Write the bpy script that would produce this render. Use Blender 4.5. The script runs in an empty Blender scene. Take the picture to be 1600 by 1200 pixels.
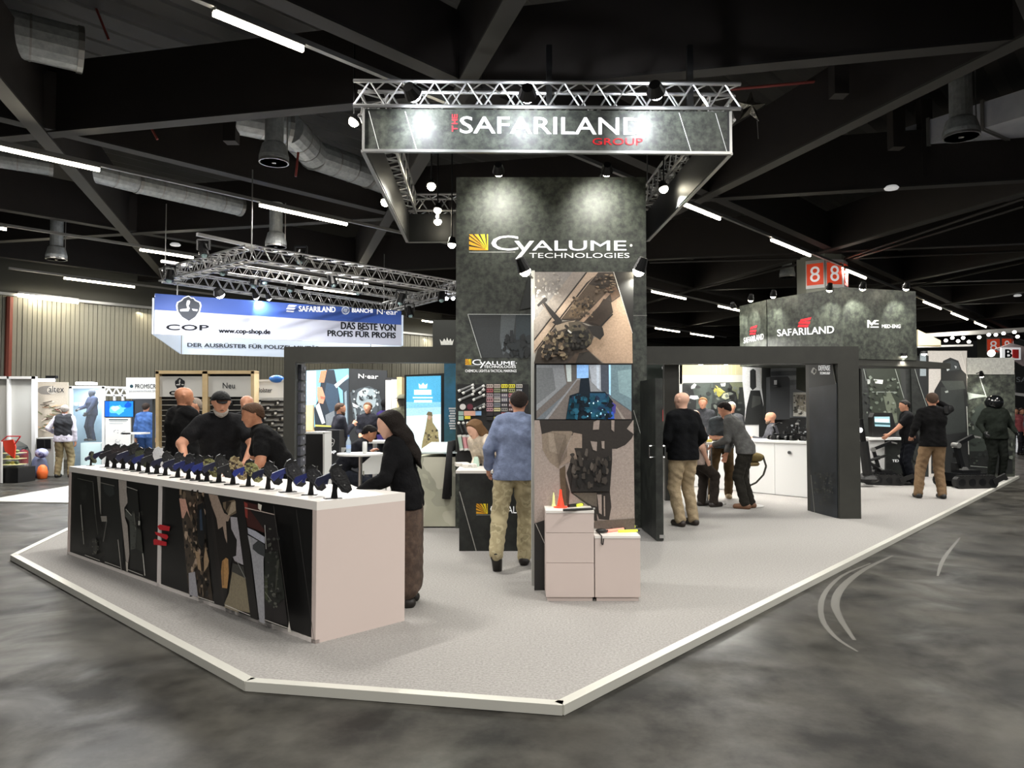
import bpy, math, random
import numpy as np
from mathutils import Vector as V, Matrix, noise as mnoise
R = math.radians
random.seed(7)
SC = bpy.context.scene
COL = SC.collection
ORD = ('first', 'second', 'third', 'fourth', 'fifth', 'sixth', 'seventh', 'eighth', 'ninth', 'tenth', 'eleventh', 'twelfth', 'thirteenth', 'fourteenth', 'fifteenth', 'sixteenth')
# ------------------------------------------------------------------ camera, world, exposure
H = 1.65; FPX = 1150.0; PITCH = math.atan(40/FPX)
cd = bpy.data.cameras.new('camera'); cam = bpy.data.objects.new('camera', cd); COL.objects.link(cam)
cd.sensor_width = 36; cd.lens = FPX/1600*36; cd.clip_start = .05; cd.clip_end = 200
cam.location = (0, 0, H); cam.rotation_euler = (math.pi/2+PITCH, 0, 0)
SC.camera = cam
w = bpy.data.worlds.new('hall_ambient'); SC.world = w; w.use_nodes = True
w.node_tree.nodes['Background'].inputs[0].default_value = (.80, .86, .92, 1)
w.node_tree.nodes['Background'].inputs[1].default_value = .10
SC.view_settings.view_transform = 'Standard'; SC.view_settings.look = 'None'
SC.view_settings.gamma = 1; SC.view_settings.use_curve_mapping = False
SC.view_settings.exposure = 0.60
LAMP_W = 150; SPOT_W = 120

def area(loc, dirv, sx, sy, watts, col=(1, .965, .90), spread=180):
    l = bpy.data.lights.new('area_lamp', 'AREA'); l.shape = 'RECTANGLE'; l.size = sx; l.size_y = sy
    l.energy = watts; l.color = col; l.spread = R(spread)
    o = bpy.data.objects.new('area_lamp', l); COL.objects.link(o); o.location = loc
    o.rotation_euler = V(dirv).to_track_quat('-Z', 'Y').to_euler()
    return o
def spot(loc, target, watts, ang=70, col=(1, .97, .86), r=.05, blend=.6):
    l = bpy.data.lights.new('spot_lamp', 'SPOT'); l.energy = watts; l.color = col; l.spot_size = R(ang)
    l.spot_blend = blend; l.shadow_soft_size = r
    o = bpy.data.objects.new('spot_lamp', l); COL.objects.link(o); o.location = loc
    o.rotation_euler = (V(target)-V(loc)).to_track_quat('-Z', 'Y').to_euler()
    return o
# ------------------------------------------------------------------ from the photograph's pixels to points in the hall
def ray(px, py):
    dx = (px-800)/FPX; dy = (600-py)/FPX; c, s = math.cos(PITCH), math.sin(PITCH)
    return V((dx, c-s*dy, s+c*dy))
O = V((0, 0, H))
def G(px, py, z=0.0):
    d = ray(px, py); return O+d*((z-H)/d.z)
def AY(px, py, Y):
    d = ray(px, py); return O+d*(Y/d.y)
def HP(px, py, pl):
    d = ray(px, py); return O+d*((pl[0]-O).dot(pl[1])/d.dot(pl[1]))
def plane(p, q):                       # vertical plane through two ground points, normal towards the camera
    p = V(p); q = V(q); t = (q-p); t.z = 0
    n = V((t.y, -t.x, 0)).normalized()
    if n.dot(O-p) < 0: n = -n
    return (p, n)
def YP(Y): return (V((0, Y, 0)), V((0, -1, 0)))
U_ = V((math.sin(R(42.6)), math.cos(R(42.6)), 0)); D_ = V((math.sin(R(-17.6)), math.cos(R(-17.6)), 0)); X_ = V((math.sin(R(-77.6)), math.cos(R(-77.6)), 0))
# ------------------------------------------------------------------ materials
def lin(c):
    if isinstance(c, str):
        c = [int(c[i:i+2], 16)/255 for i in (0, 2, 4)]
    return tuple(x/12.92 if x <= .04045 else ((x+.055)/1.055)**2.4 for x in c)
MC = {}
def mat(name, c='808080', rough=.6, metal=0, emit=0, nz=None, bump=None, spec=.5, coat=0, alpha=1, trans=0):
    """nz=(scale, second colour, lo, hi, detail) mixes a noise-driven second colour; bump=(scale, strength)"""
    if name in MC: return MC[name]
    m = bpy.data.materials.new(name); m.use_nodes = True; MC[name] = m
    nt = m.node_tree; b = nt.nodes['Principled BSDF']; N = nt.nodes.new; L = nt.links.new
    c = lin(c)+(1,)
    b.inputs['Base Color'].default_value = c; b.inputs['Roughness'].default_value = rough
    b.inputs['Metallic'].default_value = metal; b.inputs['Specular IOR Level'].default_value = spec
    b.inputs['Coat Weight'].default_value = coat; b.inputs['Alpha'].default_value = alpha
    b.inputs['Transmission Weight'].default_value = trans
    if emit:
        b.inputs['Emission Color'].default_value = c; b.inputs['Emission Strength'].default_value = emit
    tc = N('ShaderNodeTexCoord')
    if nz:
        t = N('ShaderNodeTexNoise'); t.inputs['Scale'].default_value = nz[0]; t.inputs['Detail'].default_value = nz[4] if len(nz) > 4 else 6
        t.inputs['Roughness'].default_value = .65
        L(tc.outputs['Object'], t.inputs['Vector'])
        r = N('ShaderNodeMapRange'); r.inputs[1].default_value = nz[2]; r.inputs[2].default_value = nz[3]
        L(t.outputs['Fac'], r.inputs[0])
        x = N('ShaderNodeMix'); x.data_type = 'RGBA'; x.inputs[6].default_value = c; x.inputs[7].default_value = lin(nz[1])+(1,)
        L(r.outputs[0], x.inputs[0]); L(x.outputs[2], b.inputs['Base Color'])
        if emit: L(x.outputs[2], b.inputs['Emission Color'])
    if bump:
        t = N('ShaderNodeTexNoise'); t.inputs['Scale'].default_value = bump[0]; t.inputs['Detail'].default_value = 4
        L(tc.outputs['Object'], t.inputs['Vector'])
        bp = N('ShaderNodeBump'); bp.inputs['Strength'].default_value = bump[1]; bp.inputs['Distance'].default_value = .02
        L(t.outputs['Fac'], bp.inputs['Height']); L(bp.outputs[0], b.inputs['Normal'])
    return m
def camo(name, cols, scale=6):
    if name in MC: return MC[name]
    m = mat(name, cols[0], .9); nt = m.node_tree; N = nt.nodes.new; L = nt.links.new
    tc = N('ShaderNodeTexCoord'); t = N('ShaderNodeTexNoise'); t.inputs['Scale'].default_value = scale; t.inputs['Detail'].default_value = 3
    r = N('ShaderNodeValToRGB'); r.color_ramp.interpolation = 'CONSTANT'
    L(tc.outputs['Object'], t.inputs['Vector']); L(t.outputs['Fac'], r.inputs[0]); L(r.outputs[0], nt.nodes['Principled BSDF'].inputs['Base Color'])
    e = r.color_ramp.elements; e[0].position = 0; e[0].color = lin(cols[0])+(1,); e[1].position = .44; e[1].color = lin(cols[1])+(1,)
    for i, c in enumerate(cols[2:]):
        q = e.new(.44+.08*(i+1)); q.color = lin(c)+(1,)
    return m
def printmat(name, emit=0, rough=.55, grain=.25):
    if name in MC: return MC[name]
    m = mat(name, 'ffffff', rough); nt = m.node_tree; N = nt.nodes.new; L = nt.links.new; b = nt.nodes['Principled BSDF']
    a = N('ShaderNodeAttribute'); a.attribute_name = 'Col'
    tc = N('ShaderNodeTexCoord'); t = N('ShaderNodeTexNoise'); t.inputs['Scale'].default_value = 55; t.inputs['Detail'].default_value = 5; t.inputs['Roughness'].default_value = .8
    L(tc.outputs['Object'], t.inputs['Vector'])
    r = N('ShaderNodeMapRange'); r.inputs[1].default_value = .3; r.inputs[2].default_value = .7; r.inputs[3].default_value = 1-grain; r.inputs[4].default_value = 1+grain
    L(t.outputs['Fac'], r.inputs[0])
    x = N('ShaderNodeVectorMath'); x.operation = 'SCALE'; L(a.outputs['Color'], x.inputs[0]); L(r.outputs[0], x.inputs['Scale'])
    L(x.outputs[0], b.inputs['Base Color'])
    if emit:
        L(x.outputs[0], b.inputs['Emission Color']); b.inputs['Emission Strength'].default_value = emit
    return m
PRINT = printmat('printed_picture'); SCREEN = printmat('screen_picture', emit=.6, rough=.25, grain=.22)
# ------------------------------------------------------------------ object helpers
WINV = {}
def tag(o, label=None, cat=None, group=None, kind=None):
    if label: o['label'] = label
    if cat: o['category'] = cat
    if group: o['group'] = group
    if kind: o['kind'] = kind
    return o
def setp(o, p):
    if p is None: return
    o.parent = p
    if p.name in WINV: o.matrix_parent_inverse = WINV[p.name]
def root(name, loc, label=None, cat=None, group=None, rz=0, kind=None):
    o = bpy.data.objects.new(name, None); COL.objects.link(o); o.location = loc; o.rotation_euler = (0, 0, rz); o.empty_display_size = .1
    WINV[o.name] = (Matrix.Translation(V(loc)) @ Matrix.Rotation(rz, 4, 'Z')).inverted()
    return tag(o, label, cat, group, kind)
def meshobj(name, v, f, m, parent=None, label=None, cat=None, group=None, kind=None, smooth=False, mi=None, cols=None, local=False):
    me = bpy.data.meshes.new(name)
    off = None
    if parent is None and not local and len(v):
        a = np.array([tuple(x) for x in v], dtype=float); off = V(((a[:, 0].min()+a[:, 0].max())/2, (a[:, 1].min()+a[:, 1].max())/2, a[:, 2].min()))
        v = (a-np.array(off)).tolist()
    me.from_pydata([tuple(x) for x in v], [], f)
    for x in (m if isinstance(m, (list, tuple)) else [m]): me.materials.append(x)
    if mi: me.polygons.foreach_set('material_index', mi)
    if smooth: me.polygons.foreach_set('use_smooth', [True]*len(me.polygons))
    if cols:
        at = me.color_attributes.new('Col', 'FLOAT_COLOR', 'CORNER'); buf = []
        for p, c in zip(me.polygons, cols): buf += list(c)*p.loop_total
        at.data.foreach_set('color', buf)
    me.update()
    o = bpy.data.objects.new(name, me); COL.objects.link(o)
    if off is not None:
        o.location = off; WINV[o.name] = Matrix.Translation(off).inverted()
    setp(o, parent)
    return tag(o, label, cat, group, kind)
def copy_tree(o, parent=None):
    c = o.copy(); COL.objects.link(c)
    if parent is not None: c.parent = parent
    for ch in list(o.children): copy_tree(ch, c)
    return c
class MB:
    def __init__(s): s.v = []; s.f = []; s.m = []; s.k = 0
    def mat(s, k): s.k = k; return s
    def add(s, vs, fs):
        n = len(s.v); s.v += [V(x) for x in vs]; s.f += [tuple(n+i for i in f) for f in fs]; s.m += [s.k]*len(fs); return s
    def hexa(s, p): return s.add(p, [(0, 3, 2, 1), (4, 5, 6, 7), (0, 1, 5, 4), (1, 2, 6, 5), (2, 3, 7, 6), (3, 0, 4, 7)])
    def box(s, cx, cy, cz, sx, sy, sz, rz=0):
        c, q = math.cos(rz), math.sin(rz); p = []
        for z in (-sz/2, sz/2):
            for x, y in ((-sx/2, -sy/2), (sx/2, -sy/2), (sx/2, sy/2), (-sx/2, sy/2)): p.append((cx+x*c-y*q, cy+x*q+y*c, cz+z))
        return s.hexa(p)
    def prism(s, pts, z0, z1):
        n = len(pts); a = sum(pts[i][0]*pts[(i+1) % n][1]-pts[(i+1) % n][0]*pts[i][1] for i in range(n))
        if a < 0: pts = pts[::-1]
        return s.add([(p[0], p[1], z0) for p in pts]+[(p[0], p[1], z1) for p in pts],
                     [tuple(range(n))[::-1], tuple(range(n, 2*n))]+[(i, (i+1) % n, n+(i+1) % n, n+i) for i in range(n)])
    def ext(s, pts, d):
        n = len(pts); pts = [V(p) for p in pts]; d = V(d)
        nn = sum(((pts[i]-pts[0]).cross(pts[(i+1) % n]-pts[0]) for i in range(1, n)), V((0, 0, 0)))
        if nn.dot(d) < 0: pts = pts[::-1]
        return s.add(pts+[p+d for p in pts], [tuple(range(n))[::-1], tuple(range(n, 2*n))]+[(i, (i+1) % n, n+(i+1) % n, n+i) for i in range(n)])
    def bar(s, p, q, w, h=None, up=(0, 0, 1)):
        h = h or w; p = V(p); q = V(q); d = (q-p).normalized(); up = V(up)
        if abs(d.dot(up)) > .98: up = V((0, 1, 0))
        a = d.cross(up).normalized()*w/2; b = a.cross(d).normalized()*h/2
        return s.hexa([p-a-b, p+a-b, q+a-b, q-a-b, p-a+b, p+a+b, q+a+b, q-a+b])
    def tube(s, p, q, r, n=8, r2=None, cap=True):
        p = V(p); q = V(q); r2 = r if r2 is None else r2; d = (q-p).normalized(); up = V((0, 0, 1)) if abs(d.z) < .95 else V((0, 1, 0))
        a = d.cross(up).normalized(); b = d.cross(a); vs = []
        for c, rr in ((p, r), (q, r2)):
            for i in range(n): t = 2*math.pi*i/n; vs.append(c+(a*math.cos(t)+b*math.sin(t))*rr)
        fs = [(i, (i+1) % n, n+(i+1) % n, n+i) for i in range(n)]
        if cap: fs += [tuple(range(n))[::-1], tuple(range(n, 2*n))]
        return s.add(vs, fs)
    def path(s, pts, r, n=6):
        for a, b in zip(pts, pts[1:]): s.tube(a, b, r, n)
        return s
    def lathe(s, c, prof, n=20):
        c = V(c); vs = []
        for r, z in prof:
            for i in range(n): t = 2*math.pi*i/n; vs.append(c+V((r*math.cos(t), r*math.sin(t), z)))
        fs = []
        for k in range(len(prof)-1):
            for i in range(n): j = (i+1) % n; fs.append((k*n+i, k*n+j, (k+1)*n+j, (k+1)*n+i))
        fs += [tuple(range(n))[::-1], tuple(range((len(prof)-1)*n, len(prof)*n))]
        return s.add(vs, fs)
    def ball(s, c, r, n=12, m=8, rot=None):
        if not hasattr(r, '__len__'): r = (r, r, r)
        c = V(c); vs = []; fs = []
        for j in range(m+1):
            ph = math.pi*j/m
            for i in range(n):
                t = 2*math.pi*i/n; q = V((r[0]*math.sin(ph)*math.cos(t), r[1]*math.sin(ph)*math.sin(t), r[2]*math.cos(ph)))
                if rot: q = rot @ q
                vs.append(c+q)
        for j in range(m):
            for i in range(n): k = (i+1) % n; fs.append((j*n+i, (j+1)*n+i, (j+1)*n+k, j*n+k))
        return s.add(vs, fs)
    def build(s, name, m, parent=None, label=None, cat=None, group=None, kind=None, smooth=False, local=False):
        return meshobj(name, s.v, s.f, m, parent, label, cat, group, kind, smooth, s.m if isinstance(m, (list, tuple)) else None, None, local)
def CR(ox, oy, sc, *pts):              # crop coordinates -> photo pixels
    return [(ox+p[0]/sc, oy+p[1]/sc) for p in pts]
def prints(name, pl, items, parent, m=None, lift=.004, label=None, conv=None, step=.0007):
    """flat printed picture: coloured polygons lying on a plane"""
    vs = []; fs = []; cs = []
    for k, (c, pts) in enumerate(items):
        if conv: pts = CR(*conv, *pts)
        q = (pl[0]+pl[1]*(lift+step*k), pl[1]); n = len(vs)
        P = [HP(x, y, q) for x, y in pts]
        nn = sum(((P[i]-P[0]).cross(P[(i+1) % len(P)]-P[0]) for i in range(1, len(P))), V((0, 0, 0)))
        if nn.dot(pl[1]) < 0: P = P[::-1]
        vs += P; fs.append(tuple(range(n, n+len(P)))); cs.append(lin(c)+(1,))
    return meshobj(name, vs, fs, m or PRINT, parent, label, cols=cs)
def ln(c, x0, y0, x1, y1, w=1.0):       # a printed line as a thin quad
    dx, dy = x1-x0, y1-y0; l = math.hypot(dx, dy); nx, ny = -dy/l*w/2, dx/l*w/2
    return (c, [(x0+nx, y0+ny), (x1+nx, y1+ny), (x1-nx, y1-ny), (x0-nx, y0-ny)])
def blob(c, cx, cy, rx, ry, seed=0, n=14, j=.25):
    rnd = random.Random(seed); return (c, [(cx+rx*math.cos(2*math.pi*i/n)*(1+rnd.uniform(-j, j)), cy+ry*math.sin(2*math.pi*i/n)*(1+rnd.uniform(-j, j))) for i in range(n)])
def speckle(cols, x0, y0, x1, y1, n, r, seed=0, asp=1):
    rnd = random.Random(seed); return [blob(rnd.choice(cols), rnd.uniform(x0, x1), rnd.uniform(y0, y1), r*rnd.uniform(.5, 1.4), r*asp*rnd.uniform(.5, 1.4), i+seed, 7, .4) for i in range(n)]
FT = {}
def text(s, quad, pl, m, parent, name='lettering', lift=.006, thick=.004, bold=0, label=None, shear=0):
    """letters stretched into a pixel quad (TL, TR, BR, BL) on a plane"""
    cu = bpy.data.curves.new('t', 'FONT'); cu.body = s; cu.extrude = .02; cu.resolution_u = 3; cu.shear = shear
    to = bpy.data.objects.new('t', cu); COL.objects.link(to)
    dg = bpy.context.evaluated_depsgraph_get(); me = bpy.data.meshes.new_from_object(to.evaluated_get(dg))
    bpy.data.objects.remove(to)
    n = len(me.vertices); a = np.empty(n*3); me.vertices.foreach_get('co', a); a = a.reshape(-1, 3)
    mn = a.min(0); mx = a.max(0); b = (a-mn)/(mx-mn)
    q = (pl[0]+pl[1]*lift, pl[1]); TL, TR, BR, BL = [np.array(HP(x, y, q)) for x, y in quad]
    u = b[:, :1]; t = b[:, 1:2]
    P = (BL*(1-u)+BR*u)*(1-t)+(TL*(1-u)+TR*u)*t + np.array(pl[1])*thick*(b[:, 2:3]-.5)
    off = V(P.mean(0)) if parent is None else V((0, 0, 0))
    me.vertices.foreach_set('co', (P-np.array(off)).ravel()); me.materials.clear(); me.materials.append(m); me.name = name; me.update()
    if bold:          # embolden: shifted copies of the same letters
        import bmesh
        bm = bmesh.new(); bm.from_mesh(me); g = list(bm.verts)+list(bm.edges)+list(bm.faces); hgt = np.linalg.norm(TL-BL); uu = (BR-BL)/np.linalg.norm(BR-BL); vv = (TL-BL)/hgt
        for du, dv in ((bold*1.6, 0), (-bold*1.6, 0), (0, bold), (0, -bold)):
            r = bmesh.ops.duplicate(bm, geom=g); bmesh.ops.translate(bm, verts=[e for e in r['geom'] if isinstance(e, bmesh.types.BMVert)], vec=V(uu*du*hgt+vv*dv*hgt))
        bm.to_mesh(me); bm.free()
    o = bpy.data.objects.new(name, me); COL.objects.link(o); o.location = off
    setp(o, parent); return tag(o, label)
def rect(x0, y0, x1, y1): return [(x0, y0), (x1, y0), (x1, y1), (x0, y1)]
def slab(p, q, z0, z1, t, name, m, parent=None, **k):    # vertical wall panel between ground points p and q, thickness t behind
    p = V((p[0], p[1], 0)); q = V((q[0], q[1], 0)); pl = plane(p, q); b = -pl[1]*t
    return MB().prism([p, q, q+b, p+b], z0, z1).build(name, m, parent, **k)
def pquad(px, pl):                      # pixel polygon -> 3d on plane
    return [HP(x, y, pl) for x, y in px]

# common materials
WHITE = mat('white_laminate', 'd9d2cf', .45); ALU = mat('aluminium', 'c0c0c0', .35, .9); ALUD = mat('dull_aluminium', '9a9a98', .4, .8)
BLACK = mat('black_plastic', '0d0d0e', .45); BLKM = mat('black_metal', '111112', .4, .5); DARK = mat('dark_grey_paint', '2a2c2b', .6)
STONE = mat('mottled_black_green_print', '1d201d', .5, nz=(11, '50554b', .40, .74, 15)); STONE2 = mat('mottled_dark_print', '131514', .5, nz=(9, '2e322f', .4, .8, 8))
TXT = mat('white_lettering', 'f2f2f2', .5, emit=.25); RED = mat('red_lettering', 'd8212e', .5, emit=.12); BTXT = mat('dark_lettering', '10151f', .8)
TUBE = mat('lamp_tube', 'fff4dc', .4, emit=14); LENS = mat('lamp_lens', 'fff6da', .3, emit=30); LENSC = mat('cool_lamp_lens', 'f2f6ff', .3, emit=30)
CHROME = mat('chrome', 'd8d8d8', .15, 1); GLASS = mat('clear_glass', 'ffffff', .02, trans=1); WOOD = mat('pale_plywood', 'd6bf98', .6, nz=(3, 'c3a97c', .3, .7))
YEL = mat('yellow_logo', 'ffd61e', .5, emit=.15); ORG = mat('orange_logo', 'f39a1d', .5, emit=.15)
# ------------------------------------------------------------------ hall floor, walls, roof
fm = mat('polished_dark_concrete', '191816', .3, nz=(1.6, '474540', .38, .66, 14), bump=(3, .012))
nt = fm.node_tree; b = nt.nodes['Principled BSDF']; b.inputs['Specular IOR Level'].default_value = .12
tn = nt.nodes.new('ShaderNodeTexNoise'); tn.inputs['Scale'].default_value = 1.3; tn.inputs['Detail'].default_value = 8; tn.inputs['Distortion'].default_value = 1.2
mr = nt.nodes.new('ShaderNodeMapRange'); mr.inputs[1].default_value = .35; mr.inputs[2].default_value = .65; mr.inputs[3].default_value = .30; mr.inputs[4].default_value = .56
tcn = nt.nodes.new('ShaderNodeTexCoord'); nt.links.new(tcn.outputs['Object'], tn.inputs['Vector']); nt.links.new(tn.outputs['Fac'], mr.inputs[0]); nt.links.new(mr.outputs[0], b.inputs['Roughness'])
MB().prism([(-40, -8), (60, -8), (60, 75), (-40, 75)], -.2, 0).build('floor', fm, kind='structure', label='polished dark grey concrete hall floor')
# scuffs on the floor: curved pale tyre marks
sm = mat('pale_scuff', '5c5a55', .45)
sc = root('tyre_mark', G(1310, 960), kind='structure', label='pale curved tyre marks on the dark floor')
for (pts, wd) in (([(1360, 880), (1315, 900), (1287, 930), (1284, 965), (1305, 995), (1340, 1018)], .022), ([(1395, 868), (1350, 890), (1318, 915), (1305, 940), (1312, 965), (1335, 1000)], .035),
                  ([(1500, 840), (1475, 872), (1465, 900)], .02)):
    P = [G(x, y, .0015) for x, y in pts]; Q = []
    for i in range(len(P)-1):
        p0 = P[max(i-1, 0)]; p3 = P[min(i+2, len(P)-1)]
        for k in range(4):
            t = k/4; Q.append(.5*((2*P[i])+(-p0+P[i+1])*t+(2*p0-5*P[i]+4*P[i+1]-p3)*t*t+(-p0+3*P[i]-3*P[i+1]+p3)*t**3))
    Q.append(P[-1]); vs = []; fs = []
    for i, q in enumerate(Q):
        d = (Q[min(i+1, len(Q)-1)]-Q[max(i-1, 0)]).normalized(); n = V((-d.y, d.x, 0))*wd*(.3+.7*math.sin(math.pi*(i+.5)/len(Q))); vs += [q+n, q-n]
        if i: k = 2*i; fs.append((k-2, k-1, k+1, k))
    meshobj('scuff', vs, fs, sm, sc)
# back wall of ribbed concrete panels, along the lattice direction
W0 = V((-16, 23, 0)); wm = mat('ribbed_concrete', '8b897c', .8, nz=(1.2, '757367', .3, .8)); wd_ = mat('panel_joint', '4a4a44', .9)
WR = root('wall_back', W0, kind='structure', label='pale ribbed concrete hall wall')
wn = plane(W0, W0+U_)[1]
pw_ = .137; a = W0+U_*.008; c = W0+U_*(pw_-.008); wp0 = MB().prism([a, c, c-wn*.05, a-wn*.05], 0, 5.25).build('panel', wm, WR)
for i in range(-10, 285):
    if i: o = wp0.copy(); COL.objects.link(o); o.location = U_*(i*pw_)+wn*(.02 if i % 4 == 0 else 0)
a = W0-U_*3; c = W0+U_*44
MB().prism([a-wn*.045, c-wn*.045, c-wn*.3, a-wn*.3], 0, 9).build('backing', wd_, WR)
MB().bar(a+wn*.03+V((0, 0, 5.29)), c+wn*.03+V((0, 0, 5.29)), .12, .09).build('cap_rail', ALUD, WR)
pd = V(HP(14, 500, (W0+wn*.05, wn))); MB().tube((pd.x, pd.y, 2), (pd.x, pd.y, 5.2), .1, 8).build('downpipe', mat('rust_red_pipe', '7a3a2c', .6), WR)
# left return wall, far right walls (mostly hidden)
MB().prism([(-40, 6), (-18.2, 21.1), (-18.4, 21.4), (-40.2, 6.4)], 0, 9).build('wall_left', mat('grey_hall_wall', '8a877c', .8), kind='structure')
MB().prism([(-38, 75), (60, 75), (60, 74.7), (-38, 74.7)], 0, 9).build('wall_far', mat('dim_far_wall', '4c4944', .9), kind='structure')
# roof
rm = mat('dark_roof_sheet', '2e2d2b', .6, nz=(.5, '3a3835', .3, .8))
vs = []; fs = []
nperp = V((U_.y, -U_.x, 0)); c0 = V((2, 20, 8.3))
for i in range(0, 300):
    o_ = nperp*((i-150)*.28); z = .08 if i % 2 else 0
    for t in (-60, 60): vs.append(c0+o_+U_*t+V((0, 0, z)))
    if i: k = 2*i; fs.append((k-2, k-1, k+1, k))
meshobj('ceiling', vs, fs, rm, None, label='dark corrugated metal roof sheets', kind='structure')
bm_ = mat('brown_black_beam', '1c1715', .7, nz=(2, '251f1c', .3, .8)); fl_ = mat('beam_flange', '211e1d', .6); fd_ = mat('diagonal_flange', '312f2c', .55)
BR = root('ceiling_beams', (0, 20, 6.2), kind='structure', label='black triangular lattice of deep roof beams')
def beam(p, q, z, hgt, nm='beam', fm_=None):
    mb = MB(); mb.bar(p+V((0, 0, z+hgt/2)), q+V((0, 0, z+hgt/2)), .22, hgt); mb.mat(1); mb.bar(p+V((0, 0, z)), q+V((0, 0, z)), .25, .035)
    mb.build(nm, [bm_, fm_ or fl_], BR)
def line(n, d, off, t0, t1): return n*off+d*t0, n*off+d*t1
nD = V((D_.y, -D_.x, 0)); nX = V((-X_.y, X_.x, 0)); nX = nX if nX.y > 0 else -nX
for k in range(-4, 6):
    p, q = line(nD, D_, 2.45+6.25*k, -6, 60); beam(p, q, 6.2, 1.1, fm_=fd_)
for k in range(-1, 8):
    p, q = line(nX, X_, 10.15+6.25*k, -45, 30); beam(p, q, 6.22, 1.15)
nU = V((U_.y, -U_.x, 0))
for k in range(-4, 4):
    p, q = line(nU, U_, -7.45+6.25*k, -12, 60); beam(p, q, 6.24, .95)
# vertical struts at some nodes
for px, py in ((428, 175), (965/2.667, 180), (1310, 100), (1400, 190), (1445, 240)):
    g = G(px, py, 6.9); MB().box(g.x, g.y, 7.2, .22, .22, 1.6).build('strut', bm_, BR)
# thin brace rods fanning out from the numbered column
for (x0, y0, x1, y1) in ((1320, 404, 1600, 310), (1320, 408, 1600, 322), (1325, 404, 1600, 392), (1250, 404, 1015, 410), (1250, 412, 1090, 452), (1415, 450, 1600, 410), (1420, 447, 1600, 441)):
    MB().tube(G(x0, y0, 6.1), G(x1, y1, 6.1), .035, 6).build('brace_rod', fl_, BR)
for (x0, y0, x1, y1) in ((145, 0, 170, 62), (232, 192, 246, 218), (466, 238, 462, 276)):
    a = AY(x0, y0, 12); c = AY(x1, y1, 12); MB().tube(a, c, .02, 6).build('red_rod', mat('red_rod_paint', '8c3a34', .5), BR)
MB().tube(G(1140, 140, 7.2), G(1400, 116, 7.2), .025, 6).build('red_rod', MC['red_rod_paint'], BR)
# ------------------------------------------------------------------ luminaire rows
LZ = 5.8
lamp_rows = [
 [(370, -12, 500, 57), (1075, 310, 1134, 338), (1213, 372, 1270, 397), (1320, 417, 1353, 433), (1438, 471, 1462, 482), (1478, 489, 1500, 499), (1512, 504, 1526, 511)],
 [(0, 218, 165, 257), (415, 315, 547, 347), (1012, 455, 1060, 467), (1115, 478, 1152, 487)],
 [(-60, 341, 15, 353), (225, 386, 305, 400), (515, 433, 573, 443), (1012, 513, 1045, 519), (1085, 520, 1112, 526)],
 [(100, 433, 210, 447), (475, 448, 560, 458), (660, 500, 710, 507)]]
order = ('first', 'second', 'third', 'fourth', 'fifth', 'sixth', 'seventh')
rowname = ('row over the logo tower', 'second row', 'third row', 'row nearest the ribbed wall')
for r, row in enumerate(lamp_rows):
    pa = G(row[0][0], row[0][1], LZ)
    A = [];
    for (x0, y0, x1, y1) in row: A.append((G(x0, y0, LZ), G(x1, y1, LZ)))
    # straighten the row on the lattice direction
    if r < 3:
        off = sum(nU.dot(a+c)/2 for a, c in A)/len(A); A = [(nU*off+U_*U_.dot(a)+V((0, 0, LZ)), nU*off+U_*U_.dot(c)+V((0, 0, LZ))) for a, c in A]
        e0 = nU*off+U_*(-6)+V((0, 0, LZ+.06)); e1 = nU*off+U_*(60 if r == 0 else 40)+V((0, 0, LZ+.06))
        MB().bar(e0, e1, .07, .06).build('lighting_rail', ALUD, label='long grey lighting rail, '+rowname[r], cat='rail')
    for i, (a, c) in enumerate(A):
        if r == 3:
            d = (c-a).normalized(); MB().bar(a-d*1.5+V((0, 0, .06)), c+d*3+V((0, 0, .06)), .07, .06).build('lighting_rail', ALUD, label='short grey lighting rail carrying the %s tube by the ribbed wall' % order[i], cat='rail')
        L = root('ceiling_light', (a+c)/2, '%s lit tube from the left in the ceiling %s' % (order[i], rowname[r]), 'ceiling light', 'lit ceiling tubes')
        MB().bar(a+V((0, 0, .02)), c+V((0, 0, .02)), .11, .05).build('housing', ALUD, L)
        d = (c-a).normalized()
        MB().tube(a-V((0, 0, .03)), c-V((0, 0, .03)), .035, 8).build('tube', TUBE, L)
        ln_ = (c-a).length; m_ = (a+c)/2
        l = area(m_-V((0, 0, .09)), (0, 0, -1), min(ln_, 2.4), .12, LAMP_W*(.4 if r == 3 else 1 if m_.y < 30 else .6)); l.rotation_euler = (0, 0, math.atan2(d.y, d.x))
# lamps of the same rows outside the frame, above and behind the viewer
for off in (-7.06, -.8, 5.45, -13.3):
    for t in (-3.5, 1.0, 5.5, 10, 14.5, 19):
        p = nU*off+U_*t
        if off in (-7.06, -13.3) and p.y > 5: continue
        if off == -.8 and False: continue
        l = area(p+V((0, 0, LZ)), (0, 0, -1), 1.9, .12, LAMP_W); l.rotation_euler = (0, 0, math.atan2(U_.y, U_.x))
for (x0, y0, x1, y1) in ((28, 461, 122, 472), (690, 380, 712, 382)):
    if x0 == 28:
        a = HP(x0, y0, (W0+wn*.25, wn)); c = HP(x1, y1, (W0+wn*.25, wn)); L = root('wall_light', a, 'white tube lamp along the top of the ribbed wall', 'wall light')
        MB().tube(a, c, .06, 8).build('tube', TUBE, L); MB().bar(a+V((0, 0, .08)), c+V((0, 0, .08)), .14, .06).build('housing', ALUD, L)
        l = area((a+c)/2+wn*.2, (0, 0, -1), 2.5, .1, 34, (1, .88, .66))
for px in (240, 500, 680):      # more wash along the wall, hidden behind the banner and signs
    p = HP(px, 478, (W0+wn*.4, wn)); area(V((p.x, p.y, 5.1)), (0, 0, -1), 2.5, .1, 18, (1, .88, .66))
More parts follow.
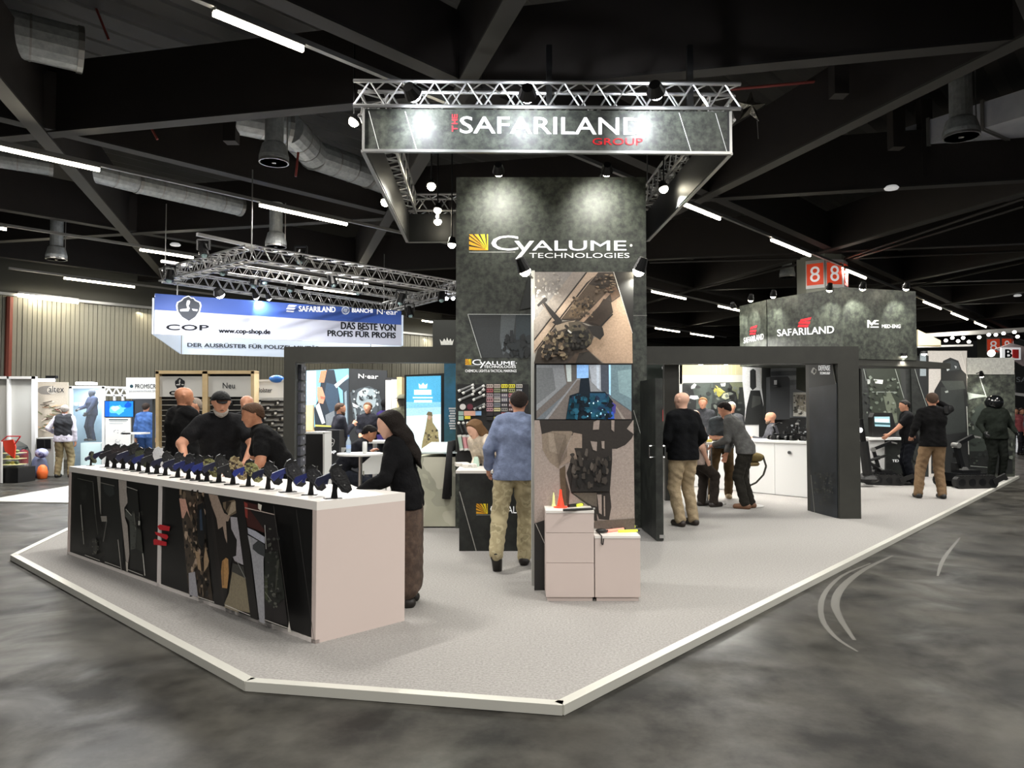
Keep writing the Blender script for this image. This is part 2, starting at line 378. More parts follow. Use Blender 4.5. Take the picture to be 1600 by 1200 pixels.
# ------------------------------------------------------------------ ducts and diffusers
SPI = mat('spiral_duct_metal', 'b4b8ba', .45, .25, nz=(9, '8d9294', .3, .7))
def duct(pts, r, label, z=None):
    P = [V(p) for p in pts]; D = root('air_duct', P[0], label, 'air duct')
    for a, c in zip(P, P[1:]):
        MB().tube(a, c, r, 16).build('duct_section', SPI, D, smooth=False); MB().tube(c-(c-a).normalized()*.04, c+(c-a).normalized()*.04, r*1.06, 16).build('collar', ALUD, D)
        n = int((c-a).length/.45); mb = MB()
        for i in range(1, n): p = a+(c-a)*(i/n); mb.tube(p, p+(c-a).normalized()*.03, r*1.025, 16)
        if mb.v: mb.build('seams', ALUD, D)
duct([G(137, 266, 6.6), G(215, 286, 6.6), G(375, 323, 6.6)], .22, 'silver spiral duct behind the second lamp row at left')
duct([G(365, 182, 6.9), G(450, 200, 6.9), G(490, 242, 6.9), G(575, 272, 6.9), G(690, 318, 6.9)], .3, 'bent silver spiral duct left of the hanging sign')
duct([G(-40, 38, 7.2), G(125, 78, 7.2)], .33, 'silver duct end in the top left corner')
duct([G(-30, 243, 7.0), G(80, 260, 7.0)], .2, 'short silver duct behind the beam at far left')
a = G(1340, 262, 7.3); c = G(1660, 168, 7.3)
RD = root('air_duct', a, 'wide flat silver rectangular duct at the right of the ceiling', 'air duct')
MB().bar(a, c, 1.7, .5).build('duct_section', mat('galvanised_sheet', 'c9cbd2', .5, .1, nz=(1.5, 'a2a8bb', .3, .8)), RD)
for t in (.25, .5, .75): p = a+(c-a)*t; MB().bar(p, p+(c-a).normalized()*.06, 1.78, .58).build('flange', ALUD, RD)
def diffuser(px, py, Y, r, drop, label):
    p = AY(px, py, Y); D = root('air_diffuser', p, label, 'air diffuser')
    MB().tube(p+V((0, 0, .3)), p+V((0, 0, drop)), r*.62, 18).build('duct_drop', SPI, D)
    MB().lathe(p, [(r*.65, .32), (r*.8, .28), (r, .08), (r, .02), (r*.93, 0)], 24).build('plenum', SPI, D)
    mb = MB()
    for i in range(16):
        t = 2*math.pi*i/16; d = V((math.cos(t), math.sin(t), 0)); mb.bar(p+d*r*.15-V((0, 0, .02)), p+d*r*.92-V((0, 0, .02)), .022, .02)
    mb.build('vanes', BLKM, D)
    MB().lathe(p-V((0, 0, .03)), [(r, 0), (r, .04), (r*.92, .04), (r*.92, 0)], 24).build('rim', ALU, D); MB().tube(p-V((0, 0, .035)), p+V((0, 0, .02)), r*.15, 10).build('hub', ALU, D)
    MB().tube(p+V((r*.9, 0, .1)), p+V((r*.9, 0, drop)), .012, 5).build('hanger_rod', ALU, D)
diffuser(428, 252, 12.5, .25, 1.4, 'round swirl air diffuser hanging left of the hanging sign')
diffuser(88, 404, 19, .25, 1.2, 'round air diffuser hanging at the left above the ribbed wall')
diffuser(431, 384, 17, .24, 1.0, 'round air diffuser just above the tip of the silver truss')
diffuser(1502, 212, 13, .3, 1.5, 'large round air diffuser below the flat duct at right')
diffuser(1230, 432, 24, .25, 1.0, 'small round air diffuser left of the numbered column')
for px, py, lab in ((1393, 296, 'small round white detector lamp under the beam at right'), (274, 384, 'small round white detector lamp above the silver truss'), (1590, 463, 'small round white detector lamp at the far right')):
    p = G(px, py, 6.1); MB().lathe(p, [(.12, 0), (.14, .03), (.1, .07)], 16).build('detector', mat('white_plastic', 'dcdcdc', .4, emit=.3), label=lab, cat='detector')
# ------------------------------------------------------------------ numbered columns
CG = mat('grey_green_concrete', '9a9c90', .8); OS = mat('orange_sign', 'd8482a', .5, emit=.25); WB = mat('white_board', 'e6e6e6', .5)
def numcol(px, ytop, Y, r, z0s, z1s, label, txt='8'):
    X = (px-800)/FPX*Y; zt = H+(640-ytop)*Y/FPX
    C = root('column', (X, Y, 0), kind='structure', label=label)
    pts = [(X+r*math.cos(R(22.5+45*i+8)), Y+r*math.sin(R(22.5+45*i+8))) for i in range(8)]
    MB().prism(pts, 0, zt).build('shaft', CG, C)
    for i in range(8):
        a = V((*pts[i], 0)); c = V((*pts[(i+1) % 8], 0)); mid = (a+c)/2; n = (mid-V((X, Y, 0))).normalized()
        if n.y > -.15: continue
        a2 = a+n*.02; c2 = c+n*.02
        MB().prism([a2, c2, c2+n*.03, a2+n*.03], z0s-.1, z1s+.1).build('sign_back', WB, C)
        a3 = mid+(a-mid)*.88+n*.05; c3 = mid+(c-mid)*.88+n*.05
        s_ = MB().prism([a3, c3, c3+n*.01, a3+n*.01], z0s, z1s).build('sign_panel', OS, C)
        cu = bpy.data.curves.new('t', 'FONT'); cu.body = txt; cu.extrude = .01; to = bpy.data.objects.new('t', cu); COL.objects.link(to)
        me = bpy.data.meshes.new_from_object(to.evaluated_get(bpy.context.evaluated_depsgraph_get())); bpy.data.objects.remove(to)
        hh = (z1s-z0s)*.72; e = (c-a).normalized()
        if e.cross(V((0, 0, 1))).dot(n) < 0: e = -e
        zs = [v.co.y for v in me.vertices]; xs = [v.co.x for v in me.vertices]; k = hh/(max(zs)-min(zs)); xm = (max(xs)+min(xs))/2
        for v in me.vertices: v.co = mid+n*(.065+v.co.z*.5)+e*(v.co.x-xm)*k*.95+V((0, 0, z0s+.14*(z1s-z0s)+(v.co.y-min(zs))*k))
        me.materials.append(TXT); o = bpy.data.objects.new('digit', me); COL.objects.link(o); setp(o, s_)
    return C
numcol(1286, 402, 22, .69, 5.3, 5.93, 'octagonal concrete column with orange number eight signs')
numcol(1556, 520, 45, .95, 5.1, 5.9, 'distant octagonal column with orange number eight signs')
# ------------------------------------------------------------------ raised booth platform
PZ = .05
cm = mat('grey_booth_carpet', 'a9a6a3', .95, nz=(60, '8b8885', .35, .7, 3), bump=(220, .5))
pA, pB, pC, pD = G(18, 868, PZ), G(385, 1066, PZ), G(879, 1103, PZ), G(1592, 744, PZ)
pE = pD+V((-8.6, 8.1, 0)); pF = V((-7.2, 14.5, PZ)); pA2 = pA
PF = [pA, pB, pC, pD, pE, pF]
PL = root('booth_platform', (0, 10, 0), 'low grey carpeted booth platform with a pale aluminium edge', 'platform')
PLN = [(p.x, p.y) for p in PF]
MB().prism(PLN, 0.002, PZ).build('carpet', cm, PL)
et = mat('pale_edge_profile', 'c9c8c0', .4, .2)
cen = sum((p for p in PF), V((0, 0, 0)))/6
for i in range(6):
    a = PF[i]; c = PF[(i+1) % 6]; d = (c-a).normalized(); n = V((d.y, -d.x, 0)); n = n if n.dot(a-cen) > 0 else -n
    MB().prism([a-n*.055, c-n*.055, c+n*.012, a+n*.012], .0025, PZ+.008).build('edge_trim', et, PL)
PLN2 = (V((0, 0, 0)), V((0, 0, 1)))
# ------------------------------------------------------------------ long display counter
c1, c2, c3 = G(493, 1006, PZ), G(105, 865, PZ), G(632, 970, PZ); c4 = c2+(c3-c1)
ZC = H-(783-640)*c1.y/FPX*1.0
CT = root('display_counter', (c1+c4)/2, 'long white display counter with dark printed front, lined with holsters', 'counter')
u12 = (c2-c1).normalized(); u13 = (c3-c1).normalized()
def inset(z0, z1, d, e=0): return [c1+u12*d+u13*(d+e), c2-u12*d+u13*(d+e), c4-u12*d-u13*d, c3+u12*d-u13*d]
PK = mat('pinkish_white_laminate', 'cbbcb6', .5)
MB().prism(inset(0, 0, .03), PZ, ZC-.06).build('carcass', PK, CT)
MB().prism([c1, c2, c4, c3], ZC-.06, ZC).build('worktop', mat('white_worktop', 'e3ded9', .4), CT)
MB().prism([c1, c1+u12*.05, c3+u12*.05, c3], PZ, ZC-.06).build('end_panel', PK, CT)
MB().prism([c2, c2-u12*.05, c4-u12*.05, c4], PZ, ZC-.06).build('end_panel', PK, CT)
pcp = plane(c1, c2)
mb = MB(); mb.prism([c1, c2, c2+u13*.03, c1+u13*.03], PZ, PZ+.025)
cm_ = c1+u12*((HP(248, 800, pcp)-c1).length if False else (V((HP(248, 850, pcp).x, HP(248, 850, pcp).y, c1.z))-c1).length)
mb.prism([cm_-u12*.025, cm_+u12*.025, cm_+u12*.025+u13*.03, cm_-u12*.025+u13*.03], PZ, ZC-.06).build('front_frame', WHITE, CT)
fpl = (pcp[0]+u13*.012, pcp[1])
fp1 = MB().prism([c1+u12*.015+u13*.012, cm_-u12*.03+u13*.012, cm_-u12*.03+u13*.029, c1+u12*.015+u13*.029], PZ+.027, ZC-.062).build('front_panel', mat('black_print_board', '0c0c0c', .5), CT)
fp2 = MB().prism([cm_+u12*.03+u13*.012, c2-u12*.015+u13*.012, c2-u12*.015+u13*.029, cm_+u12*.03+u13*.029], PZ+.027, ZC-.062).build('front_panel', MC['black_print_board'], CT)
A = (100, 730, 7.06)
def cr(c, *p, k=A): return (c, CR(*k, *p))
it = [cr('141513', (60, 60), (350, 100), (430, 980), (380, 1060), (50, 930)), cr('1c1d1b', (160, 170), (250, 190), (280, 330), (240, 400), (180, 340)), cr('252724', (190, 260), (250, 270), (240, 360), (200, 350)),
 cr('1b1d1c', (405, 110), (590, 140), (640, 620), (660, 1080), (440, 1030), (410, 700)), cr('2c302f', (430, 190), (545, 215), (560, 300), (500, 330), (450, 280)), cr('0b0b0b', (350, 95), (365, 98), (440, 560), (430, 700), (360, 560)),
 cr('8f8b84', (362, 95), (402, 100), (408, 525), (400, 500)), cr('8b8781', (405, 540), (470, 540), (475, 600), (415, 600)),
 cr('a29a93', (600, 130), (690, 150), (690, 270), (705, 385), (665, 450), (672, 560), (700, 640), (722, 960), (708, 1050), (685, 1040), (640, 620), (612, 380)), cr('bdb7ae', (680, 1040), (706, 1055), (704, 1150), (688, 1150)),
 cr('1d1e1c', (700, 240), (810, 260), (830, 500), (880, 1150), (730, 1120), (725, 700), (700, 430)), cr('474a46', (680, 460), (740, 530), (760, 480), (785, 600), (800, 680), (790, 900), (735, 910), (725, 600), (672, 540)),
 cr('323530', (800, 660), (850, 700), (870, 940), (800, 900)), cr('2a2b29', (310, 790), (350, 780), (370, 850), (360, 960), (330, 960)), cr('3b3a36', (340, 860), (365, 870), (360, 950), (340, 940)), cr('d8d8d0', (820, 590), (840, 595), (840, 640), (820, 640))]
for (c, x0, y0, x1, y1, w_) in (('56554f', 150, 125, 320, 162, 1), ('6f6d67', 400, 170, 555, 207, 1.3), ('8b8983', 690, 215, 810, 257, 1.5), ('8a8983', 184, 415, 205, 700, 1.6), ('8a8983', 206, 710, 218, 850, 1), ('5a5a56', 320, 170, 345, 520, 1),
  ('4a4a46', 345, 520, 372, 740, .8), ('6c6b66', 470, 600, 432, 820, 1), ('c8c5bd', 230, 968, 395, 1030, .9), ('c8c5bd', 450, 1045, 620, 1106, .9), ('c8c5bd', 705, 1130, 870, 1194, .9), ('b8b5ad', 595, 800, 632, 1140, .9), ('c8c5bd', 868, 950, 892, 1195, 1.4),
  ('a8a8a0', 680, 460, 745, 535, 1), ('77776f', 830, 500, 835, 640, .7), ('77776f', 770, 490, 790, 690, .8)):
    p0, p1 = CR(*A, (x0, y0), (x1, y1)); it.append(ln(c, *p0, *p1, w_))
it += speckle(['45463f', '55554c'], 143, 843, 153, 866, 14, 1.2, 3)+speckle(['33352f'], 203, 800, 222, 855, 24, 1.5, 8)
prints('print', fpl, it, fp2, lift=.001)
logo_red = [cr('c01c2a', (1030, 650), (1060, 632), (1170, 655), (1160, 705), (1050, 690)), cr('c01c2a', (1000, 712), (1140, 745), (1150, 772), (1130, 800), (1015, 745)), cr('c01c2a', (985, 805), (1000, 790), (1130, 825), (1130, 868), (990, 855))]
B2 = (270, 760, 4.8)
it2 = []
def c2_(c, *p): it2.append((c, CR(*B2, *p)))
c2_('4a4036', (48, 12), (218, 60), (240, 330), (300, 860), (190, 835), (120, 820), (75, 300)); rnd = random.Random(5)
for i in range(130):       # camouflage-like patches of the printed cloth
    t = rnd.random(); y = 30+t*800; x = 50+t*60+rnd.random()*175
    c, p = blob(rnd.choice(['15120f', '8d7a66', '6a5b4b', '1b1815', 'b09a85', '2a241e']), x, y, rnd.uniform(4, 13), rnd.uniform(8, 32), i, 8, .4); c2_(c, *p)
c2_('c99a88', (48, 90), (95, 95), (130, 240), (105, 180), (80, 240), (68, 235)); c2_('0a0b0d', (185, 140), (225, 120), (250, 260), (240, 360), (225, 480), (190, 420), (180, 300)); c2_('2b3a4c', (200, 180), (215, 170), (225, 330), (205, 330))
c2_('9c9ba2', (118, 650), (165, 640), (178, 740), (190, 830), (125, 815)); c2_('9d8468', (165, 480), (200, 500), (215, 640), (190, 620)); c2_('9d8468', (245, 450), (272, 560), (262, 600), (235, 640), (232, 540))
c2_('120f0e', (232, 50), (275, 60), (380, 900), (312, 880)); c2_('1c1715', (275, 90), (345, 90), (400, 800), (372, 880), (318, 560))
c2_('120d0b', (268, 60), (470, 95), (530, 570), (578, 960), (392, 890), (372, 700)); c2_('9a8779', (268, 56), (335, 68), (385, 200), (430, 225), (415, 262), (398, 262), (410, 440), (390, 380), (375, 300), (340, 322), (328, 240), (290, 140))
c2_('6b5d4b', (375, 120), (465, 100), (478, 200), (425, 225), (380, 160)); c2_('2a2119', (400, 110), (440, 115), (395, 190)); c2_('a3937f', (440, 120), (470, 110), (474, 180), (410, 225))
c2_('a39fa5', (432, 228), (482, 232), (530, 590), (465, 560), (445, 520), (480, 400), (440, 330)); c2_('0f0c0b', (412, 290), (445, 330), (480, 405), (475, 520), (445, 530), (420, 700), (400, 850), (385, 760), (400, 560))
c2_('ad8352', (398, 535), (415, 545), (420, 650), (408, 765), (370, 760), (362, 640), (370, 560)); c2_('8d6a3f', (372, 560), (380, 555), (384, 745), (372, 740)); c2_('3b3a36', (450, 575), (530, 600), (545, 690), (440, 640))
c2_('827863', (445, 640), (545, 690), (578, 950), (500, 930), (385, 885), (420, 800)); c2_('8f8573', (400, 880), (480, 920), (500, 950), (385, 905)); c2_('120f0e', (470, 85), (530, 95), (640, 1005), (585, 985), (520, 480))
c2_('3a1713', (530, 110), (640, 140), (690, 210), (690, 350), (560, 300)); c2_('84342c', (535, 115), (560, 130), (562, 240), (545, 230)); c2_('141011', (575, 170), (765, 215), (790, 400), (860, 1040), (690, 1010), (690, 330))
c2_('a6a8b4', (560, 310), (620, 335), (690, 380), (690, 430), (640, 400), (565, 355)); c2_('99999f', (562, 365), (600, 385), (690, 440), (680, 560), (690, 1030), (650, 1015), (590, 520)); c2_('35383a', (600, 440), (640, 405), (690, 440), (690, 530), (640, 505), (600, 470))
c2_('1b1f1a', (690, 500), (790, 480), (840, 830), (760, 910), (690, 860)); c2_('394029', (690, 660), (710, 700), (712, 860), (690, 840)); c2_('3a3c34', (780, 560), (800, 540), (780, 760), (760, 900)); c2_('d9d4c8', (640, 128), (668, 140), (660, 185), (640, 165))
for (c, x0, y0, x1, y1, w_) in (('b9a9a0', 540, 160, 765, 212, 1.4), ('dcd8d0', 190, 828, 310, 868, .9), ('dcd8d0', 390, 888, 580, 968, .9), ('dcd8d0', 690, 1000, 870, 1066, .9), ('4a4744', 755, 145, 885, 1095, .6), ('3c3a39', 925, 175, 1060, 1160, .6), ('2e2b29', 285, 110, 385, 900, .5),
   ('b9b9b4', 690, 290, 700, 470, .9), ('b9b9b4', 575, 370, 590, 480, .6), ('8a8a88', 480, 560, 545, 690, .8), ('77776f', 690, 790, 740, 860, .8)):
    p0, p1 = CR(*B2, (x0, y0), (x1, y1)); it2.append(ln(c, *p0, *p1, w_))
c2_('cfcac2', (872, 1010), (888, 1098), (862, 1090)); it2 += speckle(['3f403c', '55564f', '1d1d1d'], 415, 825, 435, 950, 40, 2.2, 31)
prints('print', fpl, it2, fp1, lift=.001)
prints('red_emblem', pcp, logo_red, CT, lift=.001)
# ------------------------------------------------------------------ holsters on stands
def holster(kind, loc, label, flip=1, s=1.0, rz=0):
    h = root('holster_display', (0, 0, 0), label, 'holster', 'training holsters lined up on the long counter')
    body, gun = {'black': ('141416', '181b34'), 'blue': ('17171c', '222a62'), 'camo': (None, '26327a'), 'tan': (None, '1c1c1e'), 'white': ('c9c9cc', '202022'), 'brown': ('241b1d', '17141a'), 'olive': ('3a3e2c', '23273a')}[kind]
    bmt = camo('camo_holster', ['5c5a38', '8b8a5c', '3c3624', 'a39a6c'], 18) if body is None else mat('holster_'+kind, body, .55, bump=(60, .3))
    if kind == 'tan': bmt = camo('camo_tan_holster', ['6b5a40', 'a0916d', '3a2c22', 'c0b28c'], 18)
    gm = mat('gun_'+gun, gun, .4)
    def E(pts, t, y=0): return MB().ext([(x, -t/2+y, z) for x, z in pts], (0, t, 0))
    MB().box(.01, 0, .003, .13, .07, .006).build('stand_foot', BLKM, h)
    E([(-.005, .005), (.045, .005), (.04, .06), (.055, .13), (.01, .14), (.005, .06)], .012).build('stand_neck', BLKM, h)
    m = E([(-.01, .215), (.05, .232), (.095, .20), (.125, .14), (.15, .06), (.118, .035), (.075, .045), (.045, .09), (.0, .135), (-.015, .175)], .042)
    m.add([], []); E2 = E([(.0, .20), (.045, .215), (.085, .18), (.115, .12), (.135, .065), (.10, .055), (.055, .10), (.012, .15)], .058); o_ = len(m.v); m.v += E2.v; m.f += [tuple(i+o_ for i in f) for f in E2.f]; m.m += E2.m
    m.build('holster_shell', bmt, h)
    E([(-.125, .12), (-.11, .155), (-.03, .185), (.02, .20), (.025, .16), (-.05, .135), (-.10, .09)], .028).build('gun_grip', gm, h)
    E([(-.05, .14), (-.02, .15), (-.03, .105), (-.06, .11)], .016).build('trigger_guard', gm, h)
    E([(-.02, .20), (.0, .245), (.03, .262), (.055, .245), (.075, .25), (.07, .215), (.03, .225), (.01, .20)], .034).build('retention_hood', bmt if kind in ('white', 'tan') else BLACK, h)
    MB().box(.055, .035, .15, .06, .012, .10).build('belt_plate', BLACK, h)
    for x, z in ((.05, .17), (.09, .10)): MB().tube((x, -.034, z), (x, -.028, z), .006, 8).build('screw', ALUD, h)
    h.location = loc; h.rotation_euler = (0, 0, rz); h.scale = (flip*s, s, s)
    return h
HB = [(518, 779, 'black'), (482, 773.5, 'blue'), (447.5, 769, 'blue'), (415, 764.5, 'black'), (384.5, 760, 'camo'), (360, 757, 'tan'), (338, 754, 'black'), (319.5, 752, 'camo'), (306, 750.5, 'blue'), (290.6, 748.8, 'blue'), (274, 746, 'black'),
      (254.8, 743, 'black'), (241, 740.5, 'white'), (227, 739, 'blue'), (213.5, 736.7, 'olive'), (202.5, 735, 'black'), (188.8, 733, 'brown'), (175, 731.6, 'brown'), (164, 730, 'black'), (140.6, 727.5, 'olive')]
hl = {'black': 'black holster with dark blue dummy pistol', 'blue': 'dark holster with bright blue dummy pistol grip', 'camo': 'green camouflage holster on black stand', 'tan': 'tan camouflage holster with black gun', 'white': 'the only white holster, on a black stand', 'brown': 'dark brown holster on black stand', 'olive': 'olive green holster on black stand'}
ordn = ['nearest the white end of the counter', 'second from the white end', 'third from the white end', 'fourth from the white end', 'fifth from the white end', 'sixth from the white end', 'seventh from the white end', 'eighth from the white end', 'ninth from the white end', 'tenth from the white end',
        'eleventh from the white end', 'just right of the white holster', 'halfway along the counter', 'just left of the white holster', 'two left of the white holster', 'three left of the white holster', 'fifth from the far end of the counter', 'fourth from the far end of the counter', 'third from the far end of the counter', 'small, last at the far end of the counter']
for i, (x, y, k) in enumerate(HB):
    p = G(x, y, ZC); az = math.atan2(-p.x, p.y)
    if i == len(HB)-1:
        holster(k, p, hl[k]+', '+ordn[i], 1, .62, az+.9)
    else: holster(k, p, hl[k]+', '+ordn[i], 1, random.Random(i).uniform(.9, 1.05)*(.93 if i < 12 else 1.05), az+random.Random(i).uniform(-.25, .25))
# ------------------------------------------------------------------ tall logo tower with product wall
TY = 10.0; tpl = YP(TY)
XL = (712-800)/FPX*TY; XR = (1011-800)/FPX*TY; TZ = H+365*TY/FPX*1.005
TW = root('logo_tower', ((XL+XR)/2, TY+1, PZ), 'tall mottled black tower with yellow sunburst and white logo lettering', 'tower')
MB().prism([(XL, TY), (XR, TY), (XR, TY+2.2), (XL, TY+2.2)], PZ, TZ).build('tower_body', STONE, TW)
GOLDP = []
mb = [('f2b21c', rect(733, 365, 761, 391))]
for i in range(7):            # sunburst rays
    t0 = R(4+i*13); t1 = R(4+i*13+5); x0, y0 = 759, 388
    P = []
    for t, r_ in ((t0, 3), (t0, 30), (t1, 30), (t1, 3)): P.append((max(733.5, x0-r_*math.cos(t)), max(365.5, y0-r_*math.sin(t))))
    mb.append(('1a1a12', P))
def sunburst(x0, y0, x1, y1, pl, par):
    w_, h_ = x1-x0, y1-y0; it = [('e8a81c', rect(x0, y0, x1, y1)), ('ffe02a', [(x0+w_*.45, y0), (x1, y0), (x1, y1), (x0+w_*.7, y1-h_*.15)])]
    for i in range(7):
        t0 = R(-8+i*15.5); t1 = t0+R(5); P = []
        for t, r_ in ((t0, .08), (t0, 1.3), (t1, 1.3), (t1, .08)): P.append((min(x1, max(x0, x1-w_*.06-w_*r_*math.cos(t))), min(y1, max(y0, y1-h_*.08-h_*r_*math.sin(t)))))
        it.append(('1d1a10', P))
    return prints('sunburst_emblem', pl, it, par, lift=.004)
def cyal(x0, y0, x1, y1, pl, par, tech=True):    # logo in the box: x0..x1 word, y0..y1 capital C height
    w_ = x1-x0; h_ = y1-y0; f = lambda a: x0+w_*a
    sunburst(x0, y0, f(.115), y1, pl, par)
    text('C', rect(f(.135), y0+h_*.08, f(.30), y1+h_*.02), pl, TXT, par)
    text('y', rect(f(.275), y0+h_*.42, f(.395), y1+h_*.55), pl, TXT, par)
    text('ALUME', rect(f(.385), y0+h_*.40, f(.955), y1+h_*.02), pl, TXT, par, bold=.012)
    prints('logo_line', pl, [('d8d8d8', rect(x0, y1+h_*.10, f(.28), y1+h_*.13)), blob('d8d8d8', f(.985), y0+h_*.7, h_*.09, h_*.09, 1, 10, 0)], par, lift=.005)
    if tech: text('TECHNOLOGIES', rect(f(.365), y1+h_*.17, f(.975), y1+h_*.48), pl, TXT, par)
cyal(733, 366, 990, 391, tpl, TW)
it = [('2c2f30', [(731, 491), (831, 491), (831, 559), (752, 559)]), ('4d5254', [(783, 492), (806, 492), (800, 540), (786, 555), (781, 530)]), ('2b3438', [(806, 492), (831, 492), (831, 530), (806, 535)]), ('5f666a', [(787, 530), (800, 520), (800, 555), (783, 545)])]
it += speckle(['121516', '1d2224'], 786, 527, 828, 555, 40, 5, 2)+[('15181a', [(797, 516), (802, 516), (802, 535), (797, 535)]), ln('b0b3b0', 731, 491, 831, 491.4, .9), ln('b0b3b0', 731, 491, 752, 559, .9), ('232625', [(826, 432), (833, 430), (833, 480), (812, 484)])]
prints('print', tpl, it, TW)
cyal(727, 561, 808, 570, tpl, TW, False); text('TECHNOLOGIES', rect(756, 571, 806, 575), tpl, TXT, TW); text('CHEMICAL LIGHTS & TACTICAL MARKINGS', rect(727, 577.5, 807, 581.5), tpl, TXT, TW)
# product recess: black board with hanging goods, each goods item its own object
PB = MB().prism([HP(714, 700, YP(TY-.03)), HP(826, 700, YP(TY-.03)), HP(826, 700, YP(TY)), HP(714, 700, YP(TY))], PZ+.9, H+39.5*TY/FPX).build('product_board', mat('black_board', '0b0a0b', .6), TW)
ppl = YP(TY-.035)
K5 = (700, 480, 4.613)
for i, (x0, y0, x1, y1) in enumerate(((75, 605, 185, 560), (105, 622, 185, 580), (180, 610, 262, 565), (225, 622, 262, 590), (78, 672, 185, 625), (180, 670, 265, 632), (190, 735, 265, 700), (225, 730, 262, 715))):
    (a, c) = CR(*K5, (x0, y0), (x1, y1)); p = HP(*a, YP(TY-.055)); q = HP(*c, YP(TY-.055))
    s_ = MB().tube(p, q, .016 if i != 6 else .02, 8).build('light_stick', mat('grey_stick', '6f7070', .35) if i < 6 else mat('dark_stick', '333638', .4), label='grey chemical light stick slanting on the black product board, %s' % ('top left', 'below the top left one', 'top centre', 'short at top centre', 'second row left', 'second row right', 'third row dark', 'third row short dark')[i], cat='light stick', group='light sticks on the product board')
    d = (q-p).normalized()
    MB().tube(p-d*.004, p+d*.03, .02, 8).build('end_cap', TXT if False else mat('pale_cap', 'cfcfcb', .4), s_); MB().tube(q-d*.03, q+d*.004, .02, 8).build('end_cap', MC['pale_cap'], s_)
for cx, cy, c, lb in ((106, 718, 'c9c6c2', 'round pale marker disc on the product board'), (158, 718, '5a2430', 'round dark red marker disc on the product board')):
    (a,) = CR(*K5, (cx, cy)); p = HP(*a, YP(TY-.045)); MB().tube(p, p+V((0, .012, 0)), .041, 20).build('marker_disc', mat('disc'+c, c, .4), label=lb, cat='marker disc')
rows = [(568, 25, ['b9aaa0', 'b9aaa0', 'ded23a', 'e0d640', 'b6b0a8']), (600, 27, ['a5565a', '8a8f70', '6a6f55', '9a9a6c', '4d5360']), (635, 27, ['a39296', '8f8d92', '6b6370', 'b0757a', '6c6064']), (668, 32, ['b98b90', 'b9b4ae', '6a6770', '5f5560', '8a7f84']),
        (705, 27, ['a88d93', '7f858c', '4e4a50', '6a4a50', '57545a']), (738, 25, ['b0858c', 'd3cb9a', '8c8c88', '5e484c', '6a646a']), (770, 25, ['2a2426', '2a2528', '8a4a50', '7c4046', '3a3438']), (802, 25, ['1c1a1c', 'b5ae62', 'cfc25a', '3a3638', '1d1b1d'])]
k = 0
rn = ('top', 'second', 'third', 'fourth', 'fifth', 'sixth', 'seventh', 'lowest'); cn = ('first', 'second', 'third', 'fourth', 'fifth')
for ri, (yy, hh, cs) in enumerate(rows):
    for ci, c in enumerate(cs):
        x0 = 278+ci*53; w_ = 46; (a, bq) = CR(*K5, (x0, yy-hh/2), (x0+w_, yy+hh/2)); 
        if a[0] > 818: continue
        P = pquad(rect(a[0], a[1], bq[0], bq[1]), YP(TY-.05))
        s_ = MB().ext(P, (0, .018, 0)).build('patch_pack', mat('pack'+c, c, .5), label='small flat marker pack, %s row, %s from the left on the product board' % (rn[ri], cn[ci]), cat='product pack', group='marker packs on the product board')
        rq = random.Random(k); k += 1
        if c not in ('2a2426', '2a2528', '1c1a1c', '1d1b1d'):
            prints('print', YP(TY-.05), [('1c1a1c' if sum(lin(c)) > .5 else 'b8b4b0', rect(a[0]+1+3*j, a[1]+1.4, a[0]+2.6+3*j, bq[1]-1.6)) for j in range(3)], s_, lift=.001)
for (x0, y0, x1, y1, c, lb) in ((115, 748, 197, 782, 'c99b88', 'pink and yellow'), (198, 748, 240, 780, '7fa3c8', 'light blue'), (75, 750, 112, 780, '8aa39a', 'grey green'), (75, 784, 112, 815, '8fb0a0', 'pale green'), (120, 784, 162, 806, 'd8c23a', 'small yellow')):
    (a, bq) = CR(*K5, (x0, y0), (x1, y1)); P = pquad(rect(*a, *bq), YP(TY-.05)); MB().ext(P, (0, .018, 0)).build('patch_pack', mat('pack'+c, c, .5), label='%s label card low on the left half of the product board' % lb, cat='product pack')
for i, (x0, c) in enumerate(((90, 'a9c0b0'), (122, 'c78d92'), (152, 'c99a96'), (182, 'c07f80'), (212, '9aa0c8'))):
    (a, bq, t1, t2) = CR(*K5, (x0-16, 920), (x0+4, 1032), (x0-12, 835), (x0+14, 905)); p = HP(a[0]+1.5, a[1], YP(TY-.06)); q = HP(bq[0]+1, bq[1], YP(TY-.06))
    s_ = MB().tube(p, q, .026, 10).build('packed_stick', mat('stick'+c, c, .4), label='%s boxed light stick standing in the lower row, %s from the left' % (('pale green', 'pink', 'salmon', 'rose', 'lilac')[i], cn[i]), cat='light stick', group='boxed light sticks low on the product board'); d = (q-p).normalized()
    MB().tube(p, p+d*.03, .028, 10).build('end_cap', MC['pale_cap'], s_); MB().tube(q-d*.03, q, .028, 10).build('end_cap', MC['pale_cap'], s_)
    p = HP(*t1, YP(TY-.06)); q = HP(*t2, YP(TY-.06)); s_ = MB().tube(p, q, .012, 8).build('light_stick', MC['dark_stick'], label='thin dark light stick with pale tip above the boxed sticks, %s from the left' % cn[i], cat='light stick', group='light sticks on the product board'); MB().ball(p, .02, 8, 6).build('end_cap', MC['pale_cap'], s_)
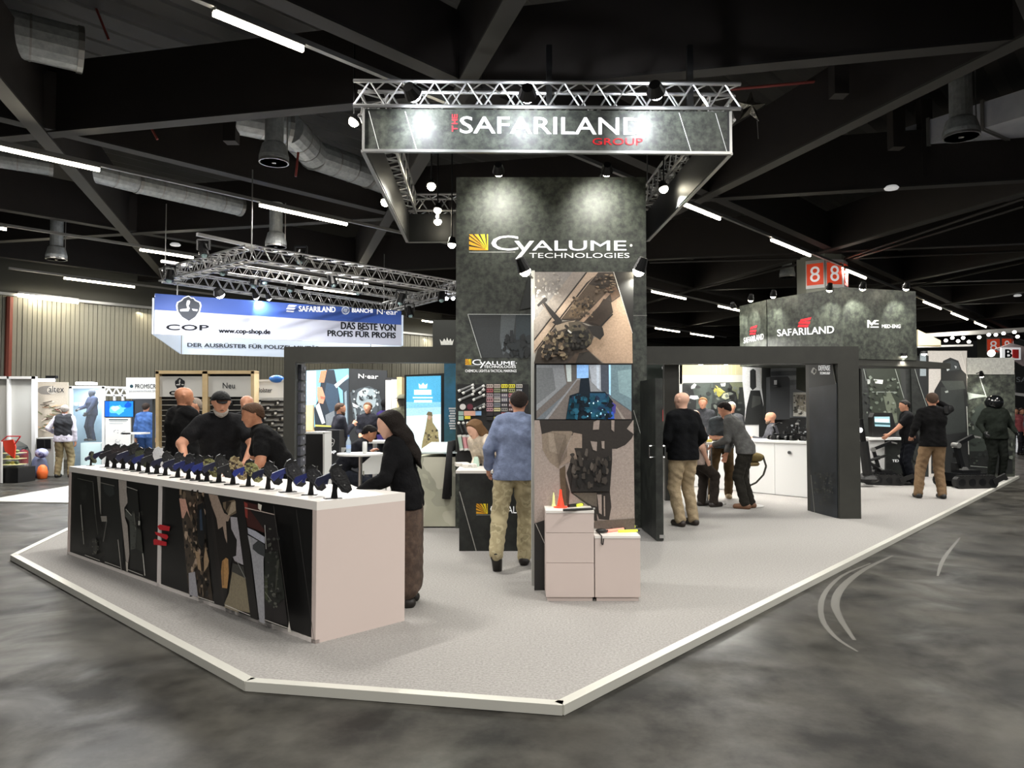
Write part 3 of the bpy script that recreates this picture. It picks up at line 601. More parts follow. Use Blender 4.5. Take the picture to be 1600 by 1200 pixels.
# reception counter in front of the product board
q1, q2 = G(716, 861, PZ), G(843, 861, PZ); q2.y = q1.y
CC = root('reception_counter', q1+V((.5, .3, 0)), 'mottled black reception counter with white top below the tower', 'counter')
ZQ = H-95*q1.y/FPX
MB().prism([q1+V((.01, 0, 0)), q2+V((.03, 0, 0)), q2+V((.03, .62, 0)), q1+V((.01, .62, 0))], PZ, ZQ-.03).build('counter_body', STONE2, CC)
MB().prism([q1-V((.03, .02, 0)), q2+V((.05, -.02, 0)), q2+V((.05, .7, 0)), q1+V((-.03, .7, 0))], ZQ-.03, ZQ).build('worktop', MC['white_worktop'], CC)
qp = YP(q1.y); sunburst(744, 787, 762, 803, qp, CC); text('C', rect(766, 788, 783, 802), qp, TXT, CC); text('YALUME', rect(785, 791, 832, 802), qp, TXT, CC)
prints('print', qp, [ln('a8a8a4', 718, 768, 744, 861, 1.2), ln('a8a8a4', 744, 804.5, 783, 804.5, .7)], CC)
p = G(744, 729, ZQ); MB().lathe((p.x, p.y, ZQ), [(.035, 0), (.04, .01), (.03, .10), (.02, .12)], 14).build('paper_cup', mat('pale_green_cup', 'b8cfc0', .5), label='pale cup standing on the reception counter', cat='cup')
for px, py, lb in ((733, 730, 'white leaflet stack on the left of the reception counter'), (722, 728, 'white leaflet box at the back left of the reception counter')):
    p = G(px, py, ZQ); MB().box(p.x, p.y, ZQ+.02, .16, .2, .04, .2).build('leaflets', mat('paper', 'dedad2', .7, nz=(30, 'a09a94', .5, .7)), label=lb, cat='leaflets')
# dark garments hanging at the left side of the reception counter
mb = MB(); a = G(703, 826, PZ)
for i in range(7): mb.tube((a.x-.05+.02*(i % 3), a.y+.08*i, .45+.03*(i % 2)), (a.x-.0+.012*i, a.y+.1*i, 1.22), .06, 8, .035)
mb.build('hanging_coat', mat('black_cloth', '121214', .9, bump=(20, .5)), label='black coat hanging at the left end of the reception counter', cat='coat', smooth=True)
b_ = G(697, 815, PZ); mb = MB(); mb.lathe((b_.x, b_.y, PZ), [(.05, 0), (.11, .03), (.13, .22), (.06, .38), (.02, .42)], 10).build('plastic_bag', mat('translucent_bag', 'c9ccce', .35), label='crumpled clear plastic bag on the floor beside the reception counter', cat='bag', smooth=True)
# printed totem with the screen
SY = 6.75; spl = YP(SY)
sl = (834-800)/FPX*SY; sr = (989.5-800)/FPX*SY; sz = H+215*SY/FPX
TM = root('printed_totem', ((sl+sr)/2, SY+.1, PZ), 'tall printed totem panel showing a camera-headed figure, carrying the screen', 'display panel')
MB().prism([(sl, SY), (sr, SY), (sr, SY+.16), (sl, SY+.16)], PZ, sz).build('panel', mat('black_totem_board', '1a1b1a', .55), TM)
T3 = (820, 410, 7.06); it = []
def c3_(c, *p): it.append((c, CR(*T3, *p)))
c3_('8f8880', (100, 105), (980, 105), (1185, 780), (1190, 1125), (100, 1125)); c3_('b59a84', (945, 390), (1060, 360), (1185, 780), (1190, 1120), (880, 1120), (680, 950), (860, 700), (970, 560))
c3_('85807e', (100, 105), (530, 105), (100, 640)); c3_('8f857e', (530, 105), (680, 110), (100, 860), (100, 640)); c3_('b09a88', (690, 110), (810, 110), (100, 1010), (100, 865)); c3_('241c17', (672, 108), (690, 110), (102, 870), (102, 845)); c3_('241c17', (770, 150), (690, 240), (110, 990), (110, 970), (680, 225))
c3_('3a3029', (810, 110), (980, 108), (1055, 370), (945, 450), (975, 550), (820, 720), (600, 640), (400, 630), (110, 1010), (300, 760), (700, 240)); c3_('57483a', (700, 240), (940, 300), (600, 620), (420, 620)); c3_('6a5846', (560, 450), (680, 380), (700, 480), (560, 600), (480, 600)); c3_('a08673', (905, 330), (945, 345), (650, 660), (600, 650))
c3_('35281f', (870, 400), (950, 430), (975, 550), (830, 700), (700, 660)); c3_('6d5443', (890, 280), (1000, 260), (1055, 360), (960, 430), (940, 330)); c3_('1b1512', (965, 565), (975, 575), (850, 705), (830, 700))
it += speckle(['2a231d', '57493c', '6b5a4a', '3c332a', '8a7660'], *CR(*T3, (790, 130))[0], *CR(*T3, (1000, 330))[0], 60, 2.4, 9, .6)+speckle(['4a3c30', '7d6a55', '332a22'], *CR(*T3, (520, 380))[0], *CR(*T3, (760, 600))[0], 60, 2.2, 19)+speckle(['98928c', '7b7674'], *CR(*T3, (110, 120))[0], *CR(*T3, (420, 420))[0], 50, 1.8, 29)
c3_('1c1614', (215, 385), (250, 400), (245, 425), (225, 440), (410, 640), (420, 690), (340, 690), (300, 660), (330, 640), (185, 460), (150, 490), (135, 470)); c3_('7d6f64', (190, 450), (205, 460), (300, 610), (285, 610))
c3_('3a312a', (560, 635), (700, 700), (860, 720), (875, 790), (830, 855), (760, 810), (735, 900), (680, 950), (760, 1060), (860, 1115), (100, 1115), (140, 960), (300, 760), (420, 650)); c3_('201b18', (690, 700), (850, 700), (875, 800), (830, 855), (750, 800))
c3_('8f7f6e', (330, 700), (450, 660), (560, 640), (480, 720), (360, 760)); c3_('151210', (470, 760), (700, 740), (740, 880), (680, 950), (520, 970), (460, 880)); c3_('4f463a', (480, 660), (600, 650), (690, 740), (500, 760)); c3_('4a3c31', (470, 1110), (560, 1000), (700, 970), (860, 1115)); c3_('29241f', (600, 1000), (700, 980), (840, 1110), (560, 1110))
it += speckle(['2c251f', '8f7f66', '57493c', 'a8957c', '1a1613', '6b5a48'], *CR(*T3, (200, 770))[0], *CR(*T3, (470, 1060))[0], 90, 3.2, 39)+speckle(['312c26', '57503f', '14110f'], *CR(*T3, (450, 700))[0], *CR(*T3, (720, 930))[0], 60, 3.2, 49)
c3_('d8d4cc', (480, 740), (520, 775), (505, 785), (470, 755)); c3_('161413', (985, 105), (1200, 105), (1195, 790)); p0, p1 = CR(*T3, (980, 105), (1188, 780)); it.append(ln('c9c6c0', *p0, *p1, .9))
T4 = (820, 560, 4.139)
def c4_(c, *p): it.append((c, CR(*T4, *p)))
c4_('a2958e', (62, 400), (703, 400), (710, 1040), (560, 1045), (450, 1060), (62, 1065)); c4_('2a2522', (95, 400), (700, 400), (660, 455), (705, 490), (690, 520), (650, 560), (595, 585), (565, 585), (565, 660), (550, 860), (560, 960), (545, 1045), (480, 1040), (450, 960), (300, 870), (270, 740), (320, 600), (300, 470), (110, 490))
c4_('8a7c6e', (110, 490), (180, 470), (300, 470), (310, 480), (240, 640), (220, 715), (160, 670), (115, 590)); c4_('9d8f81', (150, 480), (260, 500), (220, 620), (160, 600)); c4_('99897c', (315, 480), (370, 490), (370, 580), (320, 580), (340, 650), (220, 700), (270, 590))
c4_('594b3a', (225, 715), (262, 690), (265, 780), (290, 860), (285, 950), (245, 950), (230, 830)); c4_('3d3229', (262, 760), (290, 860), (285, 950), (270, 930)); c4_('2b2724', (300, 870), (465, 870), (465, 990), (470, 1060), (450, 1050), (420, 960)); c4_('5b534a', (310, 870), (465, 868), (468, 960), (430, 950))
c4_('988b84', (425, 535), (468, 540), (465, 600), (440, 590)); c4_('988b84', (468, 400), (485, 400), (480, 460), (440, 462), (445, 410)); c4_('988b84', (560, 400), (580, 400), (578, 475), (560, 460)); c4_('988b84', (495, 535), (515, 535), (515, 585), (498, 580)); c4_('988b84', (468, 880), (497, 880), (498, 1010), (480, 1000))
c4_('a09288', (510, 890), (518, 890), (520, 1020), (512, 1020)); c4_('655a52', (450, 1050), (560, 1045), (712, 1035), (712, 1115), (450, 1100)); c4_('1d1d1c', (62, 1068), (130, 1045), (130, 1500), (62, 1500)); p0, p1 = CR(*T4, (70, 1068), (130, 1200)); it.append(ln('b9b6b0', *p0, *p1, .9))
for k in range(6): p0, p1 = CR(*T4, (340+k*34, 640+k*4), (345+k*33, 800+k*3)); it.append(ln(['4c453f', '8d8780', '3a3430', '6f6962', '14110f', '8a8178'][k], *p0, *p1, 1.6))
for k in range(9): p0, p1 = CR(*T4, (190+k*9, 480+k*2), (225+k*6, 690-k*7)); it.append(ln('55493f', *p0, *p1, .6))
c4_('1c1917', (320, 660), (560, 650), (550, 860), (300, 860)); it += speckle(['3a342f', '57504a', '100e0d'], *CR(*T4, (300, 590))[0], *CR(*T4, (550, 850))[0], 50, 3.4, 59, 1.7)
prints('print', spl, it, TM, lift=.002)
MB().prism([(sl-.02, SY-.004), (sl+.01, SY-.004), (sl+.01, SY+.18), (sl-.02, SY+.18)], PZ, sz+.02).build('spotlit_edge', mat('spotlit_edge_pale', 'bcbcb8', .4, .3), TM)  # spotlight's brightening of the totem's left side, put into a pale colour
# the screen
tp = YP(SY-.075); TV = root('television', HP(912, 657, tp), 'wide flat television on the printed totem showing a corridor', 'television')
MB().ext(pquad(rect(835, 567.5, 989.5, 659), tp), (0, .05, 0)).build('bezel', BLACK, TV); MB().box((912-800)/FPX*SY, SY-.012, H, .4, .02, .25).build('wall_mount', BLKM, TV)
it = []
def c5_(c, *p): it.append((c, CR(*T4, *p)))
c5_('555a5e', (75, 42), (690, 42), (690, 393), (75, 393)); c5_('6b6d6f', (75, 42), (250, 42), (270, 160), (75, 340)); c5_('585a5b', (75, 60), (180, 60), (200, 200), (75, 300)); c5_('55504d', (250, 42), (335, 42), (340, 160), (75, 393), (75, 340), (270, 165)); c5_('9aa2a0', (265, 42), (300, 42), (302, 150), (275, 150))
c5_('4a4846', (300, 42), (335, 42), (338, 140), (303, 148)); c5_('6f7072', (338, 130), (430, 130), (660, 393), (130, 393)); c5_('5a5450', (340, 140), (380, 140), (330, 393), (150, 393)); c5_('7aa0cf', (336, 42), (412, 42), (412, 128), (336, 128)); c5_('8a8f96', (415, 42), (490, 42), (492, 210), (430, 150))
c5_('9aa3ac', (462, 42), (482, 42), (480, 200), (466, 190)); c5_('3c4048', (490, 42), (545, 42), (545, 220), (495, 210)); c5_('586a70', (550, 42), (690, 42), (690, 340), (560, 250)); c5_('6b8084', (600, 80), (690, 70), (690, 260), (610, 220)); c5_('8fb8d4', (543, 42), (556, 42), (556, 240), (545, 230)); c5_('5d5450', (560, 260), (690, 345), (690, 393), (560, 393)); c5_('77706a', (565, 275), (650, 393), (630, 393))
c5_('141b22', (360, 130), (415, 125), (425, 215), (520, 215), (570, 280), (580, 393), (265, 393), (290, 240), (350, 220)); c5_('12303c', (290, 260), (360, 230), (340, 393), (268, 393)); c5_('1d3d52', (420, 225), (520, 225), (560, 300), (560, 393), (430, 393)); c5_('2c4a9a', (535, 340), (575, 345), (580, 390), (535, 390)); c5_('3a3570', (560, 280), (590, 300), (585, 360), (565, 340))
it += speckle(['163744', '0d1419', '1f4a5c', '1b2638', '101820'], *CR(*T4, (300, 240))[0], *CR(*T4, (560, 385))[0], 70, 3.6, 3)+speckle(['bfe0ea', '7fb6cf'], *CR(*T4, (360, 260))[0], *CR(*T4, (520, 385))[0], 12, 1.0, 13)
prints('screen', tp, it, TV, m=SCREEN, lift=.001)
# two white plinths in front of the totem
k1 = G(853, 940, PZ); k2 = G(928, 938, PZ); k3 = G(1000, 938, PZ); yy = k1.y
za = H-(797-640)*(yy)/FPX; zb = H-(836-640)*yy/FPX
for (xa, xb, zt, lb) in ((k1.x, k2.x, za, 'taller pinkish white plinth in front of the totem, left of the pair'), (k2.x+.004, k3.x, zb, 'lower pinkish white plinth in front of the totem, right of the pair')):
    s_ = MB().prism([(xa+.015, yy+.015), (xb-.015, yy+.015), (xb-.015, yy+.38), (xa+.015, yy+.38)], PZ, PZ+.035).build('plinth', PK, label=lb, cat='plinth')
    n = 3 if xa == k1.x else 1; zs = [PZ+.035, .37, .62, zt-.02] if n == 3 else [PZ+.035, zt-.02]
    for i in range(len(zs)-1): MB().prism([(xa+.002, yy), (xb-.002, yy), (xb-.002, yy+.4), (xa+.002, yy+.4)], zs[i]+.0015, zs[i+1]-.0015).build('board', PK, s_)
    MB().prism([(xa, yy-.004), (xb, yy-.004), (xb, yy+.4), (xa, yy+.4)], zt-.02, zt).build('top_board', MC['white_worktop'], s_)
# glow cones, goggles and light sticks on the plinths
RO = mat('orange_red_plastic', 'f0442c', .35, emit=.35); YG = mat('yellow_green_plastic', 'dbe84a', .35, emit=.3); LG = mat('pale_lime_plastic', 'dfe8a0', .35, emit=.2); PKO = mat('pink_orange_plastic', 'f59a86', .4, emit=.2)
p = G(876, 793, za); MB().lathe((p.x, p.y, za), [(.06, 0), (.06, .008), (.033, .012), (.014, .10), (.009, .155)], 14).build('warning_cone', RO, label='small glowing orange cone on the taller plinth', cat='cone')
p = G(865, 791, za); MB().lathe((p.x, p.y, za), [(.02, 0), (.014, .02), (.009, .09), (.003, .12)], 12).build('light_stick', LG, label='pale lime light stick standing on the taller plinth', cat='light stick')
for (x0, y0, x1, y1, m_, z, r_, lb) in ((880, 799, 926, 797, BLACK, za, .011, 'black tube lying at the front of the taller plinth'), (888, 793, 912, 790, BLACK, za, .014, 'short black baton on the taller plinth behind the cone'), (902, 792, 920, 788, YG, za, .013, 'yellow green stick lying on the taller plinth'),
     (962, 826, 992, 825, YG, zb, .014, 'yellow green stick lying at the back of the lower plinth'), (966, 832, 996, 831, YG, zb, .011, 'thin yellow green stick at the right of the lower plinth'), (948, 832, 974, 829, PKO, zb, .013, 'pink orange stick on the lower plinth')):
    a = G(x0, y0, z); c = G(x1, y1, z); a.z = c.z = z+r_; s_ = MB().tube(a, c, r_, 10).build('light_stick', m_, label=lb, cat='light stick'); d = (c-a).normalized(); MB().tube(c-d*.01, c+d*.02, r_*.75, 10).build('end_cap', BLACK if m_ is not BLACK else ALUD, s_)
a = G(934, 833, zb); c = G(956, 829, zb); mb = MB(); mb.ball(a+V((.03, 0, .02)), (.05, .03, .02), 12, 8); mb.path([a+V((.07, 0, .015)), c+V((0, 0, .015))], .01); mb.path([a+V((.0, -.01, .012)), V((a.x+.015, yy-.012, zb-.0)), V((a.x+.012, yy-.012, zb-.06)), V((a.x+.024, yy-.012, zb-.07)), V((a.x+.03, yy-.012, zb-.02))], .005)
mb.build('strap_light', BLACK, label='black strap light with a loop hanging over the lower plinth', cat='strap light', smooth=True)
# open door leaf at the right of the tower
d1, d2 = G(1037, 846, PZ), G(1012, 826, PZ); DR = root('display_door', (d1+d2)/2, 'black hinged display door leaf standing open right of the tower', 'door')
dd = (d2-d1).normalized(); dn = V((dd.y, -dd.x, 0)); dn = dn if dn.x < 0 else -dn; zt = H+49*d1.y/FPX
MB().prism([d1, d2, d2+dn*.09, d1+dn*.09], PZ+.01, zt).build('door_leaf', mat('dark_wood_print', '1b1d1b', .5, nz=(5, '3b3f3b', .45, .75, 8)), DR)
for sgn in (0, 1):
    o_ = dn*.09*sgn+dn*(.05 if sgn else -.05); a = d1+dd*.12+o_
    MB().path([V((a.x, a.y, 1.20))-dn*(.05 if sgn else -.05), V((a.x, a.y, 1.20)), V((a.x, a.y, 1.06)), V((a.x, a.y, 1.06))-dn*(.05 if sgn else -.05)], .011, 8).build('pull_handle', CHROME, DR)
for z in (.2, .9, 1.9): MB().tube((d2.x+.02, d2.y+.02, z), (d2.x+.02, d2.y+.02, z+.1), .02, 8).build('hinge', ALUD, DR)
d3 = d1+dn*.02-dd*.003; MB().box(d3.x, d3.y-.003, .11, .06, .006, .04).build('lock_plate', ALU, DR)
prints('print', YP(TY), [ln('bdbdb6', 990, 641, 1011, 712, 1), ln('8d8d88', 988, 432, 988, 490, .6), ln('8d8d88', 988, 493, 1011, 493, .8)], TW)
# ------------------------------------------------------------------ portal frames
def portal_col(p_near, depth, width, zt, label, slant=(-.13)):
    p = V(p_near); a = [p, p+V((width, 0, 0)), p+V((width+slant*depth, depth, 0)), p+V((slant*depth, depth, 0))]
    return a
zp = H+99*10.85/FPX; zu = H+72*10.85/FPX
PGm = mat('dark_olive_portal_paint', '2b2b27', .55, nz=(4, '34342f', .3, .8))
pc = V((4.81, 10.85, 0)); RCq = portal_col(pc, .9, .31, zp, '')
PR = root('portal_frame', (5, 11, PZ), 'dark portal frame on the right with a wide printed column', 'portal frame')
MB().prism(RCq, PZ, zp).build('column', PGm, PR)
MB().prism([(XR-.1, 10.85), (4.81, 10.85), (4.81, 11.1), (XR-.1, 11.1)], zu, zp).build('beam', PGm, PR)
sp = plane(RCq[0], RCq[3]); 
s_ = MB().ext(pquad([(1264, 606), (1307, 598), (1308, 812), (1267, 802)], (sp[0]+sp[1]*.012, sp[1])), -sp[1]*.01).build('side_print', mat('blue_black_print', '1b2024', .45, nz=(3, '2b3036', .35, .7)), PR)
prints('print', (sp[0]+sp[1]*.013, sp[1]), [('181a19', [(1264, 606), (1264, 563), (1299, 553), (1306, 600)]), ln('77776f', 1259, 564, 1297, 554, .7), ln('77776f', 1297, 554, 1306, 600, .7), ln('8a8a84', 1267, 742, 1273, 804, .8), ln('8a8a84', 1273, 803, 1308, 813, 1)]+speckle(['3a3c39', '4a4d49', '2a2c2a'], 1272, 738, 1302, 770, 60, 1.6, 77)+speckle(['3a3c39', '333532'], 1280, 765, 1298, 790, 30, 1.4, 78), PR, lift=.001)
text('DEFENSE', rect(1279, 571, 1297, 579), (sp[0]+sp[1]*.014, sp[1]), TXT, PR, lift=.002); text('TECHNOLOGY', rect(1281, 581, 1297, 585), (sp[0]+sp[1]*.014, sp[1]), TXT, PR, lift=.002)
prints('round_emblem', (sp[0]+sp[1]*.014, sp[1]), [blob('b8b8b4', 1272, 580, 4, 5, 3, 12, .3), blob('181a19', 1272.5, 580, 2.2, 3, 4, 10, .2)], PR, lift=.002)
PLf = root('portal_frame', (-3.4, 11, PZ), 'dark portal frame on the left, its column hung with small dark packs', 'portal frame')
lc = V(((443-800)/FPX*10.9, 10.9, 0)); LCq = portal_col(lc, .95, .17, zp, '')
MB().prism(LCq, PZ, zp).build('column', PGm, PLf)
MB().prism([(lc.x+.17, 10.9), (XL+.02, 10.9), (XL+.02, 11.15), (lc.x+.17, 11.15)], zu+.02, zp).build('beam', PGm, PLf)
rp = (LCq[1], plane(LCq[1], LCq[2])[1]); rd = (LCq[2]-LCq[1]).normalized()
for i in range(11):
    z = .62+i*.165; a = LCq[1]+rd*.25+rp[1]*.0; wdt = .52
    if i == 10: 
        z = 2.2
    p = a+rp[1]*.02; s_ = MB().prism([a+rp[1]*.001, a+rd*wdt+rp[1]*.001, a+rd*wdt+rp[1]*.05, a+rp[1]*.05], z, z+.135).build('hanging_pack', mat('slate_pack', '35363f', .5, nz=(20, '6a6a74', .5, .75)), label='small dark pack on the left portal column, %s' % (('lowest of the stack', 'second from the bottom', 'third from the bottom', 'fourth from the bottom', 'fifth from the bottom', 'middle of the stack', 'fifth from the top', 'fourth from the top', 'third from the top', 'second from the top', 'topmost, under the beam')[i]), cat='product pack', group='dark packs on the left portal column')
    MB().box(*(a+rd*.26+rp[1]*.056+V((0, 0, z+.09))), .09, .01, .035, math.atan2(rd.y, rd.x)).build('pack_label', mat('grey_label', '9a9aa6', .5), s_)
# recessed round lamps under the beams, and deeper beams
def downlight(px, py, Y, lab, watts=35, r=.055):
    p = AY(px, py, Y); D = root('downlight', p, lab, 'downlight', 'round downlights under the dark portal beams')
    MB().tube(p, p+V((0, 0, .06)), r*1.25, 14).build('ring', BLACK, D); MB().ball(p-V((0, 0, .002)), (r, r, r*.5), 12, 6).build('lens', LENS, D)
    l = spot(p-V((0, 0, .05)), p-V((0, 0, 2)), watts, 110, (1, .96, .85), .04)
for px, py, Y, n_ in ((537, 556, 11.0, 'left portal beam, left of two'), (632, 556, 11.0, 'left portal beam, right of two'), (1063, 553, 11.0, 'right portal beam, nearest the tower'), (1228, 554, 11.0, 'right portal beam, nearest the wide column'), (1157, 558.5, 12.6, 'middle cross beam at right'), (1095, 568.5, 14.7, 'farthest cross beam, left'), (1134, 568, 14.7, 'farthest cross beam, right'), (1412, 557, 14.4, 'under the booth header at far right'), (1444, 553, 16, 'small one beyond the booth header')):
    downlight(px, py, Y, 'round lit downlight under the '+n_, 45)
zq = lambda py, Y: H+(640-py)*Y/FPX
DB = root('cross_beam', (3, 12.6, 2.4), 'dark cross beam behind the right portal beam', 'beam'); MB().prism([(XR, 12.6), (5.4, 12.6), (5.4, 12.8), (XR, 12.8)], zq(564, 12.6), zq(548, 12.6)).build('beam', PGm, DB)
DB = root('cross_beam', (3, 14.7, 2.5), 'farthest dark cross beam in the right booth room', 'beam'); MB().prism([(2.6, 14.7), (6.3, 14.7), (6.3, 14.9), (2.6, 14.9)], zq(569, 14.7), zq(557, 14.7)).build('beam', PGm, DB)
slab((AY(1039, 700, 13).x, 13), (AY(1062, 700, 13).x, 13), PZ, zq(560, 13), .15, 'post', PGm, label='dark post behind the open door leaf', cat='post')
# ------------------------------------------------------------------ header boxes
hz1 = 3.99; hz0 = 2.62
hA = V((6.31, 14, 0)); hB = V((5.43, 15.6, 0)); hC = V(((1434-800)/FPX*14.5, 14.5, 0)); hD = V(((1157-800)/FPX*16.6, 16.6, 0)); hE = V(((1199-800)/FPX*15.65, 15.65, 0))
HD = root('booth_header', hA, 'mottled dark booth header box with red emblem and white lettering', 'sign')
MB().prism([hA, hB, hB+V((2.2, 1.4, 0)), hC], hz0, hz1).build('header_box', STONE, HD)
a = V((hD.x, hD.y, 0)); MB().prism([hD, hE, hE+V((1.5, .9, 0)), hD+V((1.5, 1.2, 0))], hz0, hz1).build('header_box', STONE, HD)
pl1 = plane(hB, hA); pl2 = plane(hA, hC); pl0 = plane(hD, hE)
text('SAFARILAND', [(1214, 515), (1303, 509), (1303, 520.5), (1215, 525.5)], pl1, TXT, HD, bold=.012)
prints('red_emblem', pl1, [('d8212e', [(1251, 499), (1268, 495.5), (1266, 500), (1249, 503.5)]), ('d8212e', [(1248, 503.5), (1266, 502), (1265, 506.5), (1247, 505.5)]), ('d8212e', [(1248, 507), (1264, 507.5), (1262, 511.5), (1246, 511)])], HD)
text('SAFARILAND', [(1162, 528), (1193, 521), (1193, 530), (1162, 536.5)], pl0, TXT, HD); prints('red_emblem', pl0, [('c02430', [(1173, 511), (1183, 508), (1182, 512), (1172, 514.5)]), ('c02430', [(1172, 516), (1182, 515), (1181, 519), (1171, 518.5)]), ('c02430', [(1172, 520), (1181, 520.5), (1180, 523), (1171, 523)])], HD)
text('MED-ENG', [(1378, 507), (1407, 507), (1407, 512.5), (1378, 512.5)], pl2, TXT, HD)
prints('white_emblem', pl2, [('e6e6e6', q) for q in ([(1355, 500), (1358, 500), (1362, 505), (1366, 500), (1369, 500), (1369, 503), (1362, 509), (1358, 505), (1358, 512), (1355, 512)], rect(1368, 500, 1373, 502), rect(1366, 505, 1373, 507), rect(1360, 510, 1373, 512))], HD)
MB().prism([hA+V((0, .02, 0)), hC+V((0, .02, 0)), hC+V((1.2, .9, 0)), hA+V((.6, 1.2, 0))], hz0-.12, hz0+.0).build('lower_beam', PGm, HD)
BLM = [(1173, 468, 16.2), (1208, 462, 15.5), (1296, 452, 14.3), (1348, 450, 14.15), (1416, 450, 14.4)]
def clamp_lamp(px, py, Y, tgt, lab, watts, lens=None, r=.06, grp='arm spotlights along the booth header', ang=80):
    p = AY(px, py, Y); D = root('spotlight', p, lab, 'spotlight', grp); t = V(tgt); d = (t-p).normalized()
    MB().tube(p-d*.12, p, r*.7, 12, r*1.15).build('housing', BLKM, D); MB().ball(p, r*.95, 12, 8).build('lens', lens or LENS, D)
    MB().tube(p-d*.1, p-d*.1+V((0, .18, -.02)), .012, 6).build('arm', BLKM, D)
    spot(p+d*.07, t, watts, ang, (1, 1, .88) if lens is None else (.9, .95, 1)); return D
for i, (px, py, Y) in enumerate(BLM):
    p = AY(px, py, Y-.45); clamp_lamp(px, py, Y-.45, (p.x+.1, Y+.25, 2.9), 'small arm spotlight on the booth header, %s from the left' % cn[i], 55)
p = AY(1144, 480, 16.4); clamp_lamp(1146, 480, 16.2, (p.x+.4, 16.9, 3), 'arm spotlight at the left end of the booth header', 40)
# ------------------------------------------------------------------ square hanging sign with truss
BY = 8.5; zb0 = H+403*BY/FPX; zb1 = H+470*BY/FPX
s1 = G(568, 236, zb0); s2 = G(1141, 240, zb0); s3 = G(1012, 376, zb0); s4 = G(637, 378, zb0)
HS = root('hanging_sign', ((s1.x+s2.x)/2, (s1.y+s3.y)/2, zb0), 'square dark hanging sign with large white and red lettering', 'sign')
Q = [s1, s2, s3, s4]; BK = mat('black_sign_back', '17181a', .5)
for i in range(4):
    a = V((Q[i].x, Q[i].y, 0)); c = V((Q[(i+1) % 4].x, Q[(i+1) % 4].y, 0)); cc = V(((s1.x+s3.x)/2, (s1.y+s3.y)/2, 0)); d = (c-a).normalized(); n = V((d.y, -d.x, 0)); n = n if n.dot(a-cc) > 0 else -n
    MB().prism([a, c, c-n*.03, a-n*.03], zb0, zb1).build('sign_panel', [STONE if i == 0 else BK][0], HS)
    MB().bar(V((a.x, a.y, zb0))+n*.005, V((c.x, c.y, zb0))+n*.005, .05, .03).build('bottom_rail', ALUD, HS)
    MB().bar(V((a.x, a.y, zb0))+n*.005, V((a.x, a.y, zb1))+n*.005, .03, .03).build('corner_rail', ALUD, HS)
hp = plane(s1, s2); hp = (V((hp[0].x, hp[0].y, 0)), hp[1])
text('SAFARILAND', [(719, 182), (1006, 184), (1006, 211), (719, 208)], hp, TXT, HS, bold=.012)
text('GROUP', [(926, 216), (1004, 216), (1004, 227), (926, 226)], hp, RED, HS, bold=.012)
# vertical THE : drawn as printed bars
def P_(c, *q): return [(c, x) for x in q]
x = 706; prints('red_word', hp, P_('d8212e', rect(706, 200, 715, 202), rect(706, 196.5, 708, 205.5), rect(706, 186.5, 715, 188.2), rect(706, 192.2, 715, 193.9), rect(709.8, 187, 711.4, 193.5), rect(706, 178.5, 707.6, 184.8), rect(709.8, 178.5, 711.4, 184.8), rect(713.4, 178.5, 715, 184.8), rect(706, 183.2, 715, 184.9)), HS)
prints('print', hp, [ln('d0d4d0', 576, 173, 592, 233, 1), ln('d0d4d0', 633, 174, 651, 234, 1), ln('d0d4d0', 1061, 176, 1080, 237, 1), ln('d0d4d0', 1118, 177, 1136, 238, 1)], HS)
def truss(p, q, s, name, parent, n=None, m=None, tri=False, r=.022):
    p = V(p); q = V(q); d = (q-p).normalized(); L = (q-p).length; n = n or max(2, int(L/(s*1.25))); a = d.cross(V((0, 0, 1))).normalized()*s/2; b = V((0, 0, s/2)); m = m or ALU
    cs = [-a-b, a-b, a+b, -a+b] if not tri else [-a-b, a-b, b]
    T = MB()
    for c in cs: T.tube(p+c, q+c, r, 6)
    T = T.build(name, m, parent); W = MB(); k = len(cs)
    for i in range(n):
        t0 = p+d*L*i/n; t1 = p+d*L*(i+.5)/n; t2 = p+d*L*(i+1)/n
        for j in range(k): W.tube(t0+cs[j], t1+cs[(j+1) % k], r*.5, 4, cap=False); W.tube(t1+cs[(j+1) % k], t2+cs[j], r*.5, 4, cap=False)
    W.build('bracing', m, T); return T
zt_ = zb1+.17; TR = root('lighting_truss', ((s1.x+s2.x)/2, 10.5, zt_-.2), 'square silver lighting truss above the large hanging sign', 'truss')
t1_, t2_, t3_, t4_ = [V((v.x, v.y, zt_)) for v in (s1, s2, s3, s4)]
i_ = .12
truss(t1_+V((-.12, .12, 0)), t2_+V((.12, .12, 0)), .29, 'truss_segment', TR); truss(t2_+V((.0, .3, 0)), t3_+V((0, 0, 0)), .29, 'truss_segment', TR); truss(t3_, t4_, .29, 'truss_segment', TR); truss(t4_, t1_+V((.05, .3, 0)), .29, 'truss_segment', TR)
for px in (858, 1078): 
    p = AY(px, 170, BY+.15); MB().box(p.x, p.y, zt_+.25, .07, .07, .9).build('chain_hoist', BLACK, TR)
for v in (t3_, t4_): MB().tube(v, v+V((0, 0, 2)), .012, 5).build('hanger_cable', ALUD, TR)
lampP = [(646, 147, BY-.6, (s1.x+.9, BY+.05, zb1-.25), 'on the front of the truss at left'), (824, 149, BY-.6, ((824-800)/FPX*BY, BY+.05, zb1-.25), 'on the front of the truss at centre'), (1025, 144, BY-.6, (s2.x-.75, BY+.05, zb1-.25), 'on the front of the truss at right')]
for px, py, Y, tg, lb in lampP: clamp_lamp(px, py, Y, tg, 'bright spotlight '+lb, 150, LENSC, .09, 'spotlights on the square hanging truss', 140)
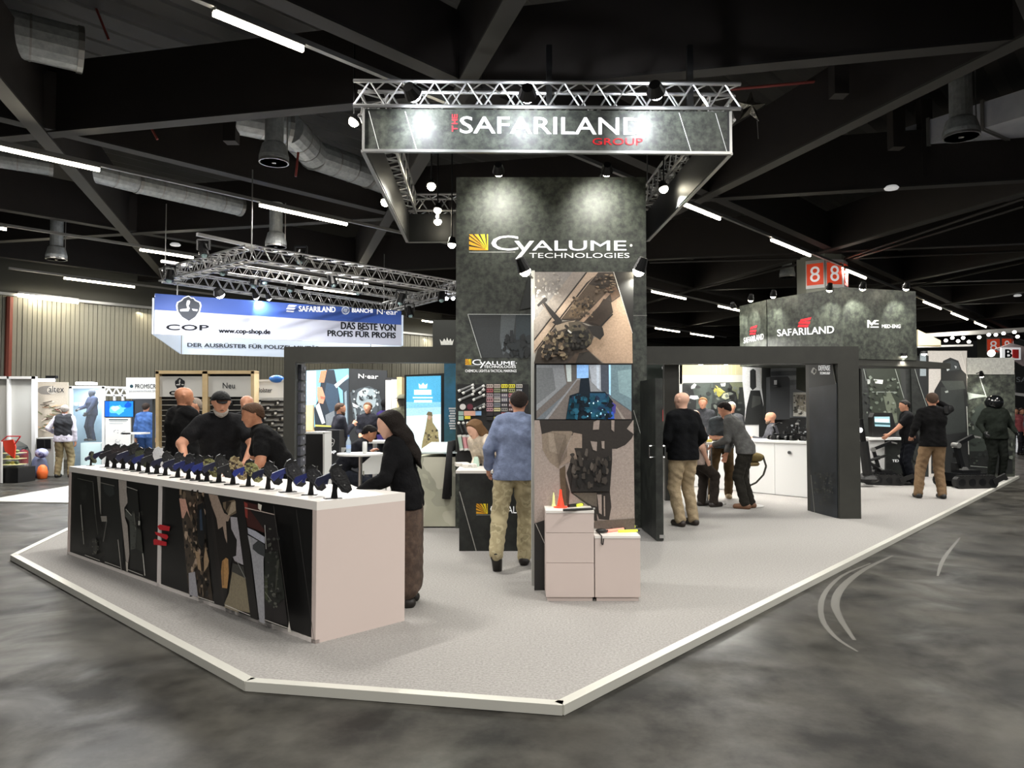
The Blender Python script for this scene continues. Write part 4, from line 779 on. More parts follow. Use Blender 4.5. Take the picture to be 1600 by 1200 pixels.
for px, py, Y, tg, w_, lb in ((553, 190, 9.2, (-4.5, 8, 1), 90, 'bright spotlight outside the left corner of the hanging sign'), (674, 291, 11.3, (-1, 8, 0), 150, 'spotlight inside the hanging sign at left'), (684, 346, 12.6, (-.9, 11, 0), 90, 'spotlight low inside the hanging sign, upper of two'), (684, 328, 12.6, (-2, 11, 0), 90, 'spotlight low inside the hanging sign at the back truss'),
        (1037, 295, 10.8, (3, 9, 0), 180, 'spotlight on the right side of the hanging truss'), (706, 382, 12.3, (-1.2, 12, 0), 50, 'small lamp at the back lower corner of the hanging sign'), (602, 316, 11, (-3, 9, .5), 60, 'tiny lamp behind the left panel of the hanging sign')):
    D = clamp_lamp(px, py, Y, tg, lb, w_, None, .07, 'spotlights on the square hanging truss', 100); p = AY(px, py, Y); MB().tube(p, (p.x, p.y, zt_+1.5), .012, 6).build('hanging_pole', BLKM, D)
for px, tx, lb in ((779, -.15, 'left'), (948, 1.25, 'right')):
    p = AY(px, 268, 9.25); D = clamp_lamp(px, 268, 9.25, (tx+.0, 10.05, TZ-.55), 'long arm spotlight over the tower top, '+lb, 60, None, .07, 'arm spotlights over the tower', 95); MB().tube(p-V((0, 0, -.06)), (p.x, TY+.1, TZ+.02), .012, 6).build('long_arm', BLKM, D)
for px, lb in ((820, 'left'), (998, 'right')):
    p = AY(px, 423, 6.45); D = clamp_lamp(px, 423, 6.45, (p.x+(.45 if px < 900 else -.35), 6.8, 1.9), 'bright spotlight at the top %s corner of the printed totem' % lb, 14, None, .055, 'spotlights on the printed totem', 100); MB().tube(p, ((sl if px < 900 else sr), SY+.05, sz-.05), .01, 6).build('mount_arm', ALUD, D)
# foil star balloon
p = AY(1172, 168, 10.5); mb = MB(); pts = [V((p.x+rr*math.cos(t), p.y, p.z+rr*math.sin(t))) for i in range(10) for rr, t in [((.24 if i % 2 == 0 else .10), R(i*36+14))]]
cF = p+V((0, -.08, 0)); cB = p+V((0, .08, 0)); mb.add(pts+[cF, cB], [(i, (i+1) % 10, 10) for i in range(10)]+[((i+1) % 10, i, 11) for i in range(10)]); s_ = mb.build('star_balloon', mat('silver_foil', 'b9b6ae', .15, 1, bump=(14, .6)), label='silver foil star balloon floating right of the hanging sign', cat='balloon')
MB().tube(p+V((.1, 0, -.2)), p+V((.12, .02, -.45)), .004, 4).build('ribbon', ALUD, s_)
# ------------------------------------------------------------------ people: distance fields turned into one continuous surface
def smin(a, b, k):
    h = np.clip(.5+.5*(b-a)/k, 0, 1); return b*(1-h)+a*h-k*h*(1-h)
def field(prims, res, grow=0., cuts=(), folds=0., seed=0):
    """prims: (a, b, ra, rb, k). Returns grid values, origin"""
    A = np.array([list(p[0])+list(p[1]) for p in prims]); rr = max(max(p[2], p[3]) for p in prims)+grow+.03
    lo = np.minimum(A[:, :3].min(0), A[:, 3:].min(0))-rr; hi = np.maximum(A[:, :3].max(0), A[:, 3:].max(0))+rr
    n = np.ceil((hi-lo)/res).astype(int)+1; D = np.full(n, .5, dtype=np.float32)
    ax = [lo[i]+res*np.arange(n[i]) for i in range(3)]
    for p in prims:
        a = np.array(p[0], float); b = np.array(p[1], float); ra, rb, k = p[2]+grow, p[3]+grow, p[4]; m = max(ra, rb)+k+.03
        i0 = np.maximum(((np.minimum(a, b)-m-lo)/res).astype(int), 0); i1 = np.minimum(((np.maximum(a, b)+m-lo)/res).astype(int)+2, n)
        sl = tuple(slice(i0[i], i1[i]) for i in range(3))
        X, Y, Z = np.meshgrid(ax[0][sl[0]], ax[1][sl[1]], ax[2][sl[2]], indexing='ij')
        d = b-a; L = max(float(d@d), 1e-9); t = np.clip(((X-a[0])*d[0]+(Y-a[1])*d[1]+(Z-a[2])*d[2])/L, 0, 1)
        q = np.sqrt((X-a[0]-t*d[0])**2+(Y-a[1]-t*d[1])**2+(Z-a[2]-t*d[2])**2)-(ra+t*(rb-ra))
        D[sl] = smin(D[sl], q, k)
    if folds or len(cuts):
        X, Y, Z = np.meshgrid(*ax, indexing='ij')
        if folds:
            s = seed*1.7
            D += folds*(np.sin(X*38+Z*17+s+2.2*np.sin(Z*11+s))*np.sin(Z*31-Y*19+s)+.6*np.sin(Z*63+X*21+Y*33+s)*np.sin(X*13+s))
        for c in cuts:
            P, N_ = c; D = np.maximum(D, (X-P[0])*N_[0]+(Y-P[1])*N_[1]+(Z-P[2])*N_[2])
    return D, lo
def surfnet(D, lo, res):
    S = D < 0; n = D.shape
    c = np.zeros((n[0]-1, n[1]-1, n[2]-1), np.int8)
    for i in (0, 1):
        for j in (0, 1):
            for k in (0, 1): c += S[i:n[0]-1+i, j:n[1]-1+j, k:n[2]-1+k]
    act = np.argwhere((c > 0) & (c < 8)); idx = -np.ones(c.shape, np.int32); idx[tuple(act.T)] = np.arange(len(act))
    pos = np.zeros((len(act), 3)); cnt = np.zeros(len(act))
    for axis in range(3):
        for u in (0, 1):
            for v in (0, 1):
                o = [0, 0, 0]; oth = [i for i in range(3) if i != axis]; o[oth[0]] = u; o[oth[1]] = v; e = list(o); e[axis] = 1
                p0 = act+o; p1 = act+e; d0 = D[tuple(p0.T)]; d1 = D[tuple(p1.T)]; m = (d0 < 0) != (d1 < 0)
                t = np.where(m, d0/np.where(m, d0-d1, 1), 0); q = p0.astype(float); q[:, axis] += t
                pos[m] += q[m]; cnt[m] += 1
    pos /= cnt[:, None]; pos = pos*res+lo
    F = []
    for axis in range(3):
        a, b = [i for i in range(3) if i != axis]
        s0 = [slice(None)]*3; s1 = [slice(None)]*3; s0[axis] = slice(0, n[axis]-1); s1[axis] = slice(1, n[axis])
        A_ = S[tuple(s0)]; B_ = S[tuple(s1)]; E = np.argwhere(A_ != B_)
        E = E[(E[:, a] > 0) & (E[:, b] > 0) & (E[:, a] < n[a]-1) & (E[:, b] < n[b]-1)]
        ins = A_[tuple(E.T)]; qs = []
        for da, db in ((-1, -1), (0, -1), (0, 0), (-1, 0)):
            q = E.copy(); q[:, a] += da; q[:, b] += db; qs.append(idx[tuple(q.T)])
        Q = np.stack(qs, 1); flip = ins if axis != 1 else ~ins; Q[~flip] = Q[~flip][:, ::-1]; F.append(Q)
    return pos, np.concatenate(F)
def blobmesh(name, prims, res, m, parent=None, grow=0., cuts=(), folds=0., seed=0, extra=None, **k):
    D, lo = field(prims, res, grow, cuts, folds, seed); P, F = surfnet(D, lo, res)
    me = bpy.data.meshes.new(name); nv = len(P); nf = len(F)
    me.vertices.add(nv); me.vertices.foreach_set('co', P.astype(np.float32).ravel()); me.loops.add(nf*4); me.polygons.add(nf)
    me.loops.foreach_set('vertex_index', F.astype(np.int32).ravel()); me.polygons.foreach_set('loop_start', np.arange(0, nf*4, 4, dtype=np.int32))
    me.polygons.foreach_set('loop_total', np.full(nf, 4, dtype=np.int32)); me.polygons.foreach_set('use_smooth', np.ones(nf, dtype=bool))
    me.update(calc_edges=True); me.validate(); me.materials.append(m)
    o = bpy.data.objects.new(name, me); COL.objects.link(o)
    if parent is not None: o.parent = parent
    lab = k.get('label'); return tag(o, lab, k.get('cat'), k.get('group'), k.get('kind'))
def ik(S, T, l1, l2, hint):
    S = V(S); T = V(T); d = T-S; L = d.length; mx = (l1+l2)*.995
    if L > mx: T = S+d*(mx/L); d = T-S; L = mx
    x = (l1*l1-l2*l2+L*L)/(2*L); h = math.sqrt(max(l1*l1-x*x, 0)); u = d/L; hv = V(hint); hv = (hv-u*hv.dot(u))
    hv = hv.normalized() if hv.length > 1e-5 else V((0, 1, 0)); return S+u*x+hv*h, T
SK = mat('skin', 'c99478', .55, nz=(25, 'b57c62', .35, .75)); SKD = mat('tanned_skin', 'b57e5f', .55, nz=(25, '9c664b', .35, .75)); SKP = mat('pale_skin', 'd9ab94', .55)
EYE = mat('eye', '241a16', .3)
def person(label, x, y, a, h=1.76, lean=0, side=0, rh=None, lh=None, rf=(.11, .0, 0), lf=(-.11, .0, 0), yaw=0, pitch=0, shirt='101012', sleeve='long', pants='8d7f68', shoes='1a1613',
           hair=('short', '2a1d15'), skin=None, beard=None, skirt=None, seat=None, res=.012, z0=PZ, heelL=0, heelR=0, fat=1.0, hintL=None, hintR=None, kneeL=None, kneeR=None, name='person', cat='person', vest=None, cam_pants=False, female=False, group=None, armtat=False, cover=False, feet=True):
    s = h/1.76; skin = skin or SK; tw = V((0, 0, 0))
    pz = (seat if seat else .94*s); P = V((0, 0, pz))
    le = R(lean); sd = R(side)
    def up(l): return V((math.sin(sd), math.sin(l), math.cos(l)*math.cos(sd))).normalized()
    u1 = up(le*.8); u2 = up(le*1.15); rt = V((math.cos(sd), 0, -math.sin(sd)))
    W_ = P+u1*.16*s; C_ = W_+u2*.22*s; SH = C_+u2*.115*s; N_ = SH+u2*.07*s; fw = rt.cross(u2)*-1; fw = -rt.cross(u2) if False else u2.cross(rt)
    shw = (.175 if not female else .15)*s*(.9+.1*fat)
    S_R = SH+rt*shw; S_L = SH-rt*shw; HR = P+rt*.09*s-V((0, 0, .02*s)); HL = P-rt*.09*s-V((0, 0, .02*s))
    if rh is None: rh = S_R/s+V((.07, .02, -.56))
    if lh is None: lh = S_L/s+V((-.07, .02, -.56))
    rh = V(rh)*s; lh = V(lh)*s; rf = V(rf)*s; lf = V(lf)*s
    ER, WR_ = ik(S_R, rh, .29*s, .255*s, hintR or (.5, -1, -.3)); EL, WL_ = ik(S_L, lh, .29*s, .255*s, hintL or (-.5, -1, -.3))
    AR = rf+V((0, 0, .085*s+heelR)); AL = lf+V((0, 0, .085*s+heelL))
    KR, AR = ik(HR, AR, .43*s, .43*s, kneeR or (.12, 1, 0)); KL, AL = ik(HL, AL, .43*s, .43*s, kneeL or (-.12, 1, 0))
    f = fat*s
    tor = [(P+rt*.07*s+V((0, 0, .02)), W_+rt*.065*s, .105*f, .098*f, .05), (P-rt*.07*s+V((0, 0, .02)), W_-rt*.065*s, .105*f, .098*f, .05), (W_+rt*.065*s, C_+rt*.085*s, .098*f, .108*f, .05), (W_-rt*.065*s, C_-rt*.085*s, .098*f, .108*f, .05),
           (C_+rt*.085*s, SH+rt*.10*s, .108*f, .075*f, .05), (C_-rt*.085*s, SH-rt*.10*s, .108*f, .075*f, .05), (SH-rt*.10*s, SH+rt*.10*s, .07*f, .07*f, .05)]
    if fat > 1.08: tor.append((W_+fw*.05*s, W_+u1*.1*s+fw*.04*s, .12*f, .10*f, .05))
    if female: tor += [(C_+rt*.06*s+fw*.06*s, C_+rt*.06*s+fw*.075*s, .06*s, .06*s, .03), (C_-rt*.06*s+fw*.06*s, C_-rt*.06*s+fw*.075*s, .06*s, .06*s, .03)]
    uar = [(S_R, ER, .058*f, .046*f, .03), (S_L, EL, .058*f, .046*f, .03)]; far_ = [(ER, WR_, .045*s, .029*s, .02), (EL, WL_, .045*s, .029*s, .02)]
    legs = [(HR, KR, .088*f, .06*s, .03), (HL, KL, .088*f, .06*s, .03), (KR, AR, .06*s, .04*s, .025), (KL, AL, .06*s, .04*s, .025), (KR-V((0, .02, .04)), KR*.5+AR*.5-V((0, .02, 0)), .05*s, .045*s, .03), (KL-V((0, .02, .04)), KL*.5+AL*.5-V((0, .02, 0)), .05*s, .045*s, .03)]
    # head frame
    Mh = Matrix.Rotation(R(yaw), 3, 'Z') @ Matrix.Rotation(-R(pitch)-le*.3, 3, 'X'); hr = Mh @ V((1, 0, 0)); hf = Mh @ V((0, 1, 0)); hu = Mh @ V((0, 0, 1))
    nb = N_+u2*.015*s; HC = nb+hu*.125*s+hf*.018*s
    def hp_(x_, y_, z_): return HC+(hr*x_+hf*y_+hu*z_)*s
    head = [(hp_(0, -.022, .03), hp_(0, .018, .03), .083*s, .080*s, .02), (hp_(0, .0, .0), hp_(0, .02, -.03), .072*s, .066*s, .03), (hp_(0, .038, -.01), hp_(0, .05, -.075), .050*s, .034*s, .03), (hp_(0, .06, -.088), hp_(0, .062, -.088), .022*s, .022*s, .02),
            (hp_(0, .088, .005), hp_(0, .103, -.022), .009*s, .014*s, .012), (hp_(-.028, .074, .022), hp_(.028, .074, .022), .016*s, .016*s, .012), (hp_(0, .081, -.052), hp_(0, .083, -.052), .017*s, .017*s, .01),
            (hp_(.078, -.005, -.008), hp_(.082, -.012, .018), .011*s, .016*s, .006), (hp_(-.078, -.005, -.008), hp_(-.082, -.012, .018), .011*s, .016*s, .006), (N_-u2*.03*s, HC-hu*.06*s-hf*.02*s, .058*s*(.9 if female else 1), .052*s*(.9 if female else 1), .03)]
    hands = []; fr = max(.0088, res*.92)
    for Wp, Ep, sg in ((WR_, ER, 1), (WL_, EL, -1)):
        d = (Wp-Ep).normalized(); sv = (V((0, 1, 0)) if abs(d.z) > .6 else V((1, 0, 0))); sv = (sv-d*sv.dot(d)).normalized(); pn = d.cross(sv)*(-sg if abs(d.z) > .6 else 1)
        if abs(d.z) <= .6 and pn.z > 0: pn = -pn
        if abs(d.z) > .6 and pn.x*sg > 0: pn = -pn
        th = sv if abs(d.z) > .6 else sv*(-sg)
        for q in (-.02, .0, .02): hands.append((Wp-d*.01*s, Wp+d*.085*s+sv*q*s, .024*s, .018*s, .015))
        for q, l in ((-.031, .062), (-.0105, .075), (.0105, .078), (.031, .068)):
            if (th-sv).length < .1: q = q
            b0 = Wp+d*.085*s+sv*q*s*.95; b1 = b0+(d*.6*l+pn*.012)*s+sv*q*.15*s; b2 = b1+(d*.3*l+pn*.026)*s
            hands += [(b0, b1, fr, fr*.95, .004), (b1, b2, fr*.95, fr*.85, .004)]
        t0 = Wp+d*.02*s+th*.022*s; t1 = t0+(d*.03+th*.028+pn*.01)*s; t2 = t1+(d*.032+th*.006+pn*.012)*s; hands += [(t0, t1, .014*s, fr*1.15, .012), (t1, t2, fr*1.15, fr, .004)]
    feetp = []
    for A0, Kq, hl, ft in ((AR, KR, heelR, rf), (AL, KL, heelL, lf)):
        fd = V((0, 1, 0)) if hl == 0 else V((0, .55, -.83)); fd = fd.normalized(); b0 = A0-V((0, 0, .045*s)); feetp.append((A0, b0, fd))
    body = blobmesh(name, tor+uar+far_+legs+head+hands+[(b-f_*.03*s, b+f_*.12*s, .035*s, .03*s, .02) for (_, b, f_) in feetp], res, skin, label=label, cat=cat, group=group)
    # eyes, brows and lips as part of the same mesh
    if name == 'person':
        e = MB()
        for q in (-.031, .031): e.ball(hp_(q, .083, .008), (.010*s, .008*s, .006*s), 8, 6)
        e.ball(hp_(0, .096, -.052), (.022*s, .006*s, .004*s), 8, 4)
        e.build('face_detail', EYE, body, local=True); 
    body.location = (x, y, z0); body.rotation_euler = (0, 0, R(a))
    if shirt:
        cl = tor+uar+([(ER, ER+(WR_-ER)*.97, .05*s, .036*s, .02), (EL, EL+(WL_-EL)*.97, .05*s, .036*s, .02)] if sleeve == 'long' else [])+[(N_-u2*.045*s, N_-u2*.0*s, .062*s, .058*s, .02)]
        if sleeve == 'short': cl = tor+[(S_R, S_R+(ER-S_R)*.62, .062*f, .060*f, .03), (S_L, S_L+(EL-S_L)*.62, .062*f, .060*f, .03)]+[(N_-u2*.045*s, N_-u2*.0*s, .06*s, .056*s, .02)]
        sh = mat(shirt[0], *shirt[1:]) if isinstance(shirt, tuple) else mat('cloth_'+shirt, shirt, .9, spec=.12, bump=(40, .35), nz=(14, ''.join('%02x' % min(255, int(int(shirt[i:i+2], 16)*1.15+6)) for i in (0, 2, 4)), .4, .7))
        blobmesh('shirt' if sleeve == 'short' else 'sweater', cl+[(P+rt*.075*s-V((0, 0, .05)), P+rt*.07*s+V((0, 0, .03)), .118*f, .110*f, .05), (P-rt*.075*s-V((0, 0, .05)), P-rt*.07*s+V((0, 0, .03)), .118*f, .110*f, .05)], res, sh, body, grow=.013, cuts=[(P-V((0, 0, .075*s)), V((0, 0, -1)))], folds=.0035, seed=hash(label) % 97 if False else len(label))
    if vest:
        blobmesh('vest', tor, res, mat('cloth_'+vest, vest, .85, bump=(30, .4)), body, grow=.026, folds=.004, seed=3)
    if skirt:
        sk = [(P+V((rt.x*.07*q, rt.y*.07*q, .05)), V((.10*q, 0.0, .16)), .105*s, .105*s, .06) for q in (-1, 1)]+[(P+V((0, 0, -.1)), V((0, .02, .2)), .12*s, .14*s, .06)]
        blobmesh('skirt', sk, res, mat('cloth_'+skirt, skirt, .9, bump=(8, .8), nz=(14, '5c4a3e', .4, .7)), body, grow=.01, folds=.003, seed=5, cuts=[(V((0, 0, .07)), V((0, 0, -1)))])
    elif pants:
        pm = camo('camo_trousers', ['aa9e7e', '9f9373', 'b2a686', '958a6b'], 9) if cam_pants else mat('cloth_'+pants, pants, .9, spec=.12, bump=(35, .4), nz=(9, ''.join('%02x' % max(0, int(int(pants[i:i+2], 16)*.8)) for i in (0, 2, 4)), .4, .75))
        blobmesh('trousers', [(P+rt*.06*s+V((0, 0, .0)), HR, .098*f, .10*f, .04), (P-rt*.06*s+V((0, 0, .0)), HL, .098*f, .10*f, .04), (HR, KR, .095*f, .072*s, .02), (HL, KL, .095*f, .072*s, .02), (KR, AR-V((0, 0, .0)), .072*s, .062*s, .02), (KL, AL, .072*s, .062*s, .02)], res, pm, body, grow=.010, folds=.006, seed=len(label)+3)
    if feet:
        for (A0, b0, fd) in feetp:
            shc = mat('shoe_'+shoes, shoes, .5); o = blobmesh('shoe', [(A0-V((0, 0, .02)), b0-fd*.02*s, .046*s, .044*s, .03), (b0-fd*.045*s, b0+fd*.15*s-V((0, 0, .005)), .043*s, .034*s, .02), (b0+fd*.03*s+V((.012, 0, 0)), b0+fd*.14*s+V((.012, 0, -.005)), .04*s, .033*s, .02)], min(res, .012), shc, body, grow=.006, cuts=[(b0-fd.cross(V((1, 0, 0)))*0-V((0, 0, .040*s)) if fd.z == 0 else b0+V((0, -.84, -.54))*.038, V((0, 0, -1)) if fd.z == 0 else V((0, -.84, -.54)))])
    # hair
    if hair:
        st, hc = hair; hm = mat('hair_'+hc, hc, .75, spec=.2, bump=(90, .6)); base = [(hp_(0, -.024, .033), hp_(0, .016, .035), .083*s, .081*s, .02)]
        nrm = (-hf*.62+hu*.78); pt = hp_(0, 0, .012)
        if st == 'short': blobmesh('hair', base+[(hp_(0, -.06, -.02), hp_(0, -.05, .02), .045*s, .05*s, .03)], min(res, .012), hm, body, grow=.010, folds=.0015, cuts=[(pt+nrm*.0, -nrm)])
        if st == 'buzz': blobmesh('hair', base+[(hp_(0, -.06, -.02), hp_(0, -.05, .02), .045*s, .05*s, .03)], min(res, .012), hm, body, grow=.004, cuts=[(pt+nrm*.006, -nrm)])
        if st == 'fringe': blobmesh('hair', base+[(hp_(0, -.06, -.03), hp_(0, -.05, .0), .05*s, .05*s, .03)], min(res, .012), hm, body, grow=.004, cuts=[(pt+nrm*.006, -nrm), (hp_(0, 0, .035), hu)])
        if st == 'long':
            lg = base+[(hp_(0, -.05, .02), N_+u2*.0-fw*.07*s, .085*s, .075*s, .04), (N_-fw*.07*s, C_-fw*.12*s+u2*.02, .08*s, .06*s, .05), (C_-fw*.12*s, C_-fw*.13*s-u2*.17*s, .06*s, .03*s, .05), (hp_(.07, -.02, .0), hp_(.075, -.02, -.12), .022*s, .022*s, .03), (hp_(-.07, -.02, .0), hp_(-.075, -.02, -.12), .022*s, .022*s, .03)]
            blobmesh('hair', lg, min(res, .012), hm, body, grow=.012, folds=.004, seed=2, cuts=[(hp_(0, .034, .0), (hf*.93-hu*.36))])
        if st == 'cap':
            blobmesh('cap', base+[(hp_(0, .05, .055), hp_(0, .05, .055), .05*s, .05*s, .02)], min(res, .011), hm, body, grow=.015, cuts=[(hp_(0, 0, .035), -(hu*.97-hf*.2))]); blobmesh('cap_brim', [(hp_(q, .075-.25*abs(q), .045), hp_(q*.8, .145-.6*abs(q), .034), .009, .008, .01) for q in (-.05, -.03, -.01, .01, .03, .05)], min(res, .009), hm, body)
        if st == 'hat':
            blobmesh('hat', base, min(res, .012), hm, body, grow=.02, cuts=[(hp_(0, 0, .045), -hu)]); MB().lathe(hp_(0, 0, .045), [(.15, 0), (.15, .01), (.09, .015)], 18).build('hat_brim', hm, body, local=True)
        if st == 'balaclava': blobmesh('balaclava', head, min(res, .012), hm, body, grow=.010)
    if beard:
        blobmesh('beard', [(hp_(0, .042, -.065), hp_(0, .056, -.092), .040*s, .034*s, .02), (hp_(.056, .01, -.045), hp_(.03, .05, -.08), .018*s, .026*s, .02), (hp_(-.056, .01, -.045), hp_(-.03, .05, -.08), .018*s, .026*s, .02)], min(res, .011), mat('beard_'+beard, beard, .9, bump=(90, .6)), body, grow=.008, folds=.002, cuts=[(hp_(0, .03, -.058), hu*.9+hf*.25)])
    return body
# --- at the long counter
person('woman with long black hair in a black sweater leaning at the counter end', -.86, 6.12, 88, 1.60, lean=12, pitch=14, yaw=26, rh=(-.0, .34, 1.05), lh=(-.24, .38, 1.04), shirt='0e0e10', skirt='3e3028', hair=('long', '1a1411'), skin=SKP, female=True, res=.010)
person('grey-bearded man in a black cap and shirt leaning over the holsters', -3.22, 8.15, 200, 1.84, lean=22, pitch=6, yaw=8, rh=(.30, .42, .98), lh=(-.24, .46, .98), hintR=(1, -.2, .1), hintL=(-1, -.2, .1), shirt='151517', sleeve='short', pants='1b1b1d', hair=('cap', '121314'), beard='a49c94', skin=SK, res=.011, fat=1.15, feet=False)
person('short-haired man in a black polo bent in profile over the counter', -2.28, 7.45, 112, 1.74, lean=28, pitch=4, yaw=8, rh=(.1, .52, 1.02), lh=(-.25, .5, 1.02), shirt='0f0f10', sleeve='short', pants='1a1a1c', hair=('short', '4a3527'), skin=SKD, res=.011, fat=1.1, feet=False)
person('bald man in a black shirt with folded arms, his back half turned', -4.12, 9.2, -35, 1.88, rh=(-.12, .24, 1.18), lh=(.16, .22, 1.2), hintR=(1, -.2, -.4), hintL=(-1, -.2, -.4), shirt='0c0c0d', sleeve='short', pants='121214', hair=None, skin=SKD, res=.012, fat=1.2, yaw=-25, feet=False)
person('man with cropped grey hair holding a hand to his cheek behind the bald man', -4.35, 10.1, 165, 1.76, rh=(.02, .2, 1.5), hintR=(1, .2, -1), shirt='17161a', pants='151517', hair=('buzz', '8b8076'), skin=SK, res=.014, yaw=-35, feet=False)
person('bald bearded man watching from behind the man in the cap', -3.92, 10.9, 170, 1.86, shirt='1a1a1d', pants='1a1a1d', hair=None, beard='7a6a5e', skin=SK, res=.014, yaw=10, z0=0)
# --- near the tower
person('dark-haired man in a blue long-sleeved shirt and khaki camouflage trousers walking away', .02, 7.62, -4, 1.79, lean=2, side=5, pitch=8, yaw=8, rf=(.10, .06, 0), lf=(-.15, -.34, 0), heelL=.10, kneeL=(-.1, 1, .2), lh=(-.27, .12, .98), rh=(.2, .22, 1.05), shirt='77829f', pants='b3a67c', cam_pants=True, shoes='17120f', hair=('short', '2b2320'), skin=SK, res=.010, fat=1.1)
person('fair-haired woman in a cream sweater writing at the reception counter', -.20, 9.5, 140, 1.62, lean=40, pitch=16, rh=(.05, .42, .96), lh=(-.28, .42, .98), shirt='cbbfae', pants='2a2a2c', hair=('long', '6d5238'), skin=SKP, female=True, res=.012, feet=False)
# --- right booth room
person('bald man in a black zip sweater and beige trousers seen from behind', 2.38, 10.25, 22, 1.84, yaw=25, rf=(.14, -.02, 0), lf=(-.10, -.06, 0), lh=(-.24, .16, .95), rh=(.22, .12, 1.0), shirt='0b0c0e', pants='a39277', shoes='241a14', hair=None, skin=SKP, res=.011, fat=1.12)
person('man in dark trousers perched behind the man in the black sweater', 2.98, 12.1, -60, 1.75, seat=.78, rf=(.12, .32, 0), lf=(-.10, .26, 0), rh=(.2, .1, .78), shirt='8d7f78', sleeve='short', pants='332d29', shoes='241c19', hair=None, skin=SKP, res=.014)
person('man in a dark grey polo bending over the high table, facing us', 3.78, 13.3, 172, 1.84, lean=38, pitch=14, rh=(.06, .42, 1.06), lh=(-.14, .42, 1.06), lf=(-.12, -.10, 0), rf=(.22, .1, 0), shirt='3c4145', sleeve='short', pants='4f3f2a', shoes='a08c6c', hair=('short', '6b4f3a'), skin=SK, res=.013, fat=1.05)
person('man in a grey knitted sweater leaning forward beside the high table', 3.80, 12.0, 62, 1.80, lean=26, pitch=12, yaw=-5, rh=(.16, .36, .72), lh=(-.12, .46, 1.0), rf=(.1, -.05, 0), lf=(-.1, .0, 0), shirt='5c5c5c', pants='2a2824', shoes='6b4a34', hair=('short', '1d1816'), skin=SK, res=.011, fat=1.05)
person('bald man in a dark grey shirt seated behind the white bar', 5.25, 14.9, 75, 1.78, seat=.72, rf=(.12, .35, 0), lf=(-.1, .35, 0), rh=(.1, .35, 1.0), shirt='45454a', pants='2a2a2c', hair=None, beard='6e5a4c', skin=SK, res=.015)
person('brown-haired man in the background behind the bending man', 4.15, 16.0, 160, 1.86, shirt='2c2d30', pants='242426', hair=('short', '7a5a3a'), skin=SK, res=.016)
person('grey-haired man in the background beside the printed figure', 4.55, 15.2, 150, 1.76, lean=8, shirt='3a3b3e', pants='242426', hair=('short', 'b9b4ae'), skin=SK, res=.016)
# --- far right
person('man in a black sweater and tan trousers talking on the telephone', 7.62, 13.35, -8, 1.90, yaw=-12, rf=(.12, -.02, 0), lf=(-.24, .02, 0), rh=(.15, .12, 1.6), hintR=(1, .1, -.9), lh=(-.26, .18, 1.05), shirt='0e0e0f', pants='7f6850', shoes='141414', hair=('short', '4a3a30'), skin=SK, res=.011, fat=1.08)
ph = AY(1479, 640, 13.2); MB().box(ph.x, ph.y, ph.z, .03, .075, .14, .3).build('telephone', BLACK, label='black telephone held to the ear of the man in tan trousers', cat='telephone')
person('man in black with dark hair leaning one hand on the demonstration counter', 8.50, 15.75, 78, 1.80, lean=7, yaw=6, rh=(-.02, -.0, .98), hintR=(.6, -1, 0), lh=(-.12, .46, 1.02), shirt='101012', sleeve='short', pants='14161c', shoes='121212', hair=('short', '15110f'), skin=SK, res=.013, fat=1.1)
# --- left background
person('grey-haired man in a dark vest and khaki trousers at the far left stand', -10.95, 18.0, 10, 1.76, yaw=15, lean=4, rf=(.18, 0, 0), lf=(-.14, .05, 0), lh=(-.3, .2, 1.1), shirt='b9b6c4', vest='1f2127', pants='8d8163', shoes='191816', hair=('short', 'a09a94'), skin=SK, res=.014, z0=0, fat=1.08)
person('man in a blue suit standing with his back to us at the far counter', -9.75, 19.6, 5, 1.82, shirt='3a5687', pants='36507e', shoes='15161a', hair=('short', '2a211c'), skin=SK, res=.014, z0=0)
person('dark-haired man hunched over the small high table', -2.50, 10.75, -80, 1.72, seat=.70, lean=36, pitch=14, rh=(.05, .42, .98), lh=(-.15, .42, .98), rf=(.14, .42, .02), lf=(-.14, .4, .02), shirt='15161b', pants='22252e', shoes='141414', hair=('short', '100d0c'), skin=SKD, res=.012, z0=PZ)
person('man in a dark jacket and teal trousers drinking by the printed wall', -3.42, 14.6, -60, 1.78, z0=0, rh=(.06, .24, 1.32), shirt='2a2b33', pants='3c6a6a', shoes='1c1c1c', hair=('buzz', '4a3a30'), beard='5a4638', skin=SK, res=.014)
person('man in a dark jacket standing before the face poster', -3.13, 16.0, 175, 1.80, z0=0, rh=(.1, .24, 1.1), lh=(-.12, .24, 1.15), shirt='1d1e24', pants='202430', shoes='1c1c1c', hair=('short', '6a4c38'), skin=SK, res=.015)
person('black-masked mannequin in a purple and black outfit by the cabinet', -2.86, 16.6, -40, 1.88, z0=0, shirt='2c2350', pants='141418', shoes='141414', hair=('balaclava', '0c0c0e'), skin=mat('mannequin_black', '101012', .5), res=.016, name='mannequin', cat='mannequin')
person('olive uniformed mannequin with a brimmed hat beside the blue screen', -2.27, 15.2, 20, 1.95, z0=0, shirt='4f4f42', pants='4a4a3e', shoes='1c1a16', hair=('hat', '5a5a4c'), skin=mat('mannequin_olive', '3c382e', .6), res=.016, name='mannequin', cat='mannequin')
# ------------------------------------------------------------------ neighbouring stands
def pan(name, px, Y, m, t=.05, parent=None, **k):       # upright panel facing the hall at distance Y
    P = pquad(px, YP(Y)); return MB().ext(P, (0, t, 0)).build(name, m, parent, **k)
def down(px, Y): return [(x, y) for x, y in px]
def gy(Y, z=0): return 640+(H-z)*FPX/Y                    # photo row of height z at distance Y
LG_ = mat('light_grey_panel', 'b4b3ae', .5); WPN = mat('white_panel', 'dcdcdb', .5); DKW = mat('dark_back_wall', '16181d', .6)
